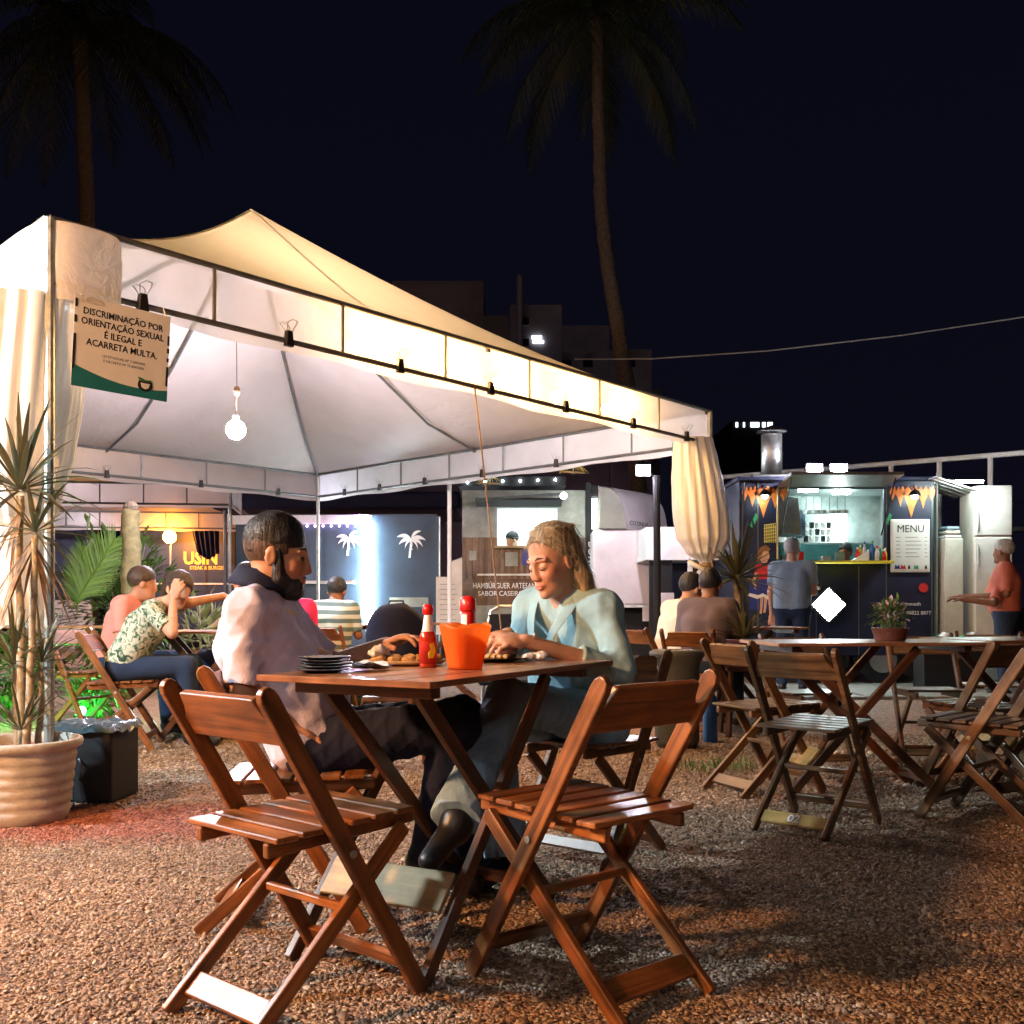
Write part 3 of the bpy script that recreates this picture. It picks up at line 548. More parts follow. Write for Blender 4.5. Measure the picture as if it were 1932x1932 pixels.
class Head:
    def __init__(s, c, fwd, up=(0, 0, 1), sc=1.0):
        s.c = Vector(c); f = Vector(fwd).normalized(); l = Vector(up).cross(f).normalized(); u = f.cross(l); s.R = [[f.x, l.x, u.x], [f.y, l.y, u.y], [f.z, l.z, u.z]]; s.s = sc; s.f, s.l, s.u = f, l, u; s.nose = .85
    def w(s, x, y, z): return s.c + (s.f * x + s.l * y + s.u * z) * s.s
    def r(s, *a): return [q * s.s for q in a]
    def half(s, n, off):        # local half space n.p < off  -> world
        nw = s.f * n[0] + s.l * n[1] + s.u * n[2]; return ((nw.x, nw.y, nw.z), nw.dot(s.c) + off * s.s)
    def loc(s, V):
        d = (V - np.array(s.c)) / s.s; return np.stack([d @ np.array(s.f), d @ np.array(s.l), d @ np.array(s.u)], 1)
    def prims(s, B, fine=True, jaw=1.0, nz=1.0):
        E = lambda c, r, k=.015, sub=False: B.el(s.w(*c), s.r(*r), s.R, k * s.s, sub)
        E((-.012, 0, .042), (.098, .077, .093)); E((.028, 0, -.03), (.066, .060 * jaw, .085), .02); E((.043, 0, -.082), (.045, .044 * jaw, .034), .025); E((.079, 0, -.102), (.018, .02, .015), .02)
        if fine:
            for q in (-1, 1):
                E((.062, q * .036, -.026), (.024, .024, .026), .02)
                B.rc(s.w(.090, q * .010, .031), s.w(.076, q * .046, .029), .009 * s.s, .008 * s.s, .012 * s.s)
                E((.100, q * .032, .006), (.018, .019, .013), .012, True); E((.074, q * .031, .005), (.0165, .0165, .0125), .004)
                E((.101, q * .011, -.036), (.010, .008, .008), .008)
                E((-.008, q * .078, -.002), (.019, .009, .033), .006); E((-.006, q * .088, -.002), (.010, .006, .021), .004, True)
            nx = .092 + .019 * nz * s.nose; B.rc(s.w(.092, 0, .022), s.w(nx, 0, -.024), .0085 * s.s, .0105 * s.s, .012 * s.s); E((nx, 0, -.029), (.0105, .010, .009), .008)
            E((.088, 0, -.062), (.017, .026, .012), .012); E((.099, 0, -.0605), (.0075, .021, .0055), .004); E((.097, 0, -.072), (.0085, .018, .0065), .004); B.el(s.w(.108, 0, -.0662), s.r(.008, .024, .0016), s.R, .003 * s.s, True)
        else:
            B.rc(s.w(.082, 0, .015), s.w(.100, 0, -.03), .011 * s.s, .012 * s.s, .012)
            for q in (-1, 1): E((-.008, q * .078, -.002), (.018, .011, .032), .008)
    def tint(s, fair=True):
        def f(V):
            q = s.loc(V); c = np.ones((len(V), 3), np.float32)
            def m(cen, r, soft=.35):
                d = np.sqrt((((q - np.array(cen)) / np.array(r)) ** 2).sum(1)); return np.clip((1 + soft - d) / soft, 0, 1)[:, None]
            for cen, r, col in (((.101, 0, -.066), (.018, .025, .0125), (1.0, .66, .64)), ((.065, .042, -.028), (.03, .026, .024), (1.03, .86, .82)), ((.065, -.042, -.028), (.03, .026, .024), (1.03, .86, .82)), ((.112, 0, -.03), (.018, .018, .016), (1.03, .86, .82))):
                w = m(cen, r, .5); c = c * (1 - w) + c * np.array(col) * w
            return c
        return f
def hand(B, wr, d, n, side, curl=.5, s=1.0, r=.0088, spread=.021):
    wr = Vector(wr); d = Vector(d).normalized(); n = Vector(n); n = (n - d * n.dot(d)).normalized(); a = d.cross(n) * side
    B.el(wr + d * .046 * s, (.052 * s, .040 * s, .016 * s), [[d.x, a.x, n.x], [d.y, a.y, n.y], [d.z, a.z, n.z]], .012)
    for i, L in enumerate((.070, .079, .074, .058)):
        p = wr + d * (.084 - .004 * abs(i - 1)) * s + a * (.031 - i * spread) * s; ang = 0; dd = (d + a * (.10 - i * .07)).normalized()
        for j, q in enumerate((.45, .31, .24)):
            ang += curl * (.55, .85, .6)[j] * (1 + .08 * i); v = dd * math.cos(ang) + n * math.sin(ang); e = p + v * L * q * s
            B.rc(p, e, r * (1 - .08 * j), r * (.92 - .08 * j), .004); p = e
    p = wr + d * .022 * s + a * .030 * s + n * .004; v = (d * .62 + a * .62 + n * .38).normalized(); e = p + v * .042 * s; B.rc(p, e, .0125 * s, .0105 * s, .010); e2 = e + (v * .6 + d * .5 + n * .35 * curl).normalized() * .032 * s; B.rc(e, e2, .0102 * s, .0085 * s, .004)
def torso(B, pel, chest, neck, shL, shR, ex=0.0, w=1.0, belly=0.0, fwd=None, cut=None):
    pel, chest, neck, shL, shR = map(Vector, (pel, chest, neck, shL, shR)); lat = (shL - shR).normalized()
    for q in (-1, 1):
        B.rc(chest + lat * q * .07 * w, pel + lat * q * .065 * w, .108 * w + ex, .112 * w + ex, .05, cut)
        B.rc(chest + lat * q * .05 * w + (neck - chest) * .35, chest + lat * q * .06 * w, .085 * w + ex, .108 * w + ex, .05)
    B.rc(shL, shR, .055 * w + ex, .055 * w + ex, .05); B.rc(neck + (chest - neck) * .12, shL + (neck - shL) * .18, .045 + ex, .05 + ex, .05); B.rc(neck + (chest - neck) * .12, shR + (neck - shR) * .18, .045 + ex, .05 + ex, .05)
    if belly: B.el((chest * .45 + pel * .55) + Vector(fwd) * (.05 + belly * .3), (.12 + belly, .13 + belly, .14 + belly), None, .06)
def strands(th, name, me_obj, m, n, L, comb, seed, w=.0011, sel=None, lift=.3, jit=.25):
    r = np.random.default_rng(seed); me = me_obj.data; V = np.zeros(len(me.vertices) * 3, np.float32); me.vertices.foreach_get('co', V); V = V.reshape(-1, 3); Nn = np.zeros(len(V) * 3, np.float32); me.vertices.foreach_get('normal', Nn); Nn = Nn.reshape(-1, 3)
    idx = np.arange(len(V)) if sel is None else np.where(sel(V))[0]
    idx = r.choice(idx, n); p = V[idx]; q = Nn[idx]; c = np.array(comb, float); d = c + r.normal(0, jit, (n, 3)); d -= q * (d * q).sum(1)[:, None]; d /= np.maximum(np.linalg.norm(d, axis=1, keepdims=True), 1e-6); d += q * lift * r.uniform(.3, 1.2, (n, 1)); d /= np.linalg.norm(d, axis=1, keepdims=True)
    l = L * r.uniform(.5, 1.3, n)[:, None]; s = np.cross(d, q); s /= np.maximum(np.linalg.norm(s, axis=1, keepdims=True), 1e-6); s *= w
    m1 = p + d * l * .55; e = p + d * l - q * l * lift * .35 + np.array((0, 0, -.06)) * l; vs = np.stack([p - s, p + s, m1 + s * .8, m1 - s * .8, e], 1).reshape(-1, 3); b = np.arange(n) * 5
    mb = MB(); mb.v = [tuple(x) for x in vs]; 
    for k in b: mb.f += [(k, k + 1, k + 2, k + 3), (k + 3, k + 2, k + 4)]
    o = mb.build(name, m); o['kind'] = 'stuff'; return keep(o, th)
def hair_short(H, h, front=.03, k=1.0):
    H.el(h.w(-.016, 0, .050), h.r(.106, .086, .100), h.R, .01, inter=[h.half((.55, 0, -1), -.012)])
def hair_fade(H, h): H.el(h.w(-.013, 0, .056), h.r(.1035, .0805, .0975), h.R, .01, inter=[h.half((.25, 0, -1), -.022), h.half((1, 0, .2), .096)])
def hair_bob(H, h):
    H.el(h.w(-.020, 0, .045), h.r(.112, .092, .106), h.R, .02, inter=[h.half((.75, 0, -1), .01)]); H.rc(h.w(-.06, 0, .02), h.w(-.085, 0, -.16), .075 * h.s, .05 * h.s, .03)
def hair_long(H, h):
    H.el(h.w(-.018, 0, .046), h.r(.110, .090, .104), h.R, .02, inter=[h.half((.9, 0, -1), .022)])
    H.rc(h.w(-.055, 0, .03), h.w(-.085, 0, -.12), .078 * h.s, .062 * h.s, .03)
    for q in (-1, 1): H.rc(h.w(-.045, q * .062, .02), h.w(-.055, q * .07, -.17), .030 * h.s, .016 * h.s, .025)
def person(label, group, J, skin, top, bottom, res=.011, sleeve=.85, head=None, hair=None, hairfn=None, sc=1.0, bx=1.0, belly=0, fwd=None, shoe='black_plastic', seed=1, fold=.004, foldf=20, pants_end=.98, collar=None, fine=False, curl=(.5, .5), palm=((0, 0, -1), (0, 0, -1)), hdir=(None, None), shirt_extra=None, extra_hair=None, legs=True, hem=None, flare=.055):
    pel = Vector(J['pel']); th = thing('person', label, 'person', (pel.x, pel.y, 0), 0, group)
    def put(me, name, m): return keep(finish(name, me, m, None), th)
    B = Sdf(res); head.prims(B, fine); neck = Vector(J['neck'])
    B.rc(neck, head.w(-.018, 0, -.055), .056 * sc, .052 * sc, .02); torso(B, J['pel'], J['chest'], neck, J['shL'], J['shR'], -.004, sc * bx, belly, fwd)
    for S_, side in (('L', 1), ('R', -1)):
        sh, elb, wr = (Vector(J[k + S_]) for k in ('sh', 'el', 'wr'))
        B.rc(sh, elb, .046 * sc, .037 * sc, .02); B.rc(elb, wr, .037 * sc, .025 * sc, .015)
        i = 0 if S_ == 'L' else 1; d = hdir[i] or (wr - elb); hand(B, wr, d, palm[i], -side, curl[i], sc, .0088 if fine else .0115)
        if legs:
            hp, kn, an, to = (Vector(J[k + S_]) for k in ('hip', 'kn', 'an', 'toe')); B.rc(hp, kn, .072 * sc, .052 * sc, .03); B.rc(kn, an, .052 * sc, .034 * sc, .02); B.rc(an, to, .034 * sc, .022 * sc, .02)
    put(B.mesh('body', None, head.tint()), 'body', skin)
    # top
    T = Sdf(res); torso(T, J['pel'], J['chest'], neck, J['shL'], J['shR'], .012, sc * bx, belly, fwd, 1.0 if hem is None else hem)
    for S_ in 'LR':
        sh, elb, wr = (Vector(J[k + S_]) for k in ('sh', 'el', 'wr'))
        if sleeve <= 1: T.rc(sh, elb, .064 * sc, .066 * sc - .012 * sleeve, .03, sleeve)
        else: T.rc(sh, elb, .062 * sc, .054 * sc, .03); T.rc(elb, wr, .053 * sc, .042 * sc, .02, sleeve - 1)
    nd = head.w(-.018, 0, -.055) - neck
    T.rc(neck - nd * .2, neck + nd * 1.2, .060 * sc, .060 * sc, .008, sub=True)
    if shirt_extra: shirt_extra(T)
    put(T.mesh('shirt', folds2(seed, fold * .75, foldf, fold * .35, foldf * 2.6)), 'shirt', top)
    if legs:
        P = Sdf(res); hl, hr = Vector(J['hipL']), Vector(J['hipR']); P.rc(hl, hr, .108 * sc * bx, .108 * sc * bx, .04); P.rc(pel, (hl + hr) / 2, .11 * sc, .11 * sc, .05)
        for S_ in 'LR':
            hp, kn, an = (Vector(J[k + S_]) for k in ('hip', 'kn', 'an')); P.rc(hp, kn, .096 * sc * bx, .070 * sc, .03); P.rc(kn, an, .070 * sc, flare * sc, .025, pants_end)
        put(P.mesh('trousers', folds2(seed + 5, fold * .8, 16, fold * .35, 48)), 'trousers', bottom)
        for S_ in 'LR':
            an, to = Vector(J['an' + S_]), Vector(J['toe' + S_]); H = Sdf(min(res, .01)); dn = Vector((0, 0, -.03)); H.rc(an + dn * .6 - (to - an).normalized() * .02, to, .042 * sc, .034 * sc, .02); H.rc(an, an + dn, .045 * sc, .045 * sc, .02)
            put(H.mesh('shoe'), 'shoe', shoe)
    if hairfn:
        H = Sdf(min(res, .009) if not fine else res); hairfn(H, head); ho = put(H.mesh('hair', foldfn(seed + 9, .0025, 60, (1, 1, .2))), 'hair', hair)
        if hair != 'black_cloth': strands(th, 'hair_strands', ho, hair, 500 if not fine else 2600, .014 if hairfn in (hair_short, hair_fade) else .06, (-head.f * .5 + V3((0, 0, -.6 if hairfn not in (hair_fade,) else .05))), seed, .0016 if not fine else .0009, None, .30 if hairfn in (hair_short, hair_fade) else .10, .25 if hairfn in (hair_short, hair_fade) else .16)
    return th, put
def seat_pose(pel, yaw, lean=0.0, w=.18, hand_fwd=.35, hand_z=.80, hs=1.0, turn=0.0, nod=-.1):
    """joints of a seated figure; lean > 0 forward"""
    p = V3(pel); f = V3((math.cos(yaw), math.sin(yaw), 0)); l = V3((-f.y, f.x, 0)); u = (V3((0, 0, 1)) * math.cos(lean) + f * math.sin(lean))
    J = dict(pel=p, chest=p + u * .31, neck=p + u * .47 + f * .01); c = p + u * .43
    hd = J['neck'] + (u + f * .25).normalized() * .135
    for s, q in (('L', 1), ('R', -1)):
        J['sh' + s] = c + l * q * w; J['el' + s] = c + l * q * (w + .06) - u * .25 + f * .10; wz = V3((*(p + f * hand_fwd + l * q * .10)[:2], hand_z)); J['wr' + s] = wz
        J['hip' + s] = p + l * q * .09 - V3((0, 0, .02)); J['kn' + s] = p + f * .44 + l * q * .12 + V3((0, 0, .0)); k = J['kn' + s]; J['an' + s] = V3((k.x + f.x * .03, k.y + f.y * .03, .085)); J['toe' + s] = J['an' + s] + f * .16 + V3((0, 0, -.045))
    y2 = yaw + turn; H = Head(hd, (math.cos(y2), math.sin(y2), nod), (0, 0, 1), hs); return J, H, f, l
def stand_pose(base, yaw, h=1.72, w=.19, hs=1.0, turn=0, nod=0):
    k = h / 1.72; p = V3((base[0], base[1], .93 * k)); f = V3((math.cos(yaw), math.sin(yaw), 0)); l = V3((-f.y, f.x, 0)); u = V3((0, 0, 1)); J = dict(pel=p, chest=p + u * .33 * k, neck=p + u * .50 * k)
    hd = J['neck'] + u * .15 * k + f * .02
    for s, q in (('L', 1), ('R', -1)):
        J['sh' + s] = p + u * .455 * k + l * q * w; J['el' + s] = J['sh' + s] - u * .27 * k + l * q * .04; J['wr' + s] = J['el' + s] - u * .24 * k + f * .08
        J['hip' + s] = p + l * q * .09; J['kn' + s] = p + l * q * .10 - u * .43 * k + f * .02; J['an' + s] = p + l * q * .11 - u * .85 * k; J['toe' + s] = J['an' + s] + f * .16 - u * .05
    return J, Head(hd, (math.cos(yaw + turn), math.sin(yaw + turn), nod), (0, 0, 1), hs), f, l

# ---- the bearded man
def man():
    J = dict(pel=(-.645, 3.30, .555), chest=(-.795, 3.29, .845), neck=(-.815, 3.27, .995), shR=(-.80, 3.115, .945), shL=(-.79, 3.455, .95), elR=(-.81, 3.07, .69), wrR=(-.665, 3.12, .60), elL=(-.62, 3.53, .76), wrL=(-.42, 3.42, .835),
             hipR=(-.62, 3.21, .525), hipL=(-.62, 3.39, .525), knR=(-.17, 3.17, .60), knL=(-.16, 3.42, .585), anR=(-.29, 3.37, .13), anL=(-.17, 3.60, .10), toeR=(-.13, 3.35, .05), toeL=(0, 3.6, .05))
    J = {k: V3(v) for k, v in J.items()}; h = Head((-.748, 3.25, 1.118), (1, .10, -.14), (-.05, 0, 1), .97)
    def ex(T):
        n0 = J['neck']; T.rc(n0 - V3((0, 0, .1)), n0 + V3((.05, 0, .2)), .062, .066, .006, sub=True)
    th, put = person('bearded man in a lilac polo with navy collar seated at the table', None, J, 'skin_tan', 'lilac_polo', 'navy_cloth', res=.0052, sleeve=.86, head=h, hair='hair_black', hairfn=hair_fade, sc=1.05, bx=1.04, belly=.012, fwd=(1, 0, 0), seed=4, fold=.011, foldf=17, hem=1.24, fine=True, shirt_extra=ex, curl=(.6, .7), palm=((0, 0, -1), (0, 0, -1)))
    b = Sdf(.0045); b.el(h.w(.040, 0, -.076), h.r(.058, .056, .052), h.R, .01); b.el(h.w(.070, 0, -.100), h.r(.034, .038, .032), h.R, .02); b.el(h.w(.098, 0, -.050), h.r(.009, .026, .006), h.R, .006)
    for q in (-1, 1): b.rc(h.w(.010, q * .064, .020), h.w(.026, q * .052, -.065), .0145, .024, .02)
    b.el(h.w(.112, 0, -.066), h.r(.016, .019, .009), h.R, .004, sub=True); b.el(h.w(.084, 0, -.014), h.r(.064, .052, .034), h.R, .01, sub=True)
    bo = put(b.mesh('beard', foldfn(21, .002, 120)), 'beard', 'hair_black'); strands(th, 'beard_strands', bo, 'hair_black', 1500, .010, (.2, 0, -.8), 5, .0008)
    lo = Sdf(.0045); lo.el(h.w(-.013, 0, .045), h.r(.1005, .0797, .0953), h.R, .01, inter=[h.half((.45, 0, -1), .012), h.half((1, 0, .2), .05)]); put(lo.mesh('stubble_fade'), 'cropped_hair', 'hair_fade_brown')
    n0 = J['neck']; ring = []; C = MB(); N_ = 40                       # navy collar standing round the neck, folded outwards
    rows = [(.060, .028), (.064, .050), (.069, .053), (.086, .036), (.108, .006), (.108, -.002), (.088, .014)]
    tilt = V3((.10, 0, 0))
    vs = []
    for r, z in rows:
        for k in range(N_):
            a = -math.pi + .30 + (2 * math.pi - .60) * k / (N_ - 1) + math.pi; rr = r * (1 - .10 * max(0, -math.cos(a)))
            vs.append(n0 + V3((math.cos(a) * rr * 1.0 + .012, math.sin(a) * rr * 1.02, z + .032 - math.cos(a) * .016)))
    C.faces(vs, [(i * N_ + k, i * N_ + k + 1, (i + 1) * N_ + k + 1, (i + 1) * N_ + k) for i in range(len(rows) - 1) for k in range(N_ - 1)])
    o = buildw(C, 'collar', 'navy_cloth', th, True); sd = o.modifiers.new('s', 'SOLIDIFY'); sd.thickness = .003
    for q in (-1,):
        e = MB().tube([h.w(.094, q * .012, .034), h.w(.092, q * .028, .040), h.w(.078, q * .05, .033)], [.0035, .0045, .002], 6); buildw(e, 'eyebrow', 'hair_black', th, True)
        e = MB().lathe([(1e-6, -1), (.5, -.86), (.86, -.5), (1, 0), (.86, .5), (.5, .86), (1e-6, 1)], (0, 0, 0), 12); e.v = [tuple(h.w(.0765, q * .031, .0045) + V3(p) * .0125) for p in e.v]; buildw(e, 'eye', 'eye_white', th, True)
        e = MB().tube([h.w(.0885, q * .036, .004), h.w(.0895, q * .037, .004)], .0052, 10); buildw(e, 'iris', 'black_plastic', th)
        e = MB().tube([h.w(.090, q * .018, .006), h.w(.0905, q * .032, .0125), h.w(.083, q * .046, .006)], .0022, 5); buildw(e, 'eyelid', 'skin_brown', th, True)
    s = MB().beam(V3((-.70, 3.175, .955)), V3((-.675, 3.19, .935)), .004, .004); buildw(s, 'collar_stripe', 'print_yellow', th)
hairmat('hair_fade_brown', (.045, .026, .018), (.11, .06, .04)); mat('eye_white', (.6, .58, .55), .2, 0, 0)
man()
# ---- the blonde woman
def woman():
    J = dict(pel=(.265, 3.93, .56), chest=(.215, 3.86, .855), neck=(.192, 3.80, 1.0), shL=(.335, 3.70, .945), shR=(.075, 3.91, .955), elL=(.385, 3.60, .735), wrL=(.045, 3.475, .845), elR=(.02, 3.74, .79), wrR=(-.015, 3.56, .865),
             hipL=(.335, 3.85, .53), hipR=(.195, 3.96, .53), knL=(-.02, 3.44, .655), knR=(-.07, 3.62, .56), anL=(-.165, 3.02, .335), anR=(-.02, 3.52, .10), toeL=(-.235, 2.93, .235), toeR=(-.10, 3.40, .05))
    J = {k: V3(v) for k, v in J.items()}; h = Head((.150, 3.735, 1.122), (-.72, -.62, -.30), (-.06, .02, 1), .98)
    h.nose = .55
    def ex(T):
        T.rc(J['neck'] + V3((-.06, -.10, .06)), J['chest'] + V3((-.10, -.155, -.10)), .062, .035, .012, sub=True)
    def hf(H, q):
        H.el(q.w(-.016, 0, .054), q.r(.1055, .0845, .0985), q.R, .012, inter=[q.half((1.0, .10, -.70), .004)])
        for sy in (-1, 1):
            for j in range(9):
                a_ = j / 8; xs = .040 - .13 * a_; zs = .054 + .097 * math.sqrt(max(0, 1 - ((xs + .016) / .108) ** 2)); H.rc(q.w(xs, sy * .010 + .010, zs - .006), q.w(xs * .72 - .018, sy * .062, .054 + .07 - .012 * a_), .0085, .0085, .006); H.rc(q.w(xs * .72 - .018, sy * .062, .124 - .012 * a_), q.w(-.035 - .035 * a_, sy * (.083 - .010 * a_), .035), .0085, .0095, .006); H.rc(q.w(-.035 - .035 * a_, sy * (.083 - .010 * a_), .035), q.w(-.060 - .028 * a_, sy * (.074 - .03 * a_), -.10), .0095, .010, .006)
        H.rc(q.w(-.055, 0, .03), q.w(-.080, .01, -.10), .076, .060, .03)
        for sy in (-1, 1):
            H.rc(q.w(.050, sy * .046, .088), q.w(.005, sy * .078, .040), .009, .010, .01); H.rc(q.w(.0, sy * .078, .042), q.w(-.050, sy * .074, -.01), .010, .014, .015)
            H.rc(q.w(-.052, sy * .074, -.02), q.w(-.040, sy * .086, -.15), .016, .014, .012); H.rc(q.w(-.040, sy * .086, -.15), q.w(-.005, sy * .085, -.225), .014, .005, .012); H.rc(q.w(-.066, sy * .070, -.02), q.w(-.062, sy * .090, -.16), .016, .012, .012); H.rc(q.w(-.062, sy * .09, -.16), q.w(-.05, sy * .098, -.235), .012, .005, .01)
        H.rc(q.w(-.07, .05, -.08), q.w(-.085, .07, -.19), .04, .02, .03); H.rc(q.w(-.07, -.05, -.08), q.w(-.085, -.06, -.19), .04, .02, .03)
    th, put = person('blonde woman in a pale teal shirt eating at the table', None, J, 'skin_fair', 'teal_shirt', 'denim', res=.0052, sleeve=1.45, head=h, hair='hair_blonde', hairfn=hf, sc=1.0, bx=1.06, seed=11, fold=.008, foldf=17, fine=True, shirt_extra=ex, shoe='black_plastic', flare=.078, curl=(.75, .8), palm=((-.3, .3, -.6), (-.2, -.4, -.6)), hdir=(V3((-.85, -.35, .05)), V3((-.35, -.85, 0))), pants_end=1.0)
    u = Sdf(.007); torso(u, J['pel'], J['chest'], J['neck'], J['shL'], J['shR'], .004, 1.04); nk = J['neck']; u.rc(nk + V3((-.02, -.03, .08)), nk + V3((-.05, -.07, -.045)), .075, .07, .015, sub=True); put(u.mesh('undershirt'), 'undershirt', 'white_cloth')
    # shirt collar: two lapels lying along the neckline
    for q in (-1, 1):
        C = MB(); f = V3((-.62, -.78, 0)); l = V3((.78, -.62, 0)); n0 = J['neck']; pts = [n0 + l * q * .062 - f * .045 + V3((0, 0, .035)), n0 + l * q * .078 + f * .02 + V3((0, 0, .018)), n0 + l * q * .060 + f * .095 + V3((0, 0, -.065)), n0 + l * q * .028 + f * .138 + V3((0, 0, -.14)), n0 + l * q * .020 + f * .16 + V3((0, 0, -.25))]; wd = [.03, .045, .055, .03, .012]
        vs = []
        for p, w in zip(pts, wd): vs += [p + V3((0, 0, .012)) + f * .006, p + l * q * w * .8 - V3((0, 0, .012)) + f * .010]
        C.faces(vs, [(2 * i, 2 * i + 1, 2 * i + 3, 2 * i + 2) for i in range(4)]); o = buildw(C, 'collar', 'teal_shirt', th, True); sd = o.modifiers.new('s', 'SOLIDIFY'); sd.thickness = .004; sb = o.modifiers.new('d', 'SUBSURF'); sb.levels = sb.render_levels = 2
    for q in (-1, 1):
        e = MB().tube([h.w(.096, q * .012, .032), h.w(.094, q * .028, .040), h.w(.078, q * .050, .033)], [.0020, .0026, .0012], 6); buildw(e, 'eyebrow', 'hair_brown', th, True)
        e = MB().tube([h.w(.0880, q * .017, .000), h.w(.0915, q * .026, -.0055), h.w(.0905, q * .037, -.0055), h.w(.083, q * .047, .000)], [.0012, .0020, .0022, .0012], 6); buildw(e, 'eyelash', 'hair_black', th, True)
    b = MB().tube([J['wrL'] + V3((.032, .010, -.002)) + V3((math.cos(a) * .006, math.sin(a) * .030, math.cos(a + 1.2) * .030)) for a in np.linspace(0, 2 * math.pi, 17)], .003, 6); buildw(b, 'bracelet', 'steel', th, True)
mat('brown_leather', (.13, .07, .035), .5, 0, .2)
woman()
# ---- people at the other tables
BG = None
J, h, f, l = seat_pose((-2.66, 7.0, .55), .15, .52, turn=-.35, nod=-.35, hs=1.02)
J['wrL'] = V3((-2.07, 7.35, 1.03)); J['elL'] = V3((-2.25, 7.12, .98)); J['wrR'] = V3((-2.27, 6.86, 1.0)); J['elR'] = V3((-2.25, 6.78, .78))
h.__init__(J['neck'] + V3((.13, -.02, .10)), (.80, -.62, -.25), (.55, -.1, .8), 1.0)
th_f, put = person('woman in a floral blouse leaning with her arm out at the left table', BG, J, 'skin_fair', 'floral_cloth', 'dark_jeans', head=h, hair='hair_brown', hairfn=hair_bob, seed=31, sleeve=.75, hdir=(V3((1, .3, -.3)), V3((.3, 0, 1))), palm=((0, 0, -1), (0, 1, 0)))
c = MB().tube([J['neck'] + V3((.05 + .055 * math.cos(a), .055 * math.sin(a) - .02, -.03 - .04 * math.cos(a))) for a in np.linspace(-1.9, 1.9, 13)], .007, 6); buildw(c, 'necklace', 'red_plastic', th_f, True)
J, h, f, l = seat_pose((-3.0, 7.75, .55), -.1, .30, turn=.5); person('person in a pink shirt behind the woman in florals', BG, J, 'skin_tan', 'pink_cloth', 'dark_jeans', head=h, hair='hair_brown', hairfn=hair_short, seed=32)
J, h, f, l = seat_pose((-1.93, 7.72, .55), 2.55, .12, turn=.25, nod=-.05, hs=1.02); J['elL'] = V3((-2.08, 7.45, .86)); person('bearded man in a black shirt facing away at the left table', BG, J, 'skin_fair', 'black_cloth', 'dark_jeans', head=h, hair='hair_black', hairfn=hair_short, seed=33, sleeve=.6)
J, h, f, l = seat_pose((-1.65, 9.1, .52), 1.35, .35, nod=-.3); person('person in a striped shirt with dark hair, seen from behind', BG, J, 'skin_brown', 'striped_cloth', 'dark_jeans', head=h, hair='hair_black', hairfn=hair_short, seed=34, bx=1.1)
J, h, f, l = seat_pose((1.28, 8.25, .52), .55, .30, nod=-.2, w=.17); person('person in a cream shirt bent over a table beside the tied curtain', BG, J, 'skin_tan', 'cream_cloth', 'dark_jeans', head=h, hair='hair_black', hairfn=hair_short, seed=35)
J, h, f, l = seat_pose((1.46, 7.75, .52), 1.1, .18, nod=-.15, w=.17); person('person with black hair and brown shirt, back turned, by the tied curtain', BG, J, 'skin_brown', 'brown_cloth', 'dark_jeans', head=h, hair='hair_black', hairfn=hair_short, seed=36)
J, h, f, l = stand_pose((3.08, 11.25), 1.2, 1.70, turn=-.3); J['wrR'] = J['elR'] + f * .2 + V3((0, 0, .04)); person('grey haired man in a blue grey shirt standing at the trailer counter', BG, J, 'skin_fair', 'grey_blue', 'dark_jeans', head=h, hair='hair_grey', hairfn=hair_short, seed=37, bx=1.1, sleeve=.7)
J, h, f, l = stand_pose((5.25, 10.9), 2.75, 1.66, turn=-.5); J['wrR'] = V3((4.72, 10.75, 1.02)); J['elR'] = V3((5.0, 10.62, .98)); J['wrL'] = V3((4.85, 11.1, 1.05)); person('man in a salmon shirt standing by the open white fridge', BG, J, 'skin_brown', 'salmon_cloth', 'dark_jeans', head=h, hair='hair_grey', hairfn=hair_short, seed=38, bx=1.25, belly=.03, fwd=(f.x, f.y, 0), sleeve=.9)
J, h, f, l = stand_pose((4.22, 12.95), 4.0, 1.62); J = {k: v + V3((0, 0, .12)) for k, v in J.items()}; h.c = h.c + V3((0, 0, .12)); person('cook with dark hair behind the trailer counter', BG, J, 'skin_brown', 'white_cloth', 'dark_jeans', head=h, hair='hair_black', hairfn=hair_short, seed=39)
J, h, f, l = stand_pose((.02, 15.7), 3.6, 1.66, nod=-.3); J = {k: v + V3((0, 0, .42)) for k, v in J.items()}; h.c = h.c + V3((0, 0, .42)); person('cook in a black cap and teal shirt inside the slatted trailer', BG, J, 'skin_tan', 'teal_cloth', 'dark_jeans', head=h, hair='black_cloth', hairfn=hair_short, seed=40)
J, h, f, l = stand_pose((-2.55, 15.9), 4.6, 1.66); person('worker in a dark shirt inside the slate trailer window', BG, J, 'skin_tan', 'black_cloth', 'dark_jeans', head=h, hair='hair_black', hairfn=hair_short, seed=41)
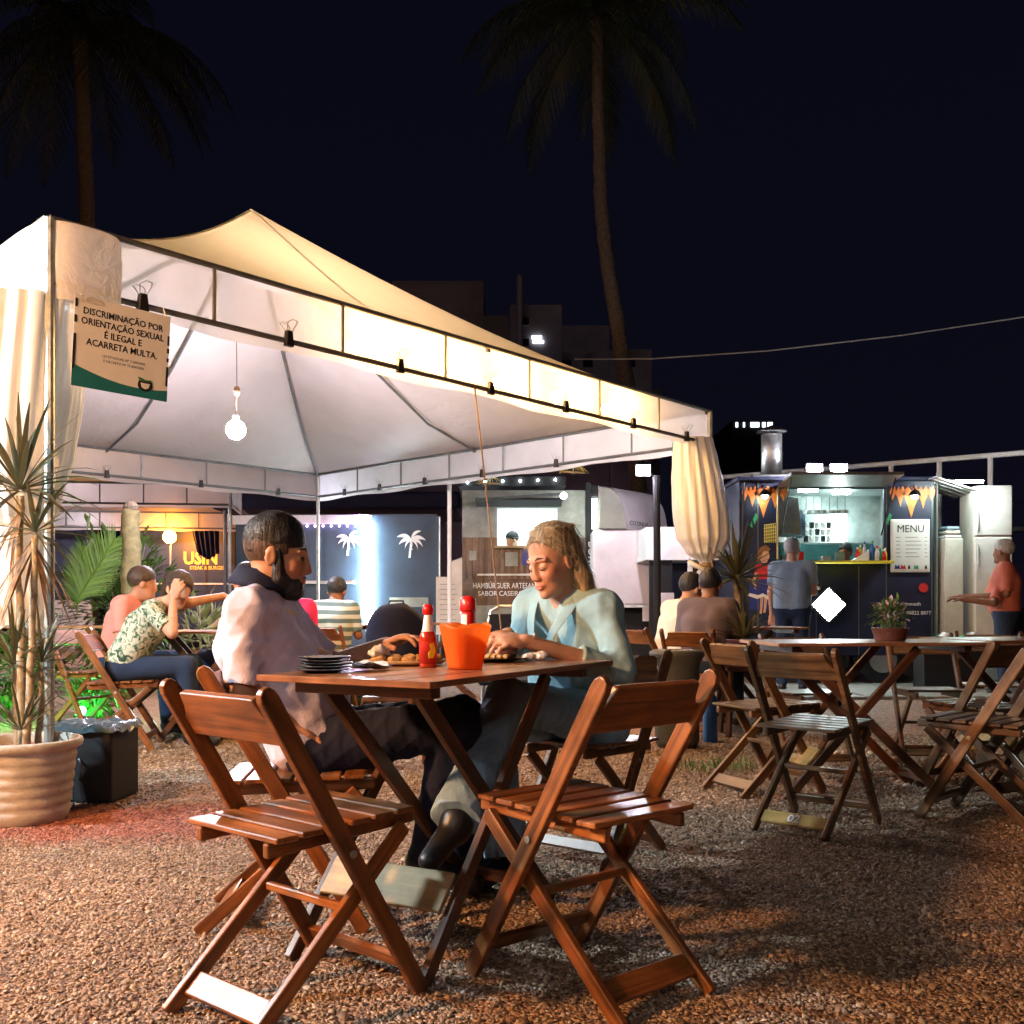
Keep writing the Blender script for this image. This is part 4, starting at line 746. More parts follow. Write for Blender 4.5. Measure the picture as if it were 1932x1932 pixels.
# ------------------------------------------------------------------ lamps
emit('warm_bulb', (1.0, .52, .15), 330); emit('warm_bulb_big', (1.0, .48, .19), 500); emit('fill_bulb', (1.0, .88, .78), 98); emit('globe_light', (.97, .88, 1.0), 520); emit('cool_flood', (.74, .92, 1.0), 1000)
emit('led_strip', (.80, .97, 1.0), 46); emit('amber_bulb', (1.0, .30, .02), 130); emit('truck_flood', (.95, .90, 1.0), 620); emit('room_light', (.80, 1.0, .95), 30); emit('room_light_soft', (.85, 1.0, .98), 8)
emit('diamond_light', (.85, 1.0, .95), 40); emit('violet_led', (.75, .20, 1.0), 60); emit('green_led', (.02, 1.0, .10), 260); emit('lit_window', (.8, .9, 1.0), 1.4); emit('violet_small', (.85, .45, 1.0), 12); emit('green_glass', (.0, .75, .08), 1.0)
def sphere(mb, c, r, n=14, m=9, sq=1.0):
    prof = [(max(1e-6, r * math.sin(math.pi * i / m)), -r * math.cos(math.pi * i / m) * sq) for i in range(m + 1)]; return mb.lathe(prof, c, n)
def bulb(loc, label, m='warm_bulb', r=.045, drop=.12, group=None):
    t = thing('light_bulb', label, 'lamp', loc, 0, group); sphere(MB(), (0, 0, 0), r).build('glass', m, t, True); MB().lathe([(r * .5, r * .75), (r * .5, r * 1.9), (1e-6, r * 2.0)], (0, 0, 0), 10).build('socket', 'black_plastic', t); MB().tube([(0, 0, r * 1.9), (0, 0, r * 1.9 + drop)], .004, 6).build('cable', 'black_plastic', t); return t
# ------------------------------------------------------------------ party tents
KT = 1.06; ZB, ZT = HC + 1.43 * KT, HC + 1.72 * KT
def tent(label, cs, apex, fine=True, inside_edges=(), nclip=6, group='white party tents', clip_edges=()):
    cs = [V3((x, y, 0)) for x, y in cs]; ctr = sum(cs, V3()) / 4
    t = thing('party_tent', label, 'tent', (cs[0].x, cs[0].y, 0), 0, group)
    # roof: four sagging gores
    for e in range(4):
        a, b = cs[e], cs[(e + 1) % 4]; n, m = (22, 18) if fine else (8, 7); vs = []; fs = []
        for j in range(m + 1):
            q = j / m
            for i in range(n + 1):
                s = i / n; p = a + (b - a) * s; p = p + (ctr - p) * q; hip = abs(2 * s - 1)
                z = ZT + .012 + (apex - ZT) * (q ** 1.22) - .16 * (1 - hip ** 2) * math.sin(math.pi * min(1, q * 1.05)) * (1 - q) - .04 * math.sin(math.pi * q)
                vs.append((p.x, p.y, z))
        for j in range(m):
            for i in range(n): k = j * (n + 1) + i; fs.append((k, k + 1, k + n + 2, k + n + 1))
        mb = MB(); mb.faces(vs, fs); buildw(mb, 'roof_panel', 'tent_cloth', t, True)
    for e in range(4):
        a, b = cs[e], cs[(e + 1) % 4]; d = (b - a).normalized(); out = V3((d.y, -d.x, 0)); L = (b - a).length
        if out.dot(a - ctr) < 0: out = -out
        off = -.028 if e in inside_edges else .028
        # valance, slightly loose
        n = 60 if fine else 16; mb = MB(); vs = []; ph = e * 1.7
        for i in range(n + 1):
            s = i / n; p = a + d * L * s + out * off
            for k in range(5):
                z = ZB - .055 + (ZT - ZB + .065) * k / 4; w = .007 * math.sin(s * 41 + ph + k) * math.sin(math.pi * k / 4) + .006 * math.sin(s * 17 + k * 2.1 + ph) + (.006 * math.sin(s * 73 + k * .8) if k == 0 else 0)
                vs.append(p + out * w + V3((0, 0, z + (.012 * math.sin(s * 29 + ph) if k == 0 else 0))))
        mb.faces(vs, [(i * 5 + k, (i + 1) * 5 + k, (i + 1) * 5 + k + 1, i * 5 + k + 1) for i in range(n) for k in range(4)]); buildw(mb, 'valance', 'valance_cloth', t, True)
        for z in (ZB, ZT): buildw(MB().tube([a + V3((0, 0, z)), b + V3((0, 0, z))], .016, 8), 'rail', 'grey_pipe', t)
        nb = 7 if fine else 8
        for i in range(1, nb):
            p = a + d * L * (i / nb); buildw(MB().tube([p + V3((0, 0, ZB + .012)), p + V3((0, 0, ZT - .012))], .011, 6), 'strut', 'grey_pipe', t)
    for c in cs:
        buildw(MB().tube([c + V3((0, 0, 0)), c + V3((0, 0, ZT))], .024, 10), 'post', 'galvanised', t); buildw(MB().box(c.x - .08, c.x + .08, c.y - .08, c.y + .08, 0, .012), 'foot_plate', 'galvanised', t)
    if fine:
        for c in cs + [(cs[i] + cs[(i + 1) % 4]) / 2 for i in range(4)]:
            pts = []
            for q in (0, .25, .5, .75, .985): p = c + (ctr - c) * q; mid = .0 if c in cs else .16 * math.sin(math.pi * min(1, q * 1.05)) * (1 - q); pts.append(V3((p.x, p.y, ZT - .03 + (apex - ZT - .05) * q ** 1.22 - mid - .04 * math.sin(math.pi * q))))
            buildw(MB().tube(pts, .014, 6), 'rafter', 'grey_pipe', t)
    return t, cs, ctr
A_, B_, C_ = (-2.06 * KT, 4.56 * KT), (1.76 * KT, 9.12 * KT), (-2.58 * KT, 13.62 * KT); D_ = (A_[0] + C_[0] - B_[0], A_[1] + C_[1] - B_[1])
tent1, TC, TCTR = tent('large white party tent with lit valance behind the couple', [A_, B_, C_, D_], HC + 3.5 * KT, True, inside_edges=(0,))
tent2, TC2, _ = tent('smaller looking white party tent far behind on the left', [(-4.3, 15.6), (-5.0, 20.6), (-10.0, 19.9), (-9.3, 14.9)], 4.2, False, inside_edges=(3,))
# spring clips holding the valance
def make_clip():
    t = thing('valance_clip', 'black spring clip on the tent rail nearest the poster', 'clip', (0, 0, 0), 0, 'black clips on the tent rails')
    MB().poly([(-.030, -.045), (.030, -.045), (.020, .045), (-.020, .045)], (0, 0, 0), (1, 0, 0), (0, 0, 1), .032).build('body', 'black_plastic', t, bevel=.004)
    for s in (-1, 1):
        w = MB().tube([(-.018, s * .006, .04), (-.034, s * .035, .085), (-.010, s * .05, .10), (.026, s * .045, .098), (.030, s * .03, .08), (.018, s * .006, .04)], .0028, 5); w.build('wire_handle', 'galvanised', t)
    return t
clip0 = make_clip(); first = True
ordn = ['first', 'second', 'third', 'fourth', 'fifth', 'sixth', 'seventh']
for e, ss, nm in ((0, (.075, .22, .36, .50, .64, .79, .93), 'front rail counting from the poster'), (1, (.06, .30, .48, .64, .78, .90), 'right far rail counting from the tied curtain'), (2, (.11, .30, .50, .66), 'left far rail counting from the far corner post')):
    a, b = TC[e], TC[(e + 1) % 4]; d = (b - a).normalized(); rz = math.atan2(d.y, d.x); out = V3((d.y, -d.x, 0)); ctrv = TCTR - a
    if out.dot(ctrv) > 0: out = -out
    side = 1 if e == 0 else -1
    for i, s in enumerate(ss):
        p = a + d * (b - a).length * s + out * side * .012; loc = (p.x, p.y, ZB + .012)
        lab = 'black spring clip, %s on the %s' % (ordn[i], nm)
        if first: clip0.location = loc; clip0.rotation_euler = (0, 0, rz); clip0['label'] = lab; first = False
        else: dup(clip0, loc, rz + RND.uniform(-.1, .1), lab, 'black clips on the tent rails')
# warm bulbs strung behind the front valance
AB = (TC[1] - TC[0]); ABd = AB.normalized(); inn = V3((-ABd.y, ABd.x, 0)); inn = inn if inn.dot(TCTR - TC[0]) > 0 else -inn
for i, s in enumerate((.335, .44, .555, .67, .78)):
    p = TC[0] + AB * s + inn * .22; bulb((p.x, p.y, ZB + .15), 'warm bulb behind the front valance, %s from the left' % ordn[i], 'warm_bulb', .042, .10, 'warm bulbs behind the valance')
# globe pendant
gp = PX(445, 811, 9.5); gl = thing('globe_lamp', 'round white globe lamp hanging inside the big tent', 'lamp', gp)
sphere(MB(), (0, 0, 0), .088, 20, 12).build('globe', 'globe_light', gl, True); MB().lathe([(.02, .085), (.03, .1), (.03, .13), (1e-6, .14)], (0, 0, 0), 10).build('socket', 'white_plastic', gl); MB().tube([(0, 0, .13), (.01, 0, .34), (0, 0, 1.75)], .004, 6).build('cable', 'dead_leaf', gl); sphere(MB(), (.01, 0, .36), .032, 10, 6, 1.6).build('knot', 'dead_leaf', gl, True)
g2 = dup(gl, (-8.6, 17.2, 2.9), 0, 'round white globe lamp added unseen inside the far left tent');  # second globe added out of sight to light the far tent's valance
# poster hung from the front rail
def poster():
    a = TC[0] + AB * .016; d = ABd; n = V3((d.y, -d.x, 0)); n = n if n.dot(V3((0, -1, 0))) > 0 else -n
    t = thing('poster', 'white printed notice with teal lower edge hung from the tent rail', 'poster', (a.x, a.y, 1.9)); o = a + n * .05 + V3((0, 0, ZB - .035)); dn = V3((-d.x * .055, -d.y * .055, -1)).normalized(); W_, H_ = .505, .44
    up = -dn; ax = (d + V3((0, 0, -.012))).normalized()
    def at(x, y, k=0): return o + ax * x + dn * y + n * k
    b = MB().poly([(0, 0), (W_, 0), (W_, -H_), (0, -H_)], o, ax, up, .004); buildw(b, 'sheet', 'poster_white', t)
    cv = [(x * W_, -H_ + .075 - .035 * math.sin(x * 2.6) + (.02 if False else 0) + .03 * (x - 1) ** 2) for x in np.linspace(0, 1, 13)]
    b = MB().poly([(0, -H_), (W_, -H_)] + cv[::-1], at(0, 0, .0032), ax, up, .002); buildw(b, 'teal_band', 'poster_teal', t)
    for x0, segs in ((.0, ((-.02, -.06), (-.10, -.135), (-.19, -.36))), (W_ - .012, ((-.10, -.15), (-.165, -.19), (-.215, -.235), (-.26, -.36)))):
        for s0, s1 in segs: b = MB().poly([(x0, s1), (x0 + .012, s1), (x0 + .012, s0), (x0, s0)], at(0, 0, .0032), ax, up, .002); buildw(b, 'border_mark', 'print_black', t)
    for s_, y, sz in (('DISCRIMINAÇÃO POR', .085, .046), ('ORIENTAÇÃO SEXUAL', .134, .046), ('É ILEGAL E', .183, .046), ('ACARRETA MULTA.', .232, .046)):
        keep(text('lettering', s_, sz, at(W_ * .5, y, .0025), ax, up, 'print_black', None, bold=.0006, depth=.0006, sx=.93), t)
    for s_, y in (('LEI ESTADUAL Nº 7.309/2003', .277), ('E DECRETO Nº 27.604/2006', .30)): keep(text('small_print', s_, .018, at(W_ * .52, y, .0025), ax, up, 'print_grey', None, depth=.0006), t)
    c = at(W_ * .755, .372, .0035)
    ring = MB(); n_ = 18
    outp = [(.040 * math.cos(a_), .032 * math.sin(a_) - .004) for a_ in np.linspace(math.pi, 2 * math.pi, n_)] + [(.036, .016), (-.036, .016)]
    b = MB().poly(outp, c, ax, up, .002); buildw(b, 'emblem', 'print_black', t)
    b = MB().poly([(-.026, .006), (.026, .006), (.018, -.016), (0, -.024), (-.018, -.016)], c + n * .0015, ax, up, .0012); buildw(b, 'emblem_shield', 'poster_white', t)
    b = MB().poly([(-.042, .034), (-.018, .030), (0, .022), (.03, .026), (.034, .017), (-.034, .017)], c + n * .0015, ax, up, .0012); buildw(b, 'emblem_leaf', 'poster_green', t)
    for x in (.03, W_ - .03): b = MB().tube([at(x, .004, .004), at(x + .004, -.05, -.03)], .004, 6); buildw(b, 'tie', 'white_plastic', t)
poster()
for i, (u, v, Y_) in enumerate(((925, 902, 12.6), (1083, 880, 11.4))):
    p_ = PX(u, v, Y_); t = thing('straw_ornament', ('straw ornament hanging under the far rail above the slatted trailer', 'straw ornament with a tassel hanging nearest the tied curtain')[i], 'ornament', p_, 0, 'straw ornaments'); r = random.Random(i)
    for k in range(12): a = r.uniform(0, 6.28); MB().tube([(0, 0, .02), (.10 * math.cos(a), .10 * math.sin(a), -.01), (.17 * math.cos(a), .17 * math.sin(a), -.07)], [.007, .006, .002], 4).build('straw', 'mural_yellow', t)
    MB().tube([(0, 0, .02), (0, 0, .17)], .004, 4).build('string', 'dead_leaf', t); MB().beam((-.12, 0, -.06), (.12, 0, -.07), .02, .02).build('stick', 'pale_wood', t)
# tied curtains at the tent corners
def curtain(label, c, prof, name='tied_curtain', tilt=(0, 0), pleats=15, seed=1, ax=1.0, ay=1.0, rot=0, m='curtain_cloth', amp=1.0):
    r = random.Random(seed); ph = [r.uniform(0, 6.28) for _ in range(4)]
    t = thing(name, label, 'curtain', (c[0], c[1], 0)); n = 132; mb = MB(); base = []; zs = [p[1] for p in prof]
    P = []
    for i in range(len(prof) - 1):                     # refine the profile
        for k in range(5): q = k / 5; q2 = q * q * (3 - 2 * q); P.append((prof[i][0] + (prof[i + 1][0] - prof[i][0]) * q2, prof[i][1] + (prof[i + 1][1] - prof[i][1]) * q))
    P.append(prof[-1]); vs = []; z0, z1 = zs[0], zs[-1]; cr, sr = math.cos(rot), math.sin(rot)
    for rr, z in P:
        q = (z - z0) / (z1 - z0)
        for k in range(n):
            a = 2 * math.pi * k / n; w = .10 * math.sin(pleats * a + ph[0] + 1.5 * math.sin(q * 3 + ph[1])) + .07 * math.sin((pleats // 2) * a + ph[2] - q * 2) + .04 * math.sin(31 * a + q * 9)
            R = rr * (1 + amp * w * min(1, .08 / max(rr, .02) + .65)); x, y = math.cos(a) * R * ax, math.sin(a) * R * ay
            vs.append((x * cr - y * sr + tilt[0] * q, x * sr + y * cr + tilt[1] * q, z + .012 * math.sin(7 * a + ph[3]) * (q > .93)))
    m_ = len(P); mb.faces(vs, [(i * n + k, i * n + (k + 1) % n, (i + 1) * n + (k + 1) % n, (i + 1) * n + k) for i in range(m_ - 1) for k in range(n)])
    mb.build('fabric', m, t, True); return t
b0 = TC[1]; cb = curtain('cream curtain bundled and tied round the right tent post', (b0.x - .17, b0.y - .05), [(.18, 2.52), (.205, 2.33), (.23, 2.12), (.25, 1.80), (.24, 1.60), (.17, 1.46), (.058, 1.367), (.053, 1.33), (.09, 1.256), (.075, 1.13), (.012, 1.0)], seed=3, tilt=(.16, 0), amp=.55)
MB().lathe([(.062, 1.31), (.070, 1.325), (.070, 1.345), (.062, 1.36)], (.13, 0, 0), 20).build('tie', 'dead_leaf', cb, True)
MB().tube([(.02, -.06, 1.33), (-.05, -.12, 1.36), (.06, -.14, 1.30), (.22, -.10, 1.26)], [.03, .025, .02, .008], 8).build('knot', 'curtain_cloth', cb, True)
a0 = TC[0]; ca = curtain('white curtain hanging at the left tent corner, gathered low', (a0.x - .12, a0.y + .12), [(.24, 2.44), (.235, 2.25), (.23, 2.0), (.21, 1.72), (.16, 1.48), (.12, 1.32), (.10, 1.2), (.11, 1.10), (.14, .98), (.10, .86)], seed=8, tilt=(-.08, 0), ax=1.0, ay=.75, rot=.6, m='white_curtain', amp=.4)
# plastic corner sleeve on the near left corner
cs = MB(); d1 = ABd; d2 = (TC[3] - TC[0]).normalized(); p0 = TC[0]; o1 = V3((d1.y, -d1.x, 0)); o1 = o1 if o1.dot(TCTR - p0) < 0 else -o1; o2 = V3((d2.y, -d2.x, 0)); o2 = o2 if o2.dot(TCTR - p0) < 0 else -o2
pts = [p0 + d1 * .34 + o1 * .045, p0 + d1 * .16 + o1 * .055, p0 + o1 * .05 + o2 * .05, p0 + d2 * .4 + o2 * .05, p0 + d2 * 1.2 + o2 * .05, p0 + d2 * 2.2 + o2 * .05]
rows = 7; vs = []
for k in range(rows):
    for i, p in enumerate(pts): w = .008 * math.sin(i * 2.2 + k * 1.4); vs.append(p + (o1 + o2) * w + V3((0, 0, ZB - .07 + .37 * k / (rows - 1))))
cs.faces(vs, [(k * 6 + i, k * 6 + i + 1, (k + 1) * 6 + i + 1, (k + 1) * 6 + i) for k in range(rows - 1) for i in range(5)]); o = buildw(cs, 'corner_sleeve', 'sleeve_cloth', tent1, True); sb = o.modifiers.new('s', 'SUBSURF'); sb.levels = sb.render_levels = 2
# guy ropes
t = thing('guy_rope', 'thin rope running from the front rail down behind the woman', 'rope', (.0, 6.7, 0), 0, 'tent ropes'); buildw(MB().tube([(-.26, 7.10, ZB), (-.20, 7.09, 1.95), (-.095, 7.09, .97), (.02, 7.09, 0)], .006, 6), 'cord', 'dead_leaf', t)
t = thing('guy_rope', 'thin rope beside the tied curtain down to the concrete block', 'rope', (1.9, 8.9, 0), 0, 'tent ropes'); buildw(MB().tube([(1.76, 9.5, ZB), (1.84, 9.45, 1.4), (1.96, 9.35, 0.25)], .006, 6), 'cord', 'dead_leaf', t)
# off-picture lamps of the same place: a warm lantern post on the left and a cool floodlight post
def lamp_post(label, x, y, z, m, r, flood=False, aim=None):
    t = thing('lamp_post', label, 'lamp', (x, y, 0)); MB().tube([(0, 0, 0), (0, 0, z + .15)], .03, 10).build('pole', 'grey_pipe', t); MB().lathe([(.12, 0), (.12, .02), (.04, .05)], (0, 0, 0), 14).build('base', 'grey_pipe', t)
    if not flood: sphere(MB(), (.12, 0, z), r).build('bulb', m, t, True); MB().tube([(0, 0, z + .13), (.06, 0, z + .16), (.12, 0, z + .12), (.12, 0, z + r * .8)], .012, 8).build('arm', 'grey_pipe', t)
    else:
        d = V3(aim).normalized(); s = d.cross(V3((0, 0, 1))).normalized(); u = s.cross(d); c = V3((0, 0, z)) + d * .1
        MB().poly([(-.16, -.11), (.16, -.11), (.16, .11), (-.16, .11)], c, s, u, .06).build('housing', 'black_plastic', t); MB().poly([(-.14, -.09), (.14, -.09), (.14, .09), (-.14, .09)], c + d * .034, s, u, .004).build('lens', m, t)
    return t
lamp_post('warm lantern on a post left of the camera', -3.75, 1.25, 2.55, 'warm_bulb_big', .16)
sg = thing('fill_string', 'added string of warm fill bulbs behind the camera', 'lamp', (0, -.8, 0)); pts = [V3((-4.8 + 6.0 * i / 24, .6 - 1.8 * i / 24, 3.05 - .35 * math.sin(math.pi * i / 24))) for i in range(25)]; MB().tube(pts, .006, 5).build('cable', 'black_plastic', sg)  # bulb string added out of view to lift and soften the foreground light
for i in range(2, 24, 3): sphere(MB(), pts[i] - V3((0, 0, .09)), .05).build('bulb', 'fill_bulb', sg, True); MB().tube([pts[i], pts[i] - V3((0, 0, .05))], .016, 8).build('socket', 'black_plastic', sg)
for p in (pts[0], pts[-1]): MB().tube([(p.x, p.y, 0), (p.x, p.y, p.z + .1)], .035, 8).build('pole', 'grey_pipe', sg)
lamp_post('cool floodlight on a post far left of the tent', -5.2, 3.2, 3.2, 'cool_flood', .1, True, (.72, .30, -.42))
emit('tube_light', (.88, 1.0, .95), 20); emit('pole_flood', (.95, .88, 1.0), 190); emit('fridge_fill', (.85, 1.0, .92), 120)
# ------------------------------------------------------------------ navy trailer on the right
def wallhole(mb, x0, x1, z0, z1, hx0, hx1, hz0, hz1, y0, y1):
    mb.box(x0, hx0, y0, y1, z0, z1); mb.box(hx1, x1, y0, y1, z0, z1); mb.box(hx0, hx1, y0, y1, z0, hz0); mb.box(hx0, hx1, y0, y1, hz1, z1); return mb
def room(mb, x0, x1, y0, y1, z0, z1):          # inside faces only
    mb.face([(x0, y1, z0), (x1, y1, z0), (x1, y1, z1), (x0, y1, z1)]); mb.face([(x0, y0, z0), (x0, y1, z0), (x0, y1, z1), (x0, y0, z1)]); mb.face([(x1, y1, z0), (x1, y0, z0), (x1, y0, z1), (x1, y1, z1)]); mb.face([(x0, y0, z1), (x0, y1, z1), (x1, y1, z1), (x1, y0, z1)]); mb.face([(x0, y0, z0), (x1, y0, z0), (x1, y1, z0), (x0, y1, z0)]); return mb
def navy_trailer():
    Y = 12.2; k = Y / FPX; X = lambda u: (u - 966) * k; Z = lambda v: HC + (HOR - v) * k
    t = thing('food_trailer', 'navy food trailer with menu board and glowing diamond panel', 'trailer', (3.9, Y, 0), 0, 'food trailers')
    x0, x1, z0, z1 = X(1395), X(1762), .36, Z(908); hx0, hx1, hz0, hz1 = X(1466), X(1668), Z(1061), Z(922)
    buildw(wallhole(MB(), x0, x1, z0, z1, hx0, hx1, hz0, hz1, Y, Y + .05), 'front_wall', 'navy_paint', t)
    b = MB(); b.box(x0, x0 + .05, Y + .052, Y + 2.2, z0, z1); b.box(x1 - .05, x1, Y + .052, Y + 2.2, z0, z1); b.box(x0 + .052, x1 - .052, Y + 2.15, Y + 2.2, z0, z1); buildw(b, 'side_walls', 'navy_paint', t)
    buildw(MB().box(x0 - .04, x1 + .04, Y - .06, Y + 2.24, z1 + .003, z1 + .05), 'roof', 'navy_paint', t, bevel=.01); buildw(MB().box(x0 + .06, x1 - .06, Y + .06, Y + 2.14, z0, z0 + .04), 'floor', 'steel', t)
    b = room(MB(), x0 + .06, x1 - .06, Y + .06, Y + 1.6, z0 + .05, z1 - .01); buildw(b, 'lining', 'floor_interior', t)
    # inside: hood, shelf, back counter
    xa, xb = hx0, hx1; buildw(MB().poly([(xa, 0), (xa + .42, -.02), (xa + .38, .42), (xa, .5)], (0, Y + .75, Z(1000)), (1, 0, 0), (0, 0, 1), .6), 'extractor_hood', 'steel', t)
    buildw(MB().box(xa + .43, xa + .68, Y + 1.2, Y + 1.5, Z(1000), Z(945)), 'oven', 'slate_paint', t); buildw(MB().box(xa - .2, xb + .3, Y + 1.25, Y + 1.55, Z(1012) - .02, Z(1012)), 'shelf', 'steel', t); buildw(MB().box(xa - .2, xb + .3, Y + 1.2, Y + 1.55, Z(1060), Z(1016)), 'back_counter', 'teal_panel', t)
    buildw(MB().box(xa + .28, xa + .5, Y + 1.22, Y + 1.45, Z(1011), Z(1000)), 'tray', 'white_plastic', t)
    for i in range(5):
        for j in range(3): buildw(MB().lathe([(.03, 0), (.034, .07), (.026, .08), (1e-6, .082)], (xa + .72 + i * .075, Y + 1.3, Z(1010) + j * .09), 8), 'cup', 'white_plastic' if (i + j) % 3 else 'black_plastic', t)
    buildw(MB().tube([(hx0 + .53, Y + .55, z1 - .06), (hx0 + .53, Y + .55, z1 - .015)], .12, 16), 'ceiling_lamp', 'room_light', t)
    buildw(MB().box(hx1 - .30, hx1 - .10, Y + .9, Y + 1.0, z1 - .05, z1 - .02), 'ceiling_lamp', 'room_light', t)
    buildw(MB().box(xb - .14, xb - .02, Y + 1.3, Y + 1.5, Z(1008), Z(955)), 'wall_lamp', 'room_light_soft', t)
    # seams, handles, hanging pans and boxes
    for u in (1430, 1540, 1620, 1672, 1758): buildw(MB().box(X(u) - .006, X(u) + .006, Y - .0065, Y - .0005, z0, Z(1068) if 1466 < u < 1668 else z1), 'panel_seam', 'grey_pipe', t)
    for i in range(6): buildw(MB().lathe([(.05 - .005 * (i % 3), 0), (.055, .05)], (hx0 + .62 + i * .10, Y + .95, hz1 - .22), 12), 'hanging_pan', 'steel', t); buildw(MB().tube([(hx0 + .62 + i * .10, Y + .95, hz1 - .17), (hx0 + .62 + i * .10, Y + .95, hz1 + .0)], .004, 4), 'pan_hook', 'black_plastic', t)
    for i in range(7): buildw(MB().box(hx0 + .02 + i * .17, hx0 + .12 + i * .17, Y + .5, Y + .6, Z(1061), Z(1061) + .05 + .05 * ((i * 7) % 3)), 'counter_tub', ('white_plastic', 'steel', 'red_plastic', 'black_plastic')[i % 4], t)
    buildw(MB().tube([(x0 + .05, Y - .02, z1 - .02), (x0 + .02, Y - .03, 1.4), (x0 + .06, Y - .02, .5), (x0 - .3, Y - .1, .02)], .012, 6), 'power_cable', 'black_plastic', t)
    # counter
    buildw(MB().box(hx0 - .02, hx1 + .03, Y - .26, Y - .002, Z(1064), Z(1064) + .028), 'counter', 'yellow', t, bevel=.005)
    # raised hatch with struts
    b = MB().poly([(hx0, 0), (hx1, 0), (hx1, .62), (hx0, .62)], (0, Y - .01, hz1 + .03), (1, 0, 0), V3((0, -1, .12)), .035); buildw(b, 'hatch', 'steel', t)
    for xx in (hx0 + .04, hx1 - .04): buildw(MB().tube([(xx, Y - .02, Z(1010)), (xx - .0, Y - .48, hz1 + .07)], .009, 6), 'gas_strut', 'black_plastic', t)
    buildw(MB().tube([(hx0 + .0, Y - .02, hz0 + .03), (hx0, Y - .02, hz1)], .012, 6), 'window_trim', 'pale_wood', t)
    # chimney
    cx, cy = X(1470), Y + .35; buildw(MB().lathe([(.125, z1 + .05), (.125, Z(812)), (.12, Z(811))], (cx, cy, 0), 24), 'chimney', 'steel', t, True); buildw(MB().lathe([(.19, Z(806)), (.17, Z(803)), (1e-4, Z(792))], (cx, cy, 0), 20), 'chimney_cap', 'grey_pipe', t)
    for i in range(3): a = i * 2.1; buildw(MB().tube([(cx + .11 * math.cos(a), cy + .11 * math.sin(a), Z(813)), (cx + .12 * math.cos(a), cy + .12 * math.sin(a), Z(805))], .006, 5), 'cap_stay', 'grey_pipe', t)
    buildw(MB().box(X(1420), X(1490), Y - .02, Y + .6, z1 + .05, z1 + .075), 'chimney_flashing', 'grey_pipe', t)
    # floodlights on the roof
    for u in (1530, 1576):
        f = MB().box(X(u) - .10, X(u) + .10, Y - .15, Y - .09, Z(901), Z(878)); o = buildw(f, 'floodlight', 'black_plastic', t); buildw(sphere(MB(), (X(u), Y - .19, Z(889)), .06, 12, 8), 'flood_lens', 'truck_flood', t, True); buildw(MB().tube([(X(u), Y - .05, z1 + .04), (X(u), Y - .08, Z(890))], .012, 6), 'flood_bracket', 'grey_pipe', t)
    # gooseneck lamps each side
    for u in (1437, 1716):
        buildw(MB().tube([(X(u), Y - .005, Z(920)), (X(u), Y - .10, Z(915)), (X(u), Y - .16, Z(926))], .010, 6), 'lamp_arm', 'black_plastic', t); buildw(MB().lathe([(.075, Z(938)), (.05, Z(931)), (.02, Z(927)), (1e-5, Z(926))], (X(u), Y - .16, 0), 16), 'lamp_shade', 'black_plastic', t); buildw(sphere(MB(), (X(u), Y - .16, Z(938)), .04, 10, 6), 'lamp_bulb', 'room_light', t)
        # painted flames under the lamps
        for dx, hh, wd in ((-.13, .17, .06), (0, .30, .11), (.14, .19, .07), (.24, .11, .05), (-.22, .10, .04)):
            buildw(MB().poly([(dx - wd, 0), (dx - wd * .3, .07), (dx, .02), (dx + wd * .5, .08), (dx + wd, 0), (dx + wd * .35, -hh * .55), (dx, -hh), (dx - wd * .4, -hh * .5)], (X(u) + .02, Y - .0035, Z(945) + .10), (1, 0, 0), (0, 0, 1), .005), 'painted_flame', 'orange_paint', t)
    # menu board
    mx0, mx1, mz0, mz1 = X(1679), X(1753), Z(1080), Z(980)
    o = buildw(MB().box(mx0, mx1, Y - .03, Y - .003, mz0, mz1), 'menu_board', 'white_paint', t, bevel=.018, seg=3)
    buildw(MB().box(mx0 + .025, mx1 - .025, Y - .034, Y - .0305, mz0 + .03, mz1 - .03), 'menu_sheet', 'poster_white', t)
    keep(text('menu_title', 'MENU', .125, ((mx0 + mx1) / 2, Y - .036, mz1 - .155), (1, 0, 0), (0, 0, 1), 'print_black', None, bold=.0, depth=.001, sx=.95), t)
    for i in range(6):
        z = mz1 - .22 - i * .046
        for a, b in ((.06, .12), (.17, .36), (.40, .435)): buildw(MB().box(mx0 + a, mx0 + a + (b - a) * RND.uniform(.7, 1), Y - .0365, Y - .0345, z, z + .008), 'menu_line', 'print_grey', t)
    for dx, w, m in ((.04, .07, 'mural_blue'), (.11, .07, 'mural_red'), (.20, .03, 'print_black'), (.40, .03, 'print_black'), (.27, .06, 'mural_green')): buildw(MB().poly([(0, 0), (w, 0), (w * .8, .05), (w * .45, .03), (w * .2, .055)], (mx0 + dx, Y - .0355, mz0 + .04), (1, 0, 0), (0, 0, 1), .002), 'menu_picture', m, t)
    # glowing diamond
    dx_, dz_ = X(1561), Z(1141); s = .235; buildw(MB().poly([(-s, 0), (0, -s), (s, 0), (0, s)], (dx_, Y - .03, dz_), (1, 0, 0), (0, 0, 1), .05), 'diamond_frame', 'black_plastic', t); s = .195; buildw(MB().poly([(-s, 0), (0, -s), (s, 0), (0, s)], (dx_, Y - .057, dz_), (1, 0, 0), (0, 0, 1), .004), 'diamond_light', 'diamond_light', t)
    buildw(MB().tube([(X(1742), Y - .012, Z(1109)), (X(1742), Y - .003, Z(1109))], .055, 20), 'red_reflector', 'mural_red', t)
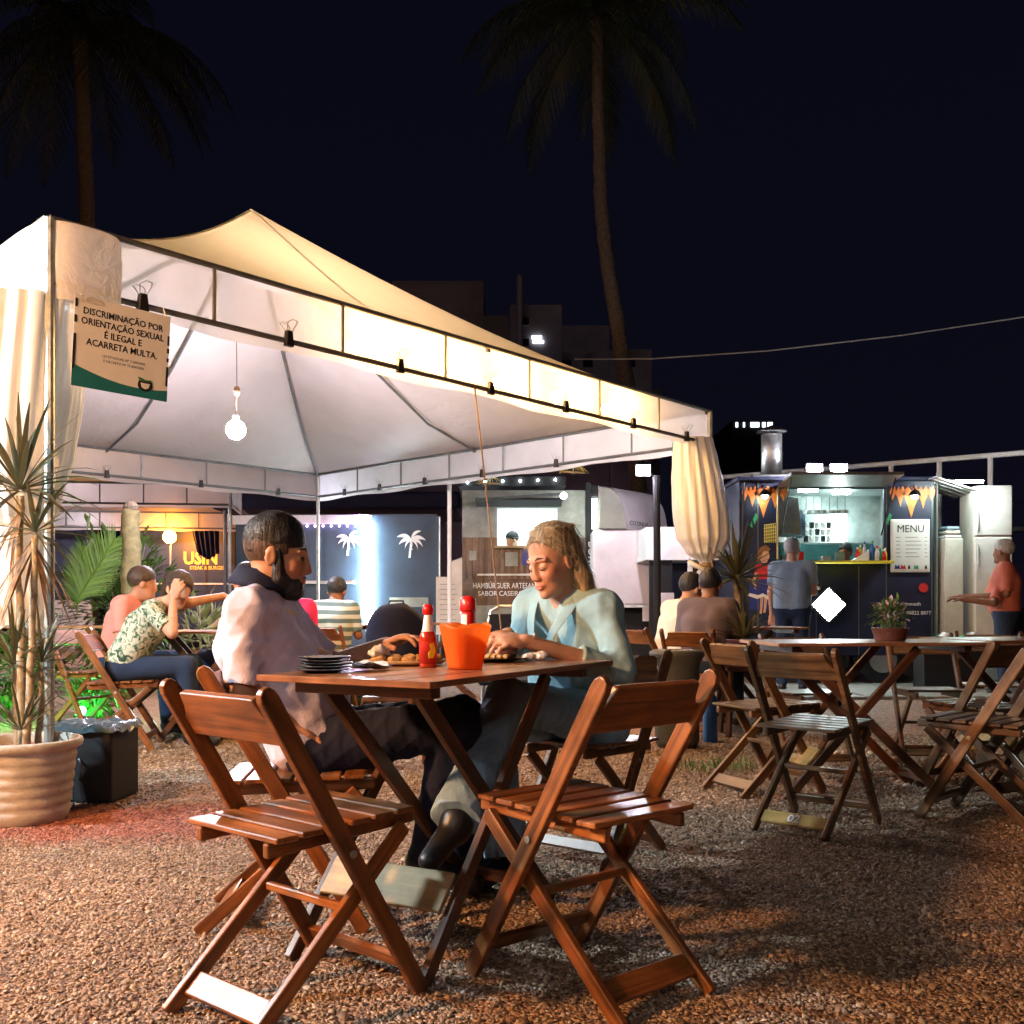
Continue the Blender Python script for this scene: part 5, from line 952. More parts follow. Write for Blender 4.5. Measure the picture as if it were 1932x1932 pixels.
    for i, (s_, v) in enumerate((('mammuth', 1141), ('84 98822 8877', 1158))):
        buildw(MB().tube([(X(1689), Y - .007, Z(v) + .01), (X(1689), Y - .002, Z(v) + .01)], .035, 14), 'contact_icon', 'print_white', t); buildw(MB().tube([(X(1689), Y - .009, Z(v) + .01), (X(1689), Y - .0075, Z(v) + .01)], .017, 10), 'contact_icon_centre', 'navy_paint', t); keep(text('contact_text', s_, .062, (X(1697), Y - .004, Z(v) - .01), (1, 0, 0), (0, 0, 1), 'print_white', None, 'LEFT', depth=.0015), t)
    # painted dancer, racket and leaves
    def paint(pts, m, nm, dy=.0): buildw(MB().poly([((x - 1440) * k, (1140 - y) * k) for x, y in pts], (X(1440), Y - .0035 - dy, Z(1140)), (1, 0, 0), (0, 0, 1), .004 + 0 * dy), nm, m, t)
    paint([(1432, 1044), (1440, 1036), (1449, 1038), (1452, 1050), (1446, 1062), (1436, 1062)], 'mural_skin', 'mural_face'); paint([(1428, 1050), (1433, 1034), (1444, 1028), (1454, 1036), (1450, 1040), (1440, 1040), (1435, 1052), (1431, 1062)], 'mural_hair', 'mural_hair', .003)
    paint([(1424, 1068), (1434, 1063), (1441, 1068), (1450, 1063), (1461, 1072), (1460, 1082), (1454, 1080), (1452, 1095), (1432, 1095), (1430, 1080), (1423, 1083)], 'mural_red', 'mural_top', .002)
    paint([(1432, 1093), (1453, 1093), (1456, 1104), (1466, 1124), (1450, 1128), (1440, 1122), (1430, 1126), (1414, 1120), (1426, 1106)], 'mural_blue', 'mural_skirt', .0045); paint([(1414, 1119), (1430, 1123), (1440, 1119), (1450, 1125), (1468, 1122), (1466, 1129), (1448, 1131), (1439, 1126), (1428, 1130), (1411, 1124)], 'print_white', 'mural_hem', .0065)
    paint([(1424, 1080), (1429, 1082), (1424, 1098), (1428, 1110), (1424, 1112), (1418, 1098)], 'mural_skin', 'mural_arm', .008); paint([(1460, 1080), (1464, 1078), (1464, 1094), (1456, 1108), (1453, 1106), (1459, 1093)], 'mural_skin', 'mural_arm', .008)
    paint([(1434, 1127), (1440, 1127), (1439, 1142), (1437, 1158), (1433, 1158), (1434, 1142)], 'mural_skin', 'mural_leg'); paint([(1442, 1127), (1448, 1128), (1446, 1142), (1444, 1156), (1440, 1156), (1441, 1142)], 'mural_skin', 'mural_leg')
    for i in range(6):
        a = 1442 + i * 4; paint([(a, 988 + abs(i - 3) * 1.5), (a + 1.6, 988 + abs(i - 3) * 1.5), (a + 1.6, 1024), (a, 1024)], 'mural_yellow', 'mural_racket'); b = 990 + i * 6.2; paint([(1441, b), (1464, b - 3), (1464, b - 1.4), (1441, b + 1.6)], 'mural_yellow', 'mural_racket', .003)
    for pts in ([(1420, 980), (1426, 968), (1430, 974), (1424, 990)], [(1672, 985), (1678, 968), (1683, 972), (1676, 992)], [(1413, 992), (1418, 982), (1420, 996)]): paint(pts, 'mural_green', 'mural_leaf')
    paint([(1414, 1102), (1466, 1096), (1466, 1150), (1414, 1150)], 'mural_blue', 'mural_ground', -.0015)
    # bottles on the counter
    cols = ['red_plastic', 'yellow', 'white_plastic', 'white_plastic', 'blue_plastic', 'white_plastic', 'mural_green']
    for i in range(9):
        x = X(1612) + i * .042; z = Z(1064) + .029; hh = RND.uniform(.13, .24); r = RND.uniform(.018, .03)
        bt = thing('sauce_bottle', 'small bottle on the yellow trailer counter, %s from the left' % (['first', 'second', 'third', 'fourth', 'fifth', 'sixth', 'seventh', 'eighth', 'ninth'][i]), 'bottle', (x, Y - .12 + RND.uniform(-.05, .05), z), 0, 'bottles on the trailer counter'); MB().lathe([(r, 0), (r, hh * .6), (r * .4, hh * .78), (r * .4, hh * .86)], (0, 0, 0), 10, closed=True).build('body', cols[i % 7], bt, True); MB().lathe([(r * .5, hh * .861), (r * .45, hh), (1e-5, hh * 1.01)], (0, 0, 0), 10).build('cap', cols[(i + 2) % 7], bt)
    nb = thing('napkin_stack', 'folded white napkins on the trailer counter', 'napkins', (X(1598), Y - .14, Z(1064) + .029)); MB().poly([(0, 0), (.2, .0), (.2, .12)], (0, 0, 0), (1, 0, 0), (0, 0, 1), .08).build('paper', 'white_plastic', nb)
    # wheels
    for xx in (x0 + .6, x1 - .6):
        w = MB().tube([(xx, Y + .02, .32), (xx, Y + .20, .32)], .30, 20); o = buildw(w, 'wheel', 'black_plastic', t); buildw(MB().tube([(xx, Y + .012, .32), (xx, Y + .018, .32)], .17, 14), 'rim', 'steel', t)
    # open side door, and the fridge behind it
    d = MB().poly([(0, .42), (.55, .42), (.55, 2.28), (0, 2.28)], (x1 + .015, Y + .01, 0), V3((.35, .94, 0)), (0, 0, 1), .04); buildw(d, 'side_door', 'teal_panel', t); buildw(MB().tube([(x1 + .03, Y - .02, .42), (x1 + .03, Y - .02, Z(893))], .012, 6), 'door_edge', 'grey_pipe', t)
    return t
navy_trailer()
def fridge():
    Y = 12.0; k = Y / FPX; X = lambda u: (u - 966) * k; Z = lambda v: HC + (HOR - v) * k
    t = thing('refrigerator', 'tall white two door refrigerator beside the navy trailer', 'fridge', (X(1872), Y + .05, 0)); t.rotation_euler = (0, 0, -.12)
    zt = Z(916); MB().box(-.20, .22, -.05, .5, .05, zt).build('cabinet', 'offwhite', t, bevel=.02, seg=2); zc = Z(1012)
    MB().box(-.195, .215, -.095, -.054, zc + .008, zt - .005).build('freezer_door', 'white_paint', t, bevel=.012, seg=2); MB().box(-.195, .215, -.095, -.054, .08, zc - .008).build('main_door', 'white_paint', t, bevel=.012, seg=2)
    for z in (zc + .06, zc - .35): MB().tube([(-.165, -.097, z), (-.165, -.125, z + .03), (-.165, -.125, z + .22), (-.165, -.097, z + .25)], .009, 6).build('handle', 'steel', t)
    c = thing('storage_cabinet', 'narrow white cabinet stacked with folded cloths by the trailer door', 'cabinet', (X(1806), Y + .1, 0)); MB().box(-.11, .11, -.02, .4, .03, Z(1015)).build('body', 'offwhite', c, bevel=.01)
    for i in range(3): MB().box(-.10 + .01 * i, .10 - .012 * i, 0, .3, Z(1015) + .002 + i * .05, Z(1015) + .045 + i * .05).build('cloth', ('white_cloth', 'cream_cloth', 'grey_blue')[i], c, bevel=.018, seg=2)
    aw = thing('door_canopy', 'small slatted canopy over the white refrigerator', 'canopy', (X(1830), Y + .3, 2.3))
    for i in range(5): MB().beam((-.42, -.3 + i * .16, .16 - 0 * i), (.12, -.3 + i * .16, -.02), .10, .014).build('slat', 'steel', aw)
    MB().tube([(-.42, -.42, .15), (-.42, .48, .15)], .012, 6).build('rail', 'grey_pipe', aw); MB().box(-.30, .02, -.60, -.565, .06, .085).build('tube_lamp', 'fridge_fill', aw); MB().tube([(-.28, -.58, .085), (-.30, -.4, .12)], .01, 6).build('lamp_arm', 'grey_pipe', aw)  # tube lamp and its arm added to brighten the refrigerator front
fridge()
# ------------------------------------------------------------------ brown slatted trailer
def slat_trailer():
    Y = 15.0; k = Y / FPX; X = lambda u: (u - 966) * k; Z = lambda v: HC + (HOR - v) * k
    t = thing('food_trailer', 'brown slatted food trailer with bright window behind the woman', 'trailer', (X(990), Y, 0), 0, 'food trailers')
    x0, x1, z0, z1 = X(872), X(1108), .42, Z(925); hx0, hx1, hz0, hz1 = X(938), X(1052), Z(1032), Z(958)
    buildw(wallhole(MB(), x0, x1, Z(1014), z1, hx0, hx1, Z(1014) if False else Z(1013.9), hz1, Y, Y + .05), 'upper_wall', 'canvas_grey', t)
    b = MB(); b.box(x0, x1, Y + .02, Y + .06, z0, hz0); b.box(x0, hx0, Y + .02, Y + .06, hz0, Z(1014.2)); b.box(hx1, x1, Y + .02, Y + .06, hz0, Z(1014.2)); buildw(b, 'lower_wall', 'dark_wood', t)
    b = MB(); b.box(x0, x0 + .05, Y + .065, Y + 2, z0, z1); b.box(x1 - .05, x1, Y + .065, Y + 2, z0, z1); buildw(b, 'side_walls', 'dark_wood', t); buildw(room(MB(), x0 + .06, x1 - .06, Y + .07, Y + 1.7, z0 + .02, z1 - .02), 'lining', 'white_paint', t)
    buildw(MB().box(X(868), X(1064), Y - .5, Y + 2, Z(925) + .004, Z(907)), 'roof_box', 'black_matte', t); buildw(MB().box(hx0 + .1, hx1 - .1, Y + .5, Y + .8, z1 - .06, z1 - .03), 'ceiling_lamp', 'room_light', t)
    n = 20
    for i in range(n):
        x = x0 + .03 + (x1 - x0 - .06) * i / (n - 1); top = Z(1015) if not (hx0 - .03 < x < hx1 + .03) else hz0 - .02
        buildw(MB().box(x - .023, x + .023, Y - .012, Y + .016, Z(1092), top), 'slat', 'plank_wood', t)
    buildw(MB().box(hx0 - .03, hx1 + .03, Y - .16, Y - .014, hz0 - .018, hz0 + .012), 'counter', 'pale_wood', t); buildw(MB().box(X(900), X(1050), Y - .016, Y - .0125, Z(1086), Z(1082.5)), 'ledge', 'offwhite', t)
    b = MB().poly([(hx0 - .3, 0), (hx1 + .05, 0), (hx1 + .05, .5), (hx0 - .3, .5)], (0, Y - .005, hz1 + .03), (1, 0, 0), V3((0, -1, .10)), .03); buildw(b, 'awning', 'black_matte', t)
    buildw(MB().tube([(X(900), Y - .5, Z(950)), (X(1065), Y - .5, Z(938))], .022, 8), 'awning_bar', 'grey_pipe', t)
    for i in range(6): buildw(sphere(MB(), (X(885 + i * 32), Y - .52, Z(918 - i)), .016, 8, 6), 'fairy_light', 'room_light', t)
    buildw(sphere(MB(), (X(1060), Y - .5, Z(942)), .05, 10, 8), 'spot_lamp', 'room_light_soft', t)
    keep(text('lettering', 'HAMBÚRGUER ARTESANAL', .115, (X(892), Y - .018, Z(1110)), (1, 0, 0), (0, 0, 1), 'print_white', None, 'LEFT', bold=.001, depth=.002, sx=.72), t); keep(text('lettering', 'SABOR CASEIRO', .10, (X(902), Y - .018, Z(1124)), (1, 0, 0), (0, 0, 1), 'print_white', None, 'LEFT', bold=.001, depth=.002, sx=.9), t)
    keep(text('script_lettering', 'Chef', .17, (X(882), Y - .006, Z(985)), V3((1, 0, .25)), (0, 0, 1), 'print_grey', None, 'LEFT', depth=.002), t)
    for u, v, w, h_, m in ((953, 1055, 24, 26, 'canvas_grey'), (985, 1050, 22, 32, 'mural_blue'), (885, 1048, 14, 18, 'canvas_grey')): buildw(MB().box(X(u), X(u + w), Y - .02, Y - .0135, Z(v + h_ / 2), Z(v - h_ / 2)), 'small_poster', m, t)
    for i in range(5): buildw(MB().lathe([(.04, 0), (.04, .10), (.02, .14), (1e-5, .145)], (hx0 + .5 + i * .08, Y - .08, hz0 + .012), 8), 'counter_jar', ('black_plastic', 'teal_panel', 'yellow', 'black_plastic', 'red_plastic')[i], t)
    buildw(MB().box(x0, x1, Y - .02, Y + .018, z0, Z(1142)), 'skirt', 'canvas_grey', t)
    buildw(MB().box(X(1105), X(1114), Y - .06, Y - .0, z0, Z(912)), 'banner_frame', 'black_matte', t)
    keep(text('banner_text', 'BURGER', .17, (X(1109.5), Y - .064, Z(1062)), (0, 0, -1), (1, 0, 0), 'print_white', None, 'CENTER', depth=.002), t)
    for xx in (x0 + .5, x1 - .5): buildw(MB().tube([(xx, Y + .02, .30), (xx, Y + .2, .30)], .28, 18), 'wheel', 'black_plastic', t)
slat_trailer()
# ------------------------------------------------------------------ pale trailer with the round hood
def pale_trailer():
    Y = 14.4; k = Y / FPX; X = lambda u: (u - 966) * k; Z = lambda v: HC + (HOR - v) * k
    t = thing('food_trailer', 'pale pink trailer with a rounded olive ended hood', 'trailer', (X(1180), Y, 0), 0, 'food trailers')
    buildw(MB().box(X(1119), X(1230), Y, Y + 1.6, Z(1141), Z(1000)), 'body', 'pink_white', t, bevel=.02); buildw(MB().box(X(1116), X(1232), Y - .03, Y + 1.62, Z(1146), Z(1141.5)), 'trim', 'white_paint', t)
    x0, zb, zt = X(1128), Z(1000), Z(918); W_, H_ = X(1181) - x0, zt - zb; pr = [(0, 0)] + [(W_, 0)] + [(W_ * math.cos(a) ** .7 if a < 1.56 else 0, H_ * math.sin(a)) for a in np.linspace(.1, math.pi / 2, 14)]
    ext = V3((.72, .95, 0)); mb = MB(); n = len(pr)
    vs = [V3((x0 + p[0], Y - .04, zb + .004 + p[1])) for p in pr]; mb.faces(vs + [v + ext for v in vs], [(i, (i + 1) % n, n + (i + 1) % n, n + i) for i in range(n)]); buildw(mb, 'hood', 'pink_white', t, False)
    buildw(MB().poly([(p[0] * .95 + .012, p[1] * .95 + .015) for p in pr], (x0, Y - .055, zb + .004), (1, 0, 0), (0, 0, 1), .02), 'hood_end', 'olive_grey', t)
    buildw(MB().tube([(X(1121), Y - .05, Z(998)), (X(1121), Y - .05, Z(942))], .035, 10), 'tube_lamp', 'tube_light', t); buildw(MB().box(X(1115), X(1127), Y - .06, Y + .02, Z(938), Z(916)), 'lamp_box', 'black_matte', t)
    buildw(MB().box(X(1160), X(1228), Y - .004, Y + .02, Z(1090), Z(1078)), 'panel', 'pink_white', t)
    ax = V3((.72, .95, 0)).normalized(); keep(text('lettering', 'COZINHA', .09, V3((X(1183) + .20, Y + .22, Z(990))), ax, (0, 0, 1), 'print_grey', None, 'CENTER', depth=.003, sx=1.3), t)
    for xx in (X(1150), X(1215)): o = buildw(MB().tube([(xx, Y + .0, .32), (xx, Y + .2, .32)], .30, 18), 'wheel', 'black_plastic', t)
    buildw(MB().box(X(1119), X(1232), Y + .21, Y + 1.5, .34, Z(1147)), 'chassis', 'black_matte', t)
    buildw(MB().box(X(1212), X(1230), Y - .02, Y + .0, Z(1172), Z(1146)), 'mudguard', 'pink_white', t)
pale_trailer()
p = PX(1213, 888, 12.6); t = thing('floodlight_pole', 'floodlight on a dark pole above the pale trailer', 'lamp', (p.x, p.y, 0)); MB().tube([(.20, .1, 0), (.18, .1, p.z - .05)], .045, 10).build('pole', 'black_matte', t); MB().tube([(.18, .1, p.z - .06), (.0, .02, p.z)], .015, 6).build('bracket', 'black_matte', t); MB().box(-.09, .09, -.03, .03, p.z - .07, p.z + .07).build('housing', 'black_plastic', t); MB().box(-.08, .08, -.045, -.032, p.z - .06, p.z + .06).build('lens', 'pole_flood', t); MB().poly([(-.08, -.06), (.08, -.06), (.08, .06), (-.08, .06)], (0, .06, p.z), (1, 0, 0), (0, .5, 1), .01).build('rear_fill', 'pole_flood', t)  # glowing rear panel added to light the pale trailer behind
# white canopied stall seen between the pale trailer and the curtain
st = thing('market_stall', 'white topped stall between the pale trailer and the tied curtain', 'stall', PX(1255, 1150, 13.4).to_2d().to_3d())
MB().box(-.25, 1.0, 0, 1.0, 1.55, 1.98).build('fascia', 'white_paint', st); MB().box(-.20, .10, .05, .1, 0, 1.56).build('dark_column', 'black_matte', st); MB().box(.3, .36, .0, .04, .6, 1.5).build('white_post', 'white_paint', st); MB().box(.1, .95, .6, .64, .4, 1.5).build('back_panel', 'navy_paint', st); MB().box(-.06, .12, .02, .045, .85, 1.12).build('paper_notice', 'pink_white', st)
# ------------------------------------------------------------------ slate container with the light strip and palm emblems
def palm_logo(mb, w):     # flat emblem outline pieces
    mb_ = []
    mb_.append([(-.02 * w, -.5 * w), (.05 * w, -.5 * w), (.10 * w, 0), (.04 * w, 0)])
    for ang, L, wd in ((2.75, .42, .13), (2.2, .46, .13), (1.5, .42, .13), (.75, .46, .13), (.25, .42, .12), (-.25, .38, .11), (3.4, .38, .11), (-1.0, .32, .08), (4.1, .33, .08)):
        pts = []; c = V3((.07 * w, .08 * w, 0))
        for q in np.linspace(0, 1, 7): a = ang - q * .75 * (1 if math.cos(ang) > 0 else -1); pts.append((c.x + math.cos(a) * L * w * q, c.y + math.sin(a) * L * w * q, wd * w * math.sin(math.pi * (q * .8 + .15))))
        up = [(x, y + h / 2) for x, y, h in pts]; dn = [(x, y - h / 2) for x, y, h in pts[::-1]]; mb_.append(up + dn)
    return mb_
def slate_container():
    Y = 15.0; c = PX(697, 1140, Y); k = Y / FPX
    t = thing('food_trailer', 'slate blue container bar with white palm emblems and a light strip', 'trailer', (c.x, c.y, 0), 0, 'food trailers'); z0, z1 = .3, HC + (HOR - 972) * k
    R_ = V3((1.0, .28, 0)); L_ = V3((-1.98, .10, 0))                 # right face and left face run away from the lit corner
    def face(p, d, u0, u1, za, zb, m, nm, off=0.0, th=.04):
        n = V3((d.y, -d.x, 0)).normalized(); n = n if n.y < 0 else -n; a = p + d * u0 + n * off; ax = d.normalized(); return buildw(MB().poly([(0, za), ((u1 - u0) * d.length, za), ((u1 - u0) * d.length, zb), (0, zb)], (a.x, a.y, 0), ax, (0, 0, 1), th), nm, m, t)
    p = V3((c.x, c.y, 0))
    face(p, R_, .03, 1, z0, z1, 'slate_paint', 'right_wall')
    Lu = 1.98; ox0, ox1 = .52, .80
    for a, b, za, zb in ((.015, ox0, z0, z1), (ox0 + .002, ox1, z0, 1.33), (ox0 + .002, ox1, 2.12, z1), (ox1 + .002, 1.0, z0, z1)): face(p, L_, a, b, za, zb, 'slate_paint', 'left_wall')
    buildw(MB().box(c.x - 2.0, c.x + .95, Y + .5, Y + 2.0, z1 + .004, z1 + .06), 'roof', 'slate_paint', t); face(p, L_, 0.0, 1.02, z1 - .13, z1 - .0, 'white_paint', 'fascia', .035, .03)
    buildw(room(MB(), c.x - 1.9, c.x - .3, Y + .25, Y + 1.9, z0, z1 - .02), 'lining', 'white_paint', t); buildw(MB().box(c.x - 1.6, c.x - .9, Y + .8, Y + 1.0, z1 - .08, z1 - .04), 'ceiling_lamp', 'room_light', t)
    face(p, L_, .10, .93, 1.27, 1.31, 'white_paint', 'counter', .12, .22)
    # light strip
    buildw(MB().tube([(c.x - .01, Y - .07, HC + (HOR - 1168) * k), (c.x - .01, Y - .07, HC + (HOR - 985) * k)], .07, 12), 'light_strip', 'led_strip', t); buildw(MB().box(c.x - .05, c.x + .03, Y - .02, Y + .03, z0, z1), 'corner_post', 'white_paint', t)
    buildw(sphere(MB(), p + V3((-.12, -.10, z1 - .05)), .05, 10, 8), 'violet_spot', 'violet_led', t)
    for i in range(14): q = p + L_ * (.10 + .06 * i); buildw(sphere(MB(), V3((q.x, q.y - .06, z1 - .16)), .014, 6, 5), 'fairy_light', 'violet_small', t)
    for d, s, w, nm in ((R_, .56, .46, 'palm_emblem'), (L_, .165, .40, 'palm_emblem')):
        ax = d.normalized() if d.x > 0 else -d.normalized(); n = V3((ax.y, -ax.x, 0)); o = p + d * s + n * .024; z = HC + (HOR - 1022) * k
        em = None
        for i, pts in enumerate(palm_logo(None, w)):
            b = MB().poly(pts, (o.x + n.x * .0015 * i, o.y + n.y * .0015 * i, z), ax, (0, 0, 1), .006)
            ob = buildw(b, 'palm_emblem', 'white_paint', t)
    face(p, R_, .28, .84, HC + (HOR - 1145) * k, HC + (HOR - 1127) * k, 'canvas_grey', 'plaque', .023, .006); face(p, R_, .0, 1.0, z0 + .02, z0 + .05, 'white_paint', 'skirting', .024, .01); face(p, R_, .995, 1.01, z0, z1, 'offwhite', 'end_trim', .02, .05)
    face(p, L_, .5, .53, 1.36, 2.1, 'white_paint', 'window_frame', .03, .03); face(p, L_, ox1 - .0, ox1 + .03, 1.36, 2.1, 'white_paint', 'window_frame', .03, .03)
    for i in range(4): q = p + L_ * (.55 + .05 * i); buildw(MB().box(q.x - .04, q.x + .04, Y - .02, Y + .06, 1.312, 1.312 + .1 + .05 * (i % 2)), 'counter_box', ('red_plastic', 'white_plastic', 'slate_paint', 'white_plastic')[i], t)
slate_container()
# dark awning over the container
aw = thing('dark_awning', 'dark tarpaulin awning stretched above the slate container', 'awning', PX(650, 1140, 17.5).to_2d().to_3d()); MB().box(-2.1, 2.0, -.6, 2.0, HC + (HOR - 962) * 17 / FPX, HC + (HOR - 928) * 17 / FPX).build('tarpaulin', 'drape_cloth', aw, bevel=.05, seg=2)
for x in (-1.9, 1.85): MB().tube([(x, -.5, 0), (x, -.5, 2.6)], .03, 8).build('pole', 'grey_pipe', aw)
wp = thing('white_pole', 'slim white pole between slate container and slatted trailer', 'pole', PX(848, 1140, 13.2).to_2d().to_3d()); MB().tube([(0, 0, 0), (0, 0, HC + (HOR - 907) * 13.2 / FPX)], .028, 10).build('shaft', 'white_paint', wp); MB().lathe([(.08, 0), (.08, .03), (.03, .05)], (0, 0, 0), 12).build('base', 'grey_pipe', wp)
pb = thing('price_board', 'cream paper price board leaning beside the slatted trailer', 'board', PX(850, 1140, 14.2).to_2d().to_3d()); MB().poly([(-.2, .55), (.16, .55), (.16, 1.62), (-.02, 1.55), (-.02, 1.35), (-.2, 1.35)], (0, 0, 0), (1, 0, 0), (0, 0, 1), .03).build('panel', 'cream_cloth', pb)
for i in range(9): MB().box(-.15, .10 - .02 * (i % 3), -.022, -.0165, .68 + i * .07, .69 + i * .07).build('text_line', 'print_grey', pb)
MB().tube([(0, .02, 1.3), (0, .5, 0)], .015, 6).build('prop', 'grey_pipe', pb); MB().tube([(.1, 0, .55), (.1, 0, 0)], .015, 6).build('leg', 'grey_pipe', pb); MB().tube([(-.14, 0, .55), (-.14, 0, 0)], .015, 6).build('leg', 'grey_pipe', pb)
# ------------------------------------------------------------------ dark trailer with the yellow lettering
def dark_trailer():
    Y = 21.5; k = Y / FPX; X = lambda u: (u - 966) * k; Z = lambda v: HC + (HOR - v) * k
    t = thing('food_trailer', 'dark trailer with yellow lettering lit orange by a bare bulb', 'trailer', (X(350), Y, 0), 0, 'food trailers')
    buildw(MB().box(X(262), X(446), Y, Y + 2.2, .35, Z(974)), 'body', 'navy_paint', t, bevel=.03); buildw(MB().box(X(256), X(450), Y - .1, Y + 2.3, Z(974) + .003, Z(966)), 'roof', 'black_matte', t); buildw(MB().box(X(262), X(446), Y - .03, Y - .003, Z(1103), Z(1100)), 'trim', 'white_paint', t)
    keep(text('lettering', 'USIN', .36, (X(346), Y - .006, Z(1064)), (1, 0, 0), (0, 0, 1), 'print_yellow', None, 'LEFT', bold=.012, depth=.004, sx=.92), t); keep(text('lettering', 'STEAK & BURGER', .105, (X(358), Y - .006, Z(1074.5)), (1, 0, 0), (0, 0, 1), 'print_yellow', None, 'LEFT', bold=.002, depth=.004, sx=.92), t)
    buildw(MB().box(X(372), X(405), Y - .02, Y - .003, Z(1022), Z(1000)), 'orange_panel', 'orange_paint', t)
    for xx in (X(290), X(420)): buildw(MB().tube([(xx, Y - .01, .32), (xx, Y + .2, .32)], .3, 18), 'wheel', 'black_plastic', t)
    d = thing('drape', 'dark violet drape hanging beside the yellow lettering', 'curtain', (X(405), Y - .8, 0)); mb = MB(); n, m = 40, 8; vs = []
    for j in range(m + 1):
        q = j / m
        for i in range(n + 1): s = i / n; vs.append((X(374 + 20 * q) - X(405) + (X(434) - X(374 + 20 * q)) * s, .06 * math.sin(s * 34 + .6 * math.sin(q * 3)) * (.4 + q), Z(966) + (Z(1060 - 26 * abs(s - .5)) - Z(966)) * q))
    mb.faces(vs, [(j * (n + 1) + i, j * (n + 1) + i + 1, (j + 1) * (n + 1) + i + 1, (j + 1) * (n + 1) + i) for j in range(m) for i in range(n)]); mb.build('fabric', 'drape_cloth', d, True)
    a = PX(320, 1013, 20.6); bl = thing('bulb_stand', 'bright orange bare bulb on a thin stand at the back left', 'lamp', (a.x, a.y, 0)); sphere(MB(), (0, 0, a.z), .13).build('bulb', 'amber_bulb', bl, True); MB().tube([(.02, 0, 0), (.02, 0, a.z - .09)], .018, 8).build('stand', 'white_paint', bl); MB().lathe([(.16, 0), (.16, .03), (.03, .06)], (.02, 0, 0), 12).build('base', 'grey_pipe', bl); MB().lathe([(.03, a.z - .16), (.045, a.z - .09)], (0, 0, 0), 10).build('socket', 'black_plastic', bl)
dark_trailer()
# a dim shop front behind the left tables
sf = thing('shop_front', 'dim stone shop front behind the tables on the left', 'building', (-10.8, 21, 0)); MB().box(-3.5, 2.2, 0, .3, 0, 2.6).build('wall', 'navy_paint', sf); MB().box(-3.5, 2.2, -.06, -.003, 0, 1.05).build('stone_base', 'terracotta_grey', sf)
for i in range(12):
    for j in range(3): MB().box(-3.4 + i * .46 + (j % 2) * .2, -3.4 + i * .46 + (j % 2) * .2 + .42, -.10, -.063, .05 + j * .33, .35 + j * .33).build('stone', 'terracotta_grey', sf, bevel=.03, seg=2)
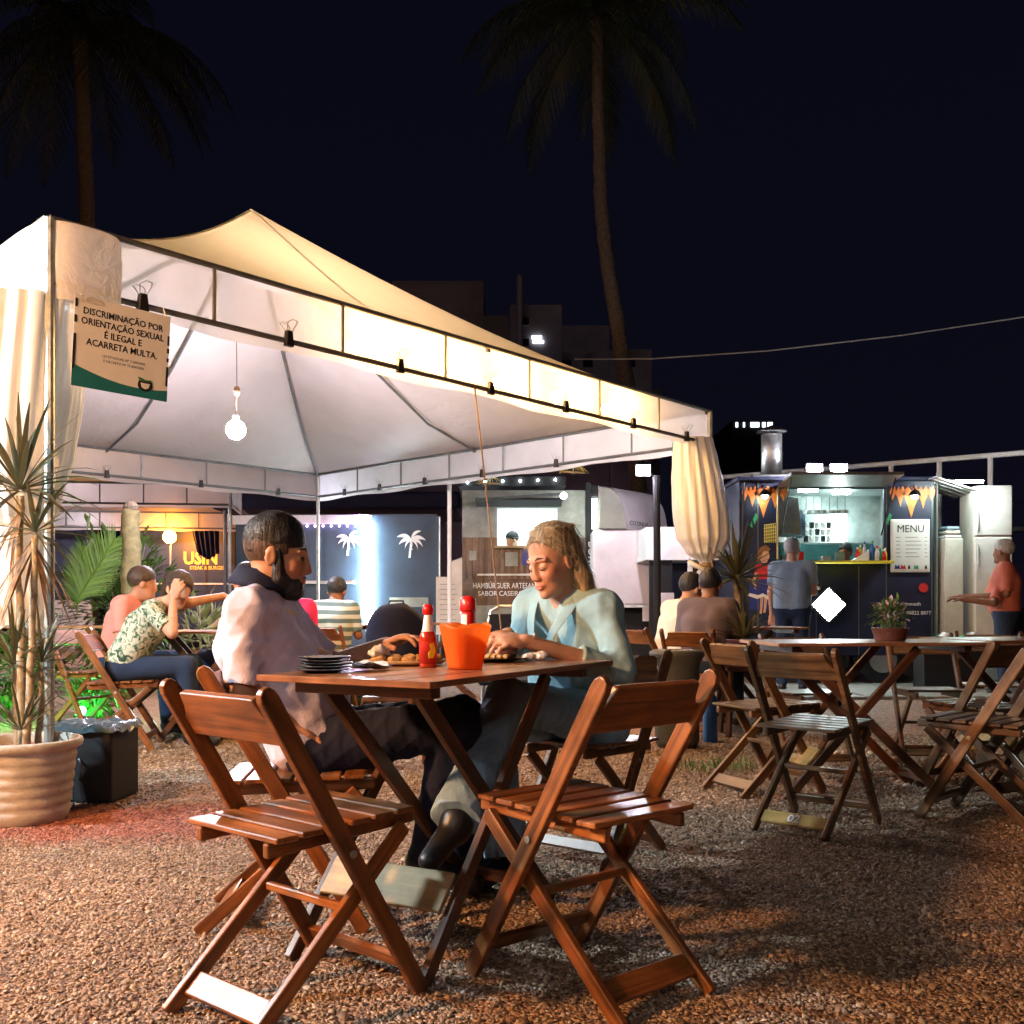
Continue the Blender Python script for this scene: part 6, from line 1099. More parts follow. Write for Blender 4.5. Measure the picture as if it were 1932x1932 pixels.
# ------------------------------------------------------------------ things on the near table
mat('shiny_bag', (.04, .07, .09), .18, 0, .2); mat('plum_pot', (.08, .035, .075), .5, 0, .15); emit('building_fill', (1.0, .66, .85), 120)
ZT0 = .7805
def tabletop():
    cols = [(-.530, 2.865)]
    t0 = thing('plate_stack', 'stack of black plates at the left end of the near table', 'plates', (-.525, 2.865, ZT0))
    for i in range(5):
        z = i * .0085; MB().lathe([(.045, z), (.048, z + .0015), (.076 - .001 * i, z + .0085), (.078 - .001 * i, z + .0095), (.074 - .001 * i, z + .0095), (.046, z + .003), (1e-5, z + .0028)], (RND.uniform(-.006, .006), RND.uniform(-.006, .006), 0), 36).build('plate', 'black_plate', t0, True)
    # napkin
    n = thing('paper_napkin', 'crumpled white paper napkins beside the black plates', 'napkin', (-.405, 2.945, ZT0))
    for q in range(3):
        mb = MB(); m = 9; r = random.Random(q + 5); vs = []; c, s = math.cos(q * .9), math.sin(q * .9)
        for j in range(m):
            for i in range(m): x = (i / (m - 1) - .5) * .11; y = (j / (m - 1) - .5) * .09; vs.append((x * c - y * s, x * s + y * c, .003 + q * .006 + .006 * math.sin(x * 60 + q) * math.sin(y * 75 + q * 2) + r.uniform(0, .003) + .004))
        mb.faces(vs, [(j * m + i, j * m + i + 1, (j + 1) * m + i + 1, (j + 1) * m + i) for j in range(m - 1) for i in range(m - 1)]); mb.build('sheet', 'white_cloth', n, True)
    # platter with food
    p = thing('food_platter', 'oval board with pale fried snacks behind the sauce bottle', 'food', (-.335, 3.20, ZT0)); MB().lathe([(.06, 0), (.10, .004), (.115, .016), (.111, .016), (.095, .007), (1e-5, .006)], (0, 0, 0), 36, 1.15, .75).build('board', 'pale_wood', p, True)
    r = random.Random(2)
    for i in range(11):
        x, y = r.uniform(-.085, .085), r.uniform(-.045, .045); f = Sdf(.004); f.el((x, y, .018), (r.uniform(.018, .03), r.uniform(.012, .018), r.uniform(.008, .016)), None, .005); f.el((x + .012, y + .005, .024), (.014, .012, .010), None, .008)
        o = finish('snack', f.mesh('snack', foldfn(i, .003, 120)), 'fried_food', p)
    f = Sdf(.004)
    for i in range(7): f.el((-.085 + r.uniform(-.025, .025), -.02 + r.uniform(-.03, .03), .028 + r.uniform(0, .024)), (.02, .018, .014), None, .012)
    finish('crumpled_paper', f.mesh('crumpled_paper', foldfn(77, .006, 110)), 'white_cloth', p)
    # hot sauce bottle
    b = thing('hot_sauce_bottle', 'red hot sauce bottle with white neck and red cap', 'bottle', (-.253, 3.085, ZT0)); MB().lathe([(.024, 0), (.0262, .003), (.0262, .088), (.024, .098), (.0165, .112), (.0145, .118)], (0, 0, 0), 28, closed=True).build('glass', 'sauce_glass', b, True)
    MB().lathe([(.0268, .012), (.0268, .078)], (0, 0, 0), 28).build('label', 'sauce_label', b, True); MB().poly([(-.010, -.022), (.004, -.022), (.012, .0), (.004, .024), (-.008, .020), (-.002, .004), (-.012, -.006)], (.014, -.0245, .050), V3((.87, .5, 0)), (0, 0, 1), .002).build('flame_print', 'yellow', b)
    MB().lathe([(.0185, .101), (.019, .108), (.0165, .116), (.0155, .128), (.0125, .150), (.012, .157)], (0, 0, 0), 20, closed=True).build('neck_sleeve', 'white_plastic', b, True); MB().lathe([(.0125, .1572), (.0165, .160), (.0172, .178), (.012, .188), (1e-5, .191)], (0, 0, 0), 18).build('cap', 'red_plastic', b, True)
    # ketchup
    k = thing('ketchup_bottle', 'red squeeze bottle with white label behind the orange bucket', 'bottle', (-.150, 3.50, ZT0)); MB().lathe([(.024, 0), (.026, .004), (.026, .155), (.024, .166)], (0, 0, 0), 26, closed=True).build('body', 'red_plastic', k, True); MB().lathe([(.0275, .1665), (.0285, .172), (.0275, .205), (.020, .216), (1e-5, .219)], (0, 0, 0), 22).build('cap', 'red_plastic', k, True)
    mb = MB(); N_ = 10; vs = []
    for z in (.10, .155):
        for i in range(N_): a = -math.pi / 2 - 1.1 + 1.0 * i / (N_ - 1); vs.append((.0268 * math.cos(a), .0268 * math.sin(a), z))
    mb.faces(vs, [(i, i + 1, N_ + i + 1, N_ + i) for i in range(N_ - 1)]); mb.build('label', 'white_plastic', k, True)
    # orange bucket, translucent, square-ish rim with dip
    bk = thing('napkin_bucket', 'translucent orange plastic bucket in the middle of the table', 'bucket', (-.137, 3.0, ZT0)); n = 64; mb = MB(); vs = []; rows = 12
    for j in range(rows + 1):
        q = j / rows; R = .046 + .027 * q
        for i in range(n):
            a = 2 * math.pi * i / n; sq = 1 / (abs(math.cos(a)) ** 4 + abs(math.sin(a)) ** 4) ** .25; rr = R * (1 + (sq - 1) * .55 * (1 - .25 * q)); zz = .128 * q + (.006 * math.cos(4 * a) if j == rows else .006 * math.cos(4 * a) * q ** 6)
            vs.append((math.cos(a) * rr, math.sin(a) * rr, zz + .001))
    fs = [(j * n + i, j * n + (i + 1) % n, (j + 1) * n + (i + 1) % n, (j + 1) * n + i) for j in range(rows) for i in range(n)] + [tuple(reversed(range(n)))]
    mb.faces(vs, fs); o = mb.build('pail', 'orange_clear', bk, True); sd = o.modifiers.new('s', 'SOLIDIFY'); sd.thickness = .0028; bk.rotation_euler = (0, 0, .5)
    r = random.Random(9)
    for i in range(9):
        a = r.uniform(0, 6.28); rr = r.uniform(.0, .028); MB().beam((rr * math.cos(a), rr * math.sin(a), .010), (rr * 1.25 * math.cos(a + .2), rr * 1.25 * math.sin(a + .2), r.uniform(.06, .095)), r.uniform(.012, .02), .006, (math.cos(a), math.sin(a), 0)).build('sachet', ('cream_cloth', 'orange_paint', 'red_plastic')[i % 3], bk, bevel=.002)
    # bowl, phone, cutlery
    bo = thing('sauce_bowl', 'small brown bowl with cream dip in front of the woman', 'bowl', (-.025, 3.46, ZT0)); MB().lathe([(.03, 0), (.034, .003), (.044, .022), (.046, .038), (.0435, .038), (.041, .022), (.03, .007), (1e-5, .006)], (0, 0, 0), 30).build('bowl', 'bowl_glaze', bo, True); MB().lathe([(.0425, .031), (.02, .033), (1e-5, .034)], (0, 0, 0), 24).build('dip', 'cream_cloth', bo, True)
    ph = thing('dark_plate', 'dark plate under the woman\'s hands', 'plate', (-.055, 3.40, ZT0)); MB().lathe([(.06, 0), (.065, .002), (.105, .012), (.107, .0135), (.101, .0135), (.062, .005), (1e-5, .0045)], (0, 0, 0), 36).build('plate', 'black_plate', ph, True)
    for i in range(4): MB().beam((-.03 + i * .02, .0, .012), (-.02 + i * .02, .03, .02), .022, .012).build('food_piece', 'fried_food', ph, bevel=.004)
    w = thing('used_napkins', 'white and dark crumpled wrappers near the woman\'s wrist', 'napkin', (.075, 3.44, ZT0)); f = Sdf(.004); r = random.Random(4)
    for i in range(8): f.el((r.uniform(-.035, .035), r.uniform(-.02, .02), .010 + r.uniform(0, .012)), (.018, .014, .010), None, .008)
    finish('paper', f.mesh('paper', foldfn(5, .005, 120)), 'white_cloth', w)
mat('black_plate', (.012, .014, .02), .28, 0, .1, 10, 0, 60, .5, .3); mat('fried_food', (.55, .34, .15), .6, 0, .25, 60, .4, 150); mat('bowl_glaze', (.13, .05, .04), .25, 0, .2, 10); mat('sauce_label', (.55, .03, .02), .35, 0, .3, 30)
mat('sauce_glass', (.42, .03, .01), .12, 0, .1, 10, 0, 60, .5, .5)
def clearplastic():
    m = bpy.data.materials.new('orange_clear'); t, p = nodes(m); N, L = t.nodes, t.links; out = [n for n in N if n.type == 'OUTPUT_MATERIAL'][0]
    p.inputs['Base Color'].default_value = (1.0, .28, .05, 1); p.inputs['Roughness'].default_value = .25
    tr = N.new('ShaderNodeBsdfTranslucent'); tr.inputs[0].default_value = (1.0, .42, .10, 1); tp = N.new('ShaderNodeBsdfTransparent'); tp.inputs[0].default_value = (1.0, .55, .24, 1)
    a = N.new('ShaderNodeMixShader'); a.inputs[0].default_value = .5; L.new(p.outputs[0], a.inputs[1]); L.new(tr.outputs[0], a.inputs[2]); b = N.new('ShaderNodeMixShader'); b.inputs[0].default_value = .42; L.new(a.outputs[0], b.inputs[1]); L.new(tp.outputs[0], b.inputs[2]); L.new(b.outputs[0], out.inputs[0]); MATS['orange_clear'] = m
clearplastic(); tabletop()
# ------------------------------------------------------------------ plants
def blade(mb, base, d, L, w, droop, n=6, up=(0, 0, 1), fold=.25):
    d = V3(d).normalized(); p = V3(base); s = d.cross(V3(up)); s = s.normalized() if s.length > 1e-3 else V3((1, 0, 0)); vs = []; step = L / n; cur = d.copy()
    for i in range(n + 1):
        q = i / n; ww = w * (math.sin(math.pi * (q * .88 + .10)) ** .8) * (1 - .15 * q); nrm = s.cross(cur); vs += [p - s * ww / 2 + nrm * ww * fold * .5, p - nrm * ww * fold * .2, p + s * ww / 2 + nrm * ww * fold * .5]; cur = (cur + V3((0, 0, -droop / n * (.4 + q * 1.5)))).normalized(); p = p + cur * step
    mb.faces(vs, [f for i in range(n) for f in ((3 * i, 3 * i + 1, 3 * i + 4, 3 * i + 3), (3 * i + 1, 3 * i + 2, 3 * i + 5, 3 * i + 4))])
def rosette(mb, c, n, L, w, droop, r, spread=(.0, 1.45), asym=0.2):
    for i in range(n):
        a = i * 2.39996 + r.uniform(-.3, .3); th = spread[0] + (spread[1] - spread[0]) * (i / n) ** .8 + r.uniform(-.1, .1); d = V3((math.cos(a) * math.sin(th), math.sin(a) * math.sin(th), math.cos(th)))
        blade(mb, V3(c) + d * .01, d, L * r.uniform(.7, 1.12), w * r.uniform(.8, 1.15), droop * r.uniform(.5, 1.3))
def dracaena():
    r = random.Random(12); y0 = 4.62; x0 = (42 - 966) / FPX * y0
    pot = thing('plant_pot', 'ribbed beige round plant pot in the left foreground', 'plant pot', (x0, y0, 0)); prof = [(.185, 0.0), (.19, .006)]
    for i in range(6): z = .03 + i * .048; rr = .195 + .036 * (z / .32); prof += [(rr, z), (rr + .004, z + .014), (rr + .004, z + .026), (rr, z + .040)]
    prof += [(.236, .322), (.252, .330), (.256, .348), (.252, .362), (.240, .366), (.228, .356), (.222, .30)]
    MB().lathe(prof, (0, 0, 0), 64).build('pot', 'terracotta_grey', pot, True); s = Sdf(.012); 
    mb = MB(); n, m = 40, 7; vs = [(0, 0, .318)]
    for j in range(1, m + 1):
        for i in range(n): a = 2 * math.pi * i / n; rr = .224 * j / m; vs.append((rr * math.cos(a), rr * math.sin(a), .312 + r.uniform(-.007, .009)))
    fs = [(0, 1 + i, 1 + (i + 1) % n) for i in range(n)] + [(1 + (j - 1) * n + i, 1 + j * n + i, 1 + j * n + (i + 1) % n, 1 + (j - 1) * n + (i + 1) % n) for j in range(1, m) for i in range(n)]
    mb.faces(vs, fs); mb.build('soil', 'soil', pot, True)
    for i in range(70): a = r.uniform(0, 6.28); rr = .2 * math.sqrt(r.uniform(0, 1)); q = r.uniform(.006, .014); mb2 = MB(); sphere(mb2, (rr * math.cos(a), rr * math.sin(a), .318), q, 6, 4, .7); 
    pl = thing('dracaena_plant', 'tall spiky dracaena with several canes in the beige pot', 'plant', (x0, y0, .31))
    def W(u, v, dy=0): p = PX(u, v, y0 + dy); return V3((p.x - x0, dy, p.z - .31))
    canes = [([(0.0, 0, 0), W(40, 1200, .02), W(34, 1080, .03), W(38, 935, .0)], [.022, .018, .016, .017]), ([(.03, -.02, 0), W(62, 1180, -.04), W(66, 1010, -.05)], [.018, .015, .013]), ([(-.03, .03, 0), W(30, 1330, .04), W(28, 1265, .05)], [.016, .014, .012]), ([(.05, .04, 0), W(80, 1320, .05), W(76, 1255, .06)], [.015, .013, .011])]
    for pts, rs in canes: 
        pp = [V3(p) for p in pts]; q = []; rr = []
        for i in range(len(pp) - 1):
            for k in range(6): t = k / 6; q.append(pp[i].lerp(pp[i + 1], t) + V3((r.uniform(-.004, .004), r.uniform(-.004, .004), 0))); rr.append(rs[i] + (rs[i + 1] - rs[i]) * t + r.uniform(-.001, .0015))
        q.append(pp[-1]); rr.append(rs[-1]); MB().tube(q, rr, 10).build('cane', 'cane', pl, True)
    for c, n, L, w, dr, sp in ((W(38, 925, 0), 36, .42, .030, .55, (.05, 1.75)), (W(66, 1005, -.05), 22, .32, .024, .55, (.1, 1.9)), (W(28, 1258, .05), 34, .30, .020, .5, (.05, 1.8)), (W(78, 1250, .06), 26, .26, .018, .5, (.05, 1.7)), (W(40, 1380, -.02), 22, .30, .018, .35, (.25, 1.3))):
        mb = MB(); rosette(mb, c, n, L, w, dr, r, sp); mb.build('leaf_crown', 'dracaena_leaf', pl, True)
    mb = MB()
    for i in range(26):
        c = (W(40, 960), W(66, 1030, -.05), W(60, 1020, -.03))[i % 3]; a = r.uniform(0, 6.28); d = V3((math.cos(a) * .5, math.sin(a) * .5, -.75)); blade(mb, c, d, r.uniform(.25, .5), .016, .3)
    mb.build('dry_leaves', 'dead_leaf', pl, True)
dracaena()
# black box behind the pot
bx_ = thing('speaker_box', 'black wrapped box standing on the gravel beside the pot', 'box', (PX(178, 1500, 5.05).x - .05, 5.12, 0)); bx_.rotation_euler = (0, 0, -.10)
mb = MB(); n = 14; vs = []; fs = []
MB().box(-.17, .18, -.14, .16, 0.0, .36).build('case', 'black_matte', bx_, bevel=.018, seg=3); MB().box(-.02, -.012, -.1425, -.1405, .02, .35).build('seam', 'grey_pipe', bx_); 
r = random.Random(3); mb = MB(); m = 15; vs = []
for j in range(m):
    for i in range(m): x = (i / (m - 1) - .5) * .40; y = (j / (m - 1) - .5) * .34; vs.append((x, y + .01, .371 + .016 * math.sin(i * 1.3 + j * .7) * math.sin(j * 1.1) + r.uniform(0, .012) - (.03 if (i in (0, m - 1) or j in (0, m - 1)) else 0)))
mb.faces(vs, [(j * m + i, j * m + i + 1, (j + 1) * m + i + 1, (j + 1) * m + i) for j in range(m - 1) for i in range(m - 1)]); mb.build('plastic_cover', 'shiny_bag', bx_, True);
MB().tube([(.02, -.143, .12), (.045, -.165, .15), (.045, -.165, .19), (.02, -.143, .22)], .006, 6).build('handle', 'grey_pipe', bx_)
# coconut palms
def palm(label, base, top, bend, r0, r1, nf, L, seed, mt='bark', path=None):
    r = random.Random(seed); b, tp = V3(base), V3(top); t = thing('coconut_palm', label, 'palm tree', base, 0, 'palm trees'); pts = []; rs = []; N_ = 40
    for i in range(N_ + 1):
        q = i / N_; p = b.lerp(tp, q) + V3(bend) * math.sin(math.pi * q)
        if path: s_ = q * (len(path) - 1); k_ = min(int(s_), len(path) - 2); p = path[k_].lerp(path[k_ + 1], s_ - k_)
        pts.append(p - b)
        rs.append((r0 + (r1 - r0) * q) * (1 + (.10 if i % 2 else -.02)))
    pts = [p + V3((r.uniform(-.012, .012), r.uniform(-.012, .012), 0)) for p in pts]; MB().tube(pts, rs, 14).build('trunk', mt, t, True)
    c = tp - b
    for f in range(nf):
        a = f * 2.39996 + r.uniform(-.2, .2); el = r.uniform(-.25, 1.15); d = V3((math.cos(a) * math.cos(el), math.sin(a) * math.cos(el), math.sin(el))); p = c.copy(); mb = MB(); n = 22; step = L / n; cur = d; spine = [p.copy()]; dirs = [cur.copy()]
        for i in range(n): cur = (cur + V3((0, 0, -.075 - .05 * i / n))).normalized(); p = p + cur * step; spine.append(p.copy()); dirs.append(cur.copy())
        mb.tube(spine, [.03 * (1 - i / (n + 1)) + .004 for i in range(n + 1)], 5)
        for i in range(2, n + 1):
            s = dirs[i].cross(V3((0, 0, 1))).normalized()
            for sd in (-1, 1):
                for h_ in (0, .5):
                    q = i / n; ll = L * .24 * (math.sin(math.pi * min(1, q * .85 + .12))) * r.uniform(.8, 1.1); dd = (s * sd * .75 + dirs[i] * .55 + V3((0, 0, -.45 - .4 * r.random()))).normalized(); o = spine[i] - dirs[i] * step * h_; w = .022 * L / 3
                    e1 = o + dd * ll * .5 + V3((0, 0, -.02)); e2 = o + dd * ll + V3((0, 0, -.14 * ll)); nn = dirs[i] * w; mb.faces([o - nn, o + nn, e1 + nn * .8, e1 - nn * .8, e2], [(0, 1, 2, 3), (3, 2, 4)])
        mb.build('frond', 'palm_leaf', t)
    return t
pb_ = PX(1190, 1140, 25); palm('tall coconut palm rising behind the big tent, trunk slightly curved', (pb_.x + .75, 25, 0), PX(1128, 30, 25), (0, 0, 0), .20, .135, 34, 4.2, 5, path=[V3((pb_.x + .75, 25, 0))] + [PX(u, v, 25) for u, v in ((1207, 940), (1188, 760), (1163, 600), (1142, 470), (1133, 360), (1130, 250), (1128, 140), (1128, 30))])
palm('coconut palm almost lost in the dark at the upper left', ((132 - 966) / FPX * 30, 30.5, 0), PX(150, 60, 30), (.3, 0, 0), .26, .2, 28, 5.4, 8)
# young palm with clipped top on the left
yp = thing('young_palm', 'young palm with a thick ringed trunk and fan fronds on the left', 'palm tree', PX(247, 1140, 10.5).to_2d().to_3d(), 0, 'palm trees'); ztp = HC + (HOR - 962) * 10.5 / FPX
pts = [(.0 + .01 * math.sin(i), 0, i * ztp / 26) for i in range(27)]; MB().tube(pts, [.085 + (.010 if i % 2 else 0) + .02 * (1 - i / 26) for i in range(27)], 16).build('trunk', 'ring_trunk', yp, True); MB().lathe([(.07, ztp), (.08, ztp + .03), (.05, ztp + .08), (1e-5, ztp + .09)], (0, 0, 0), 12).build('cut_top', 'bark', yp)
r = random.Random(6)
for bse, d, L in (((-.55, -.1, .95), (.48, .05, .80), .80), ((-.6, .1, .9), (.1, 0, .9), .62), ((-.75, .05, .85), (-.75, .0, .35), .65)):
    mb = MB(); b = V3(bse); d = V3(d).normalized(); s = V3((d.z, 0, -d.x)); n = 34; sp = [b + d * L * i / n for i in range(n + 1)]; mb.tube(sp, .010, 5)
    for i in range(4, n + 1):
        for sd in (-1, 1): q = i / n; ll = L * .46 * math.sin(math.pi * (q * .62 + .22)); dd = (s * sd * (.95 - .45 * q) + d * .72 + V3((0, r.uniform(-.12, .12), 0))).normalized(); o = sp[i]; e = o + dd * ll; w = V3((0, 0, 0)) + d * .011; m_ = o + dd * ll * .5 + V3((0, 0, .01)); mb.faces([o - w, o + w, m_ + w, m_ - w, e], [(0, 1, 2, 3), (3, 2, 4)])
    mb.build('frond', 'fan_leaf', yp)
# leafy bushes
def bush(name, label, loc, rx, rz, n, leaf, m, seed, group=None, fl=0, pot=None, stems=6):
    r = random.Random(seed); t = thing(name, label, 'plant', loc, 0, group); mb = MB(); fm = MB()
    for i in range(stems): a = r.uniform(0, 6.28); q = r.uniform(.2, .8); MB().tube([(0, 0, 0), (math.cos(a) * rx * q * .5, math.sin(a) * rx * q * .5, rz * .5), (math.cos(a) * rx * q, math.sin(a) * rx * q, rz * .9)], [.008, .006, .003], 5).build('stem', 'cane', t)
    for i in range(n):
        while True:
            v = V3((r.uniform(-1, 1), r.uniform(-1, 1), r.uniform(-1, 1)))
            if .25 < v.length < 1: break
        clump = .78 + .3 * math.sin(v.x * 5 + seed) * math.sin(v.y * 6) * math.sin(v.z * 4 + 1); p = V3((v.x * rx * clump, v.y * rx * clump, rz * .52 + v.z * rz * .5 * clump)); blade(mb if i >= fl else fm, p, v + V3((r.uniform(-.6, .6), r.uniform(-.6, .6), .3)), leaf * r.uniform(.6, 1.3), leaf * (.42 if i >= fl else .7), .5, 2)
    mb.build('foliage', m, t, True)['kind'] = 'stuff'
    if fl: fm.build('flowers', 'flower', t, True)['kind'] = 'stuff'
    return t
tp = ON(1690, 1204, .78); fp = bush('flowering_plant', 'low flowering plant with small pale leaves on the right hand table', (1.98, 5.36, .835), .125, .16, 420, .035, 'shrub_leaf', 3, fl=40)
pp = MB().lathe([(.075, -.055), (.078, -.05), (.095, .01), (.098, .012), (.09, .012), (1e-5, .004)], (0, 0, 0), 24); pp.build('dish', 'bowl_glaze', fp, True)
bush('shrub', 'bush glowing green at the far left edge', (-4.35, 8.8, 0), .55, .75, 900, .10, 'shrub_leaf', 14); bush('shrub', 'low bush glowing green behind the left chairs', (-3.50, 8.62, 0), .27, .42, 420, .08, 'shrub_leaf', 15); bush('shrub', 'dark leafy bush between tent and trailers, far left', (-4.6, 12.0, .0), .8, 1.9, 900, .16, 'shrub_leaf', 16)
bush('shrub', 'pale stiff plant behind the floral woman, left', (-3.2, 10.6, 0), .3, 1.1, 180, .16, 'pale_leaf', 17)
g = thing('green_spotlight', 'small green spotlight on the ground at the far left', 'lamp', (-4.22, 8.05, 0)); MB().lathe([(.05, 0), (.06, .02), (.05, .07), (1e-5, .072)], (0, 0, 0), 12).build('body', 'black_plastic', g); sphere(MB(), (0, .02, .10), .035, 10, 7).build('bulb', 'green_led', g, True)
g3 = dup(g, (-3.52, 8.35, 0), 0, 'small green spotlight under the low bush by the left chairs')
# agave, block, bucket near the tied curtain
ag = thing('agave_plant', 'small spiky agave in a plum coloured pot right of the tied curtain', 'plant', (PX(1405, 1200, 7.6).x, 7.6, .52)); r = random.Random(22); mb = MB(); rosette(mb, (0, 0, .20), 44, .26, .030, .25, r, (.1, 1.5)); mb.build('leaves', 'dracaena_leaf', ag, True); MB().lathe([(.10, 0), (.14, .18), (.15, .19), (.13, .19), (1e-5, .17)], (0, 0, 0), 22).build('pot', 'plum_pot', ag, True)
st_ = thing('plant_stand', 'dark stand carrying the agave pot', 'stand', (ag.location.x, 7.6, 0))
MB().box(-.16, .16, -.16, .16, .48, .515).build('top', 'dark_wood', st_, bevel=.004)
for sx in (-1, 1):
    for sy in (-1, 1): MB().beam((sx * .13, sy * .13, .48), (sx * .15, sy * .15, 0), .03, .03).build('leg', 'dark_wood', st_)
tsp = thing('spiky_shrub', 'tall dark spiky plant between the curtain and the navy trailer', 'plant', (PX(1390, 1100, 9.6).x, 9.6, 0)); MB().tube([(0, 0, 0), (.02, 0, .6), (0, 0, 1.25)], [.05, .04, .035], 10).build('stem', 'bark', tsp, True); mb = MB(); rosette(mb, (0, 0, 1.2), 60, .55, .04, .5, random.Random(5), (.1, 1.9)); mb.build('leaf_crown', 'dracaena_leaf', tsp, True)
bl = thing('concrete_block', 'square concrete block weighing down the right tent post', 'block', (TC[1].x + .02, TC[1].y - .28, 0)); MB().box(-.20, .20, -.14, .14, 0, .24).build('block', 'concrete', bl, bevel=.012, seg=2)
bc = thing('paint_bucket', 'pale dented bucket with a green top by the concrete block', 'bucket', (1.36, 8.95, 0)); MB().lathe([(.10, 0), (.125, .20), (.13, .21), (.122, .21), (.11, .17), (1e-5, .16)], (0, 0, 0), 22).build('pail', 'offwhite', bc, True); mb = MB(); rosette(mb, (0, 0, .17), 30, .12, .03, .6, random.Random(4), (.2, 1.7)); mb.build('seedling', 'grass_leaf', bc, True)
bt = thing('water_bottle', 'tall clear bluish water bottle behind the orange chair post', 'bottle', (PX(1340, 1290, 7.2).x, 7.2, 0.0)); MB().lathe([(.05, 0), (.052, .02), (.05, .30), (.02, .36), (.018, .40)], (0, 0, 0), 16, closed=True).build('body', 'blue_plastic', bt, True); MB().lathe([(.022, .402), (.022, .43), (1e-5, .431)], (0, 0, 0), 12).build('cap', 'white_plastic', bt)
# round grey lid on a low drum
dr = thing('round_drum', 'round grey drum with a flat lid in front of the brown shirt', 'drum', (1.12, 6.95, 0)); MB().lathe([(.13, .0), (.15, .05), (.15, .55), (.17, .60), (.185, .625), (.185, .645), (.165, .66), (.05, .662), (.045, .65), (1e-5, .65)], (0, 0, 0), 36).build('drum', 'dark_grey', dr, True); MB().lathe([(.035, .651), (.03, .664), (1e-5, .665)], (0, 0, 0), 14).build('plug', 'black_plastic', dr)
# pink plastic chair and other things around the far tables
pc = thing('plastic_chair', 'bright magenta plastic chair back behind the bearded man', 'chair', (PX(578, 1160, 8.6).x, 8.6, 0)); pts = [(-.115, .62), (.115, .62), (.118, .92), (.105, .985), (.07, 1.02), (0, 1.03), (-.07, 1.02), (-.105, .985), (-.118, .92)]
MB().poly(pts, (0, 0, 0), (1, 0, 0), V3((0, -.12, 1)), .02).build('backrest', 'magenta_plastic', pc, bevel=.008, seg=2); MB().box(-.17, .17, -.36, -.06, .40, .43).build('seat', 'magenta_plastic', pc, bevel=.01, seg=2)
for x in (-.14, .14):
    for y in (-.33, -.08): MB().beam((x, y, .40), (x * 1.15, y + (.03 if y > -.2 else -.03), 0), .03, .03).build('leg', 'magenta_plastic', pc)
for x in (-.1, .1): MB().beam((x, -.08, .42), (x, -.075, .64), .03, .02).build('support', 'magenta_plastic', pc)
f = Sdf(.014); f.el((0, 0, .30), (.20, .14, .26), None, .05); f.el((.02, -.05, .20), (.17, .14, .18), None, .06); f.el((-.05, 0, .42), (.12, .10, .12), None, .06)
bag = thing('bag', 'rounded navy bag on the ground behind the hot sauce bottle', 'bag', (PX(752, 1200, 6.3).x, 6.3, .42)); finish('body', f.mesh('body', foldfn(9, .01, 14)), 'navy_cloth', bag); MB().tube([(-.08, -.02, .50), (-.05, -.02, .57), (.03, -.02, .57), (.05, -.02, .49)], .008, 6).build('handle', 'black_plastic', bag)
sl = thing('low_stool', 'small dark stool holding the navy bag', 'stool', (bag.location.x, 6.3, 0)); MB().box(-.2, .2, -.16, .16, .385, .415).build('seat', 'dark_wood', sl, bevel=.004)
for sx in (-1, 1):
    for sy in (-1, 1): MB().beam((sx * .16, sy * .12, .385), (sx * .18, sy * .14, 0), .03, .03).build('leg', 'dark_wood', sl)
ch = thing('metal_chair', 'black chair with a rounded metal back beside the woman', 'chair', (PX(955, 1160, 7.4).x, 7.4, 0)); MB().tube([(-.12, 0, .42), (-.14, .05, .80), (-.11, .06, .92), (-.05, .07, .955), (.05, .07, .955), (.11, .06, .92), (.14, .05, .80), (.12, 0, .42)], .012, 8).build('frame', 'steel', ch, True); MB().box(-.13, .13, .045, .06, .62, .90).build('backrest', 'black_cloth', ch, bevel=.02); MB().box(-.19, .19, -.36, .02, .41, .45).build('seat', 'black_cloth', ch, bevel=.015)
for x in (-.16, .16):
    for y in (-.33, 0): MB().tube([(x, y, .41), (x * 1.1, y, 0)], .012, 6).build('leg', 'steel', ch)
dkb = thing('serving_box', 'dark green box on the table at the right edge', 'box', (3.02, 5.62, .781)); MB().poly([(-.13, 0), (.13, 0), (.09, .085), (-.09, .085)], (0, 0, 0), (1, 0, 0), (0, 0, 1), .16).build('box', 'mural_green', dkb, bevel=.006); MB().box(-.085, .085, -.07, .07, .0855, .094).build('lid', 'white_plastic', dkb)
cl = thing('cloth_bundle', 'bundle of blue and green cloth on the ground by the trailer door', 'bundle', (PX(1782, 1180, 11.6).x, 11.5, .45))
for i in range(6): f = Sdf(.016); f.el((0, 0, 0), (.10, .08, .07), None, .03); f.el((.05, .02, .04), (.07, .06, .05), None, .04); o = finish('cloth', f.mesh('cloth', foldfn(i + 50, .02, 26)), ('blue_plastic', 'mural_green', 'white_cloth')[i % 3], cl); o.location = (-.24 + i * .1, .03 * (i % 2), .06 + .03 * (i % 3))
cr = thing('crate', 'dark crate under the cloth bundle by the trailer door', 'crate', (cl.location.x, 11.5, 0)); MB().box(-.34, .34, -.15, .15, 0, .455).build('body', 'black_plastic', cr, bevel=.01)
# grass tufts
for i, (u, v, n) in enumerate(((1352, 1452, 120), (1385, 1350, 60), (1440, 1345, 60))):
    p = ON(u, v); t = thing('grass_tuft', ('small tuft of grass in the gravel right of the tall orange chair leg', 'tuft of grass beside the concrete block', 'tuft of grass behind the numbered chair')[i], 'grass', p, 0, 'tufts of grass'); mb = MB(); r = random.Random(i)
    for k in range(n): a = r.uniform(0, 6.28); q = r.uniform(0, .16); blade(mb, (math.cos(a) * q * 1.6, math.sin(a) * q, 0), (r.uniform(-.5, .5), r.uniform(-.5, .5), 1), r.uniform(.04, .10), .008, .7, 3)
    mb.build('blades', 'grass_leaf', t)
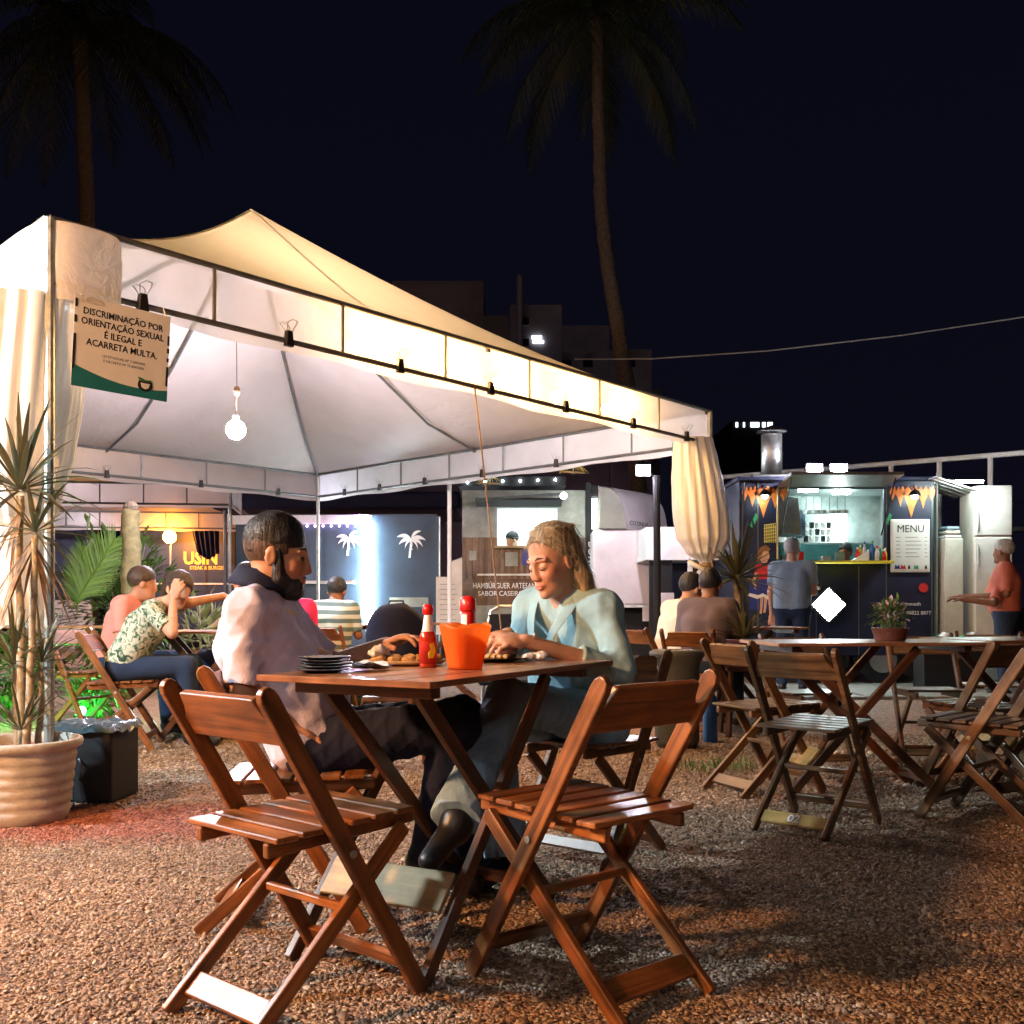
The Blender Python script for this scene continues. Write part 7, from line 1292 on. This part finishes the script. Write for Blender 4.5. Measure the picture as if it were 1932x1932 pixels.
# white pipe frame behind the trailer
fr = thing('pipe_fence', 'white pipe frame fence behind the navy trailer', 'fence', (5, 16, 0)); pl_, pr_ = PX(1345, 902, 16.2), PX(1990, 851, 13.2); zf = 2.97; pl_.z = zf; pr_.z = zf; 
pl_ = V3(((1345 - 966) / FPX * 16.2, 16.2, zf)); pr_ = V3(((1990 - 966) / FPX * 13.3, 13.3, zf)); pr_ = pl_ + (pr_ - pl_) * 1.9; buildw(MB().tube([pl_, pr_], .035, 8), 'top_rail', 'white_paint', fr); buildw(MB().tube([pl_ - V3((0, 0, 1.0)), pr_ - V3((0, 0, 1.0))], .025, 8), 'middle_rail', 'white_paint', fr)
for i in range(14): p = pl_.lerp(pr_, .016 + i * .0710); buildw(MB().tube([(p.x, p.y, 0), (p.x, p.y, zf - .03)], .035, 8), 'post', 'white_paint', fr)
for i in range(5): z = 2.3 - i * .38; buildw(MB().tube([V3((pl_.x, pl_.y, z)), V3((pr_.x, pr_.y, z))], .006, 5), 'wire', 'grey_pipe', fr)
# overhead wire, distant buildings
w = thing('overhead_wire', 'overhead cable sloping across the night sky on the right', 'cable', (6, 20, 0)); buildw(MB().tube([PX(1085, 678, 24), PX(1230, 677, 23), PX(1450, 662, 22), PX(1700, 633, 21), PX(1960, 594, 20), PX(2700, 480, 17)], .014, 5), 'cable', 'white_paint', w)
up_ = PX(2700, 480, 17); ut = thing('utility_pole', 'utility pole carrying the overhead cable, out to the right', 'pole', (up_.x, up_.y, 0)); MB().tube([(0, 0, 0), (0, 0, up_.z + .5)], [.14, .10], 12).build('shaft', 'concrete', ut); MB().beam((-.6, 0, up_.z + .05), (.6, 0, up_.z + .05), .09, .09).build('crossarm', 'dark_wood', ut)
def building(label, rects, Y, dep, pole=None):
    k = Y / FPX; X = lambda u: (u - 966) * k; Z = lambda v: HC + (HOR - v) * k; t = thing('apartment_block', label, 'building', (X((rects[0][0] + rects[0][1]) / 2), Y, 0), 0, 'buildings beyond the tent')
    for i, (u0, u1, v, dy) in enumerate(rects): buildw(MB().box(X(u0), X(u1), Y + dy, Y + dy + dep, 0, Z(v)), 'wall', 'building', t)
    return t, X, Z
ba, X, Z = building('dim apartment block with rooftop tank room above the tent', [(740, 912, 530, 0), (700, 960, 592, .3)], 48, 8); buildw(MB().box(X(775), X(880), 47.9, 47.97, Z(548), Z(540)), 'ledge', 'building', ba)
bb, X, Z = building('dim stepped apartment block behind the palm trunk', [(962, 1060, 575, 0), (1061, 1150, 612, .2), (1151, 1232, 655, .4), (1200, 1256, 720, 1.5)], 46, 9)
for u0, u1, v0, v1 in ((1003, 1022, 640, 634), (1005, 1026, 648, 643)): buildw(MB().box(X(u0), X(u1), 45.9, 45.99, Z(v0), Z(v1)), 'lit_window', 'lit_window', bb)
for u in (980, 1060, 1100, 1180):
    for v in (600, 640, 680): 
        if u > 1050 and v < 650: continue
        buildw(MB().box(X(u), X(u + 18), 45.93, 45.99, Z(v + 14), Z(v)), 'window', 'black_matte', bb); buildw(MB().box(X(u) - .05, X(u + 18) + .05, 45.86, 45.925, Z(v + 15.5), Z(v + 14)), 'sill', 'building', bb)
mt = thing('roof_mast', 'thin mast standing above the dim building left of the palm', 'mast', PX(980, 1140, 44).to_2d().to_3d()); MB().tube([(0, 0, 0), (0, 0, HC + (HOR - 520) * 44 / FPX)], .13, 8).build('shaft', 'building', mt); MB().lathe([(.4, 0), (.4, .3), (.14, .4)], (0, 0, 0), 10).build('base', 'concrete', mt)
fl = thing('fill_floodlight', 'added fill floodlight on the ground to brighten the buildings beyond the tent', 'lamp', (2.0, 38, 0)); MB().box(-.5, .5, -.2, .2, 0, .5).build('housing', 'black_plastic', fl); MB().poly([(-.4, -.15), (.4, -.15), (.4, .15), (-.4, .15)], (0, .1, .56), (1, 0, 0), V3((0, .7, .7)), .02).build('lens', 'building_fill', fl)  # unseen floodlight added so the far walls do not stay black
hr = thing('distant_tower', 'far tower with a row of lit windows above the navy trailer', 'building', PX(1430, 1140, 60).to_2d().to_3d()); k = 60 / FPX; MB().box(-1.5, 1.0, 0, 6, 0, HC + (HOR - 793) * k).build('wall', 'black_matte', hr)
for u0, u1 in ((1388, 1392), (1402, 1405), (1416, 1432), (1438, 1444), (1448, 1457)): MB().box((u0 - 1430) * k, (u1 - 1430) * k, -.06, -.003, HC + (HOR - 806) * k, HC + (HOR - 797) * k).build('lit_window', 'lit_window', hr)
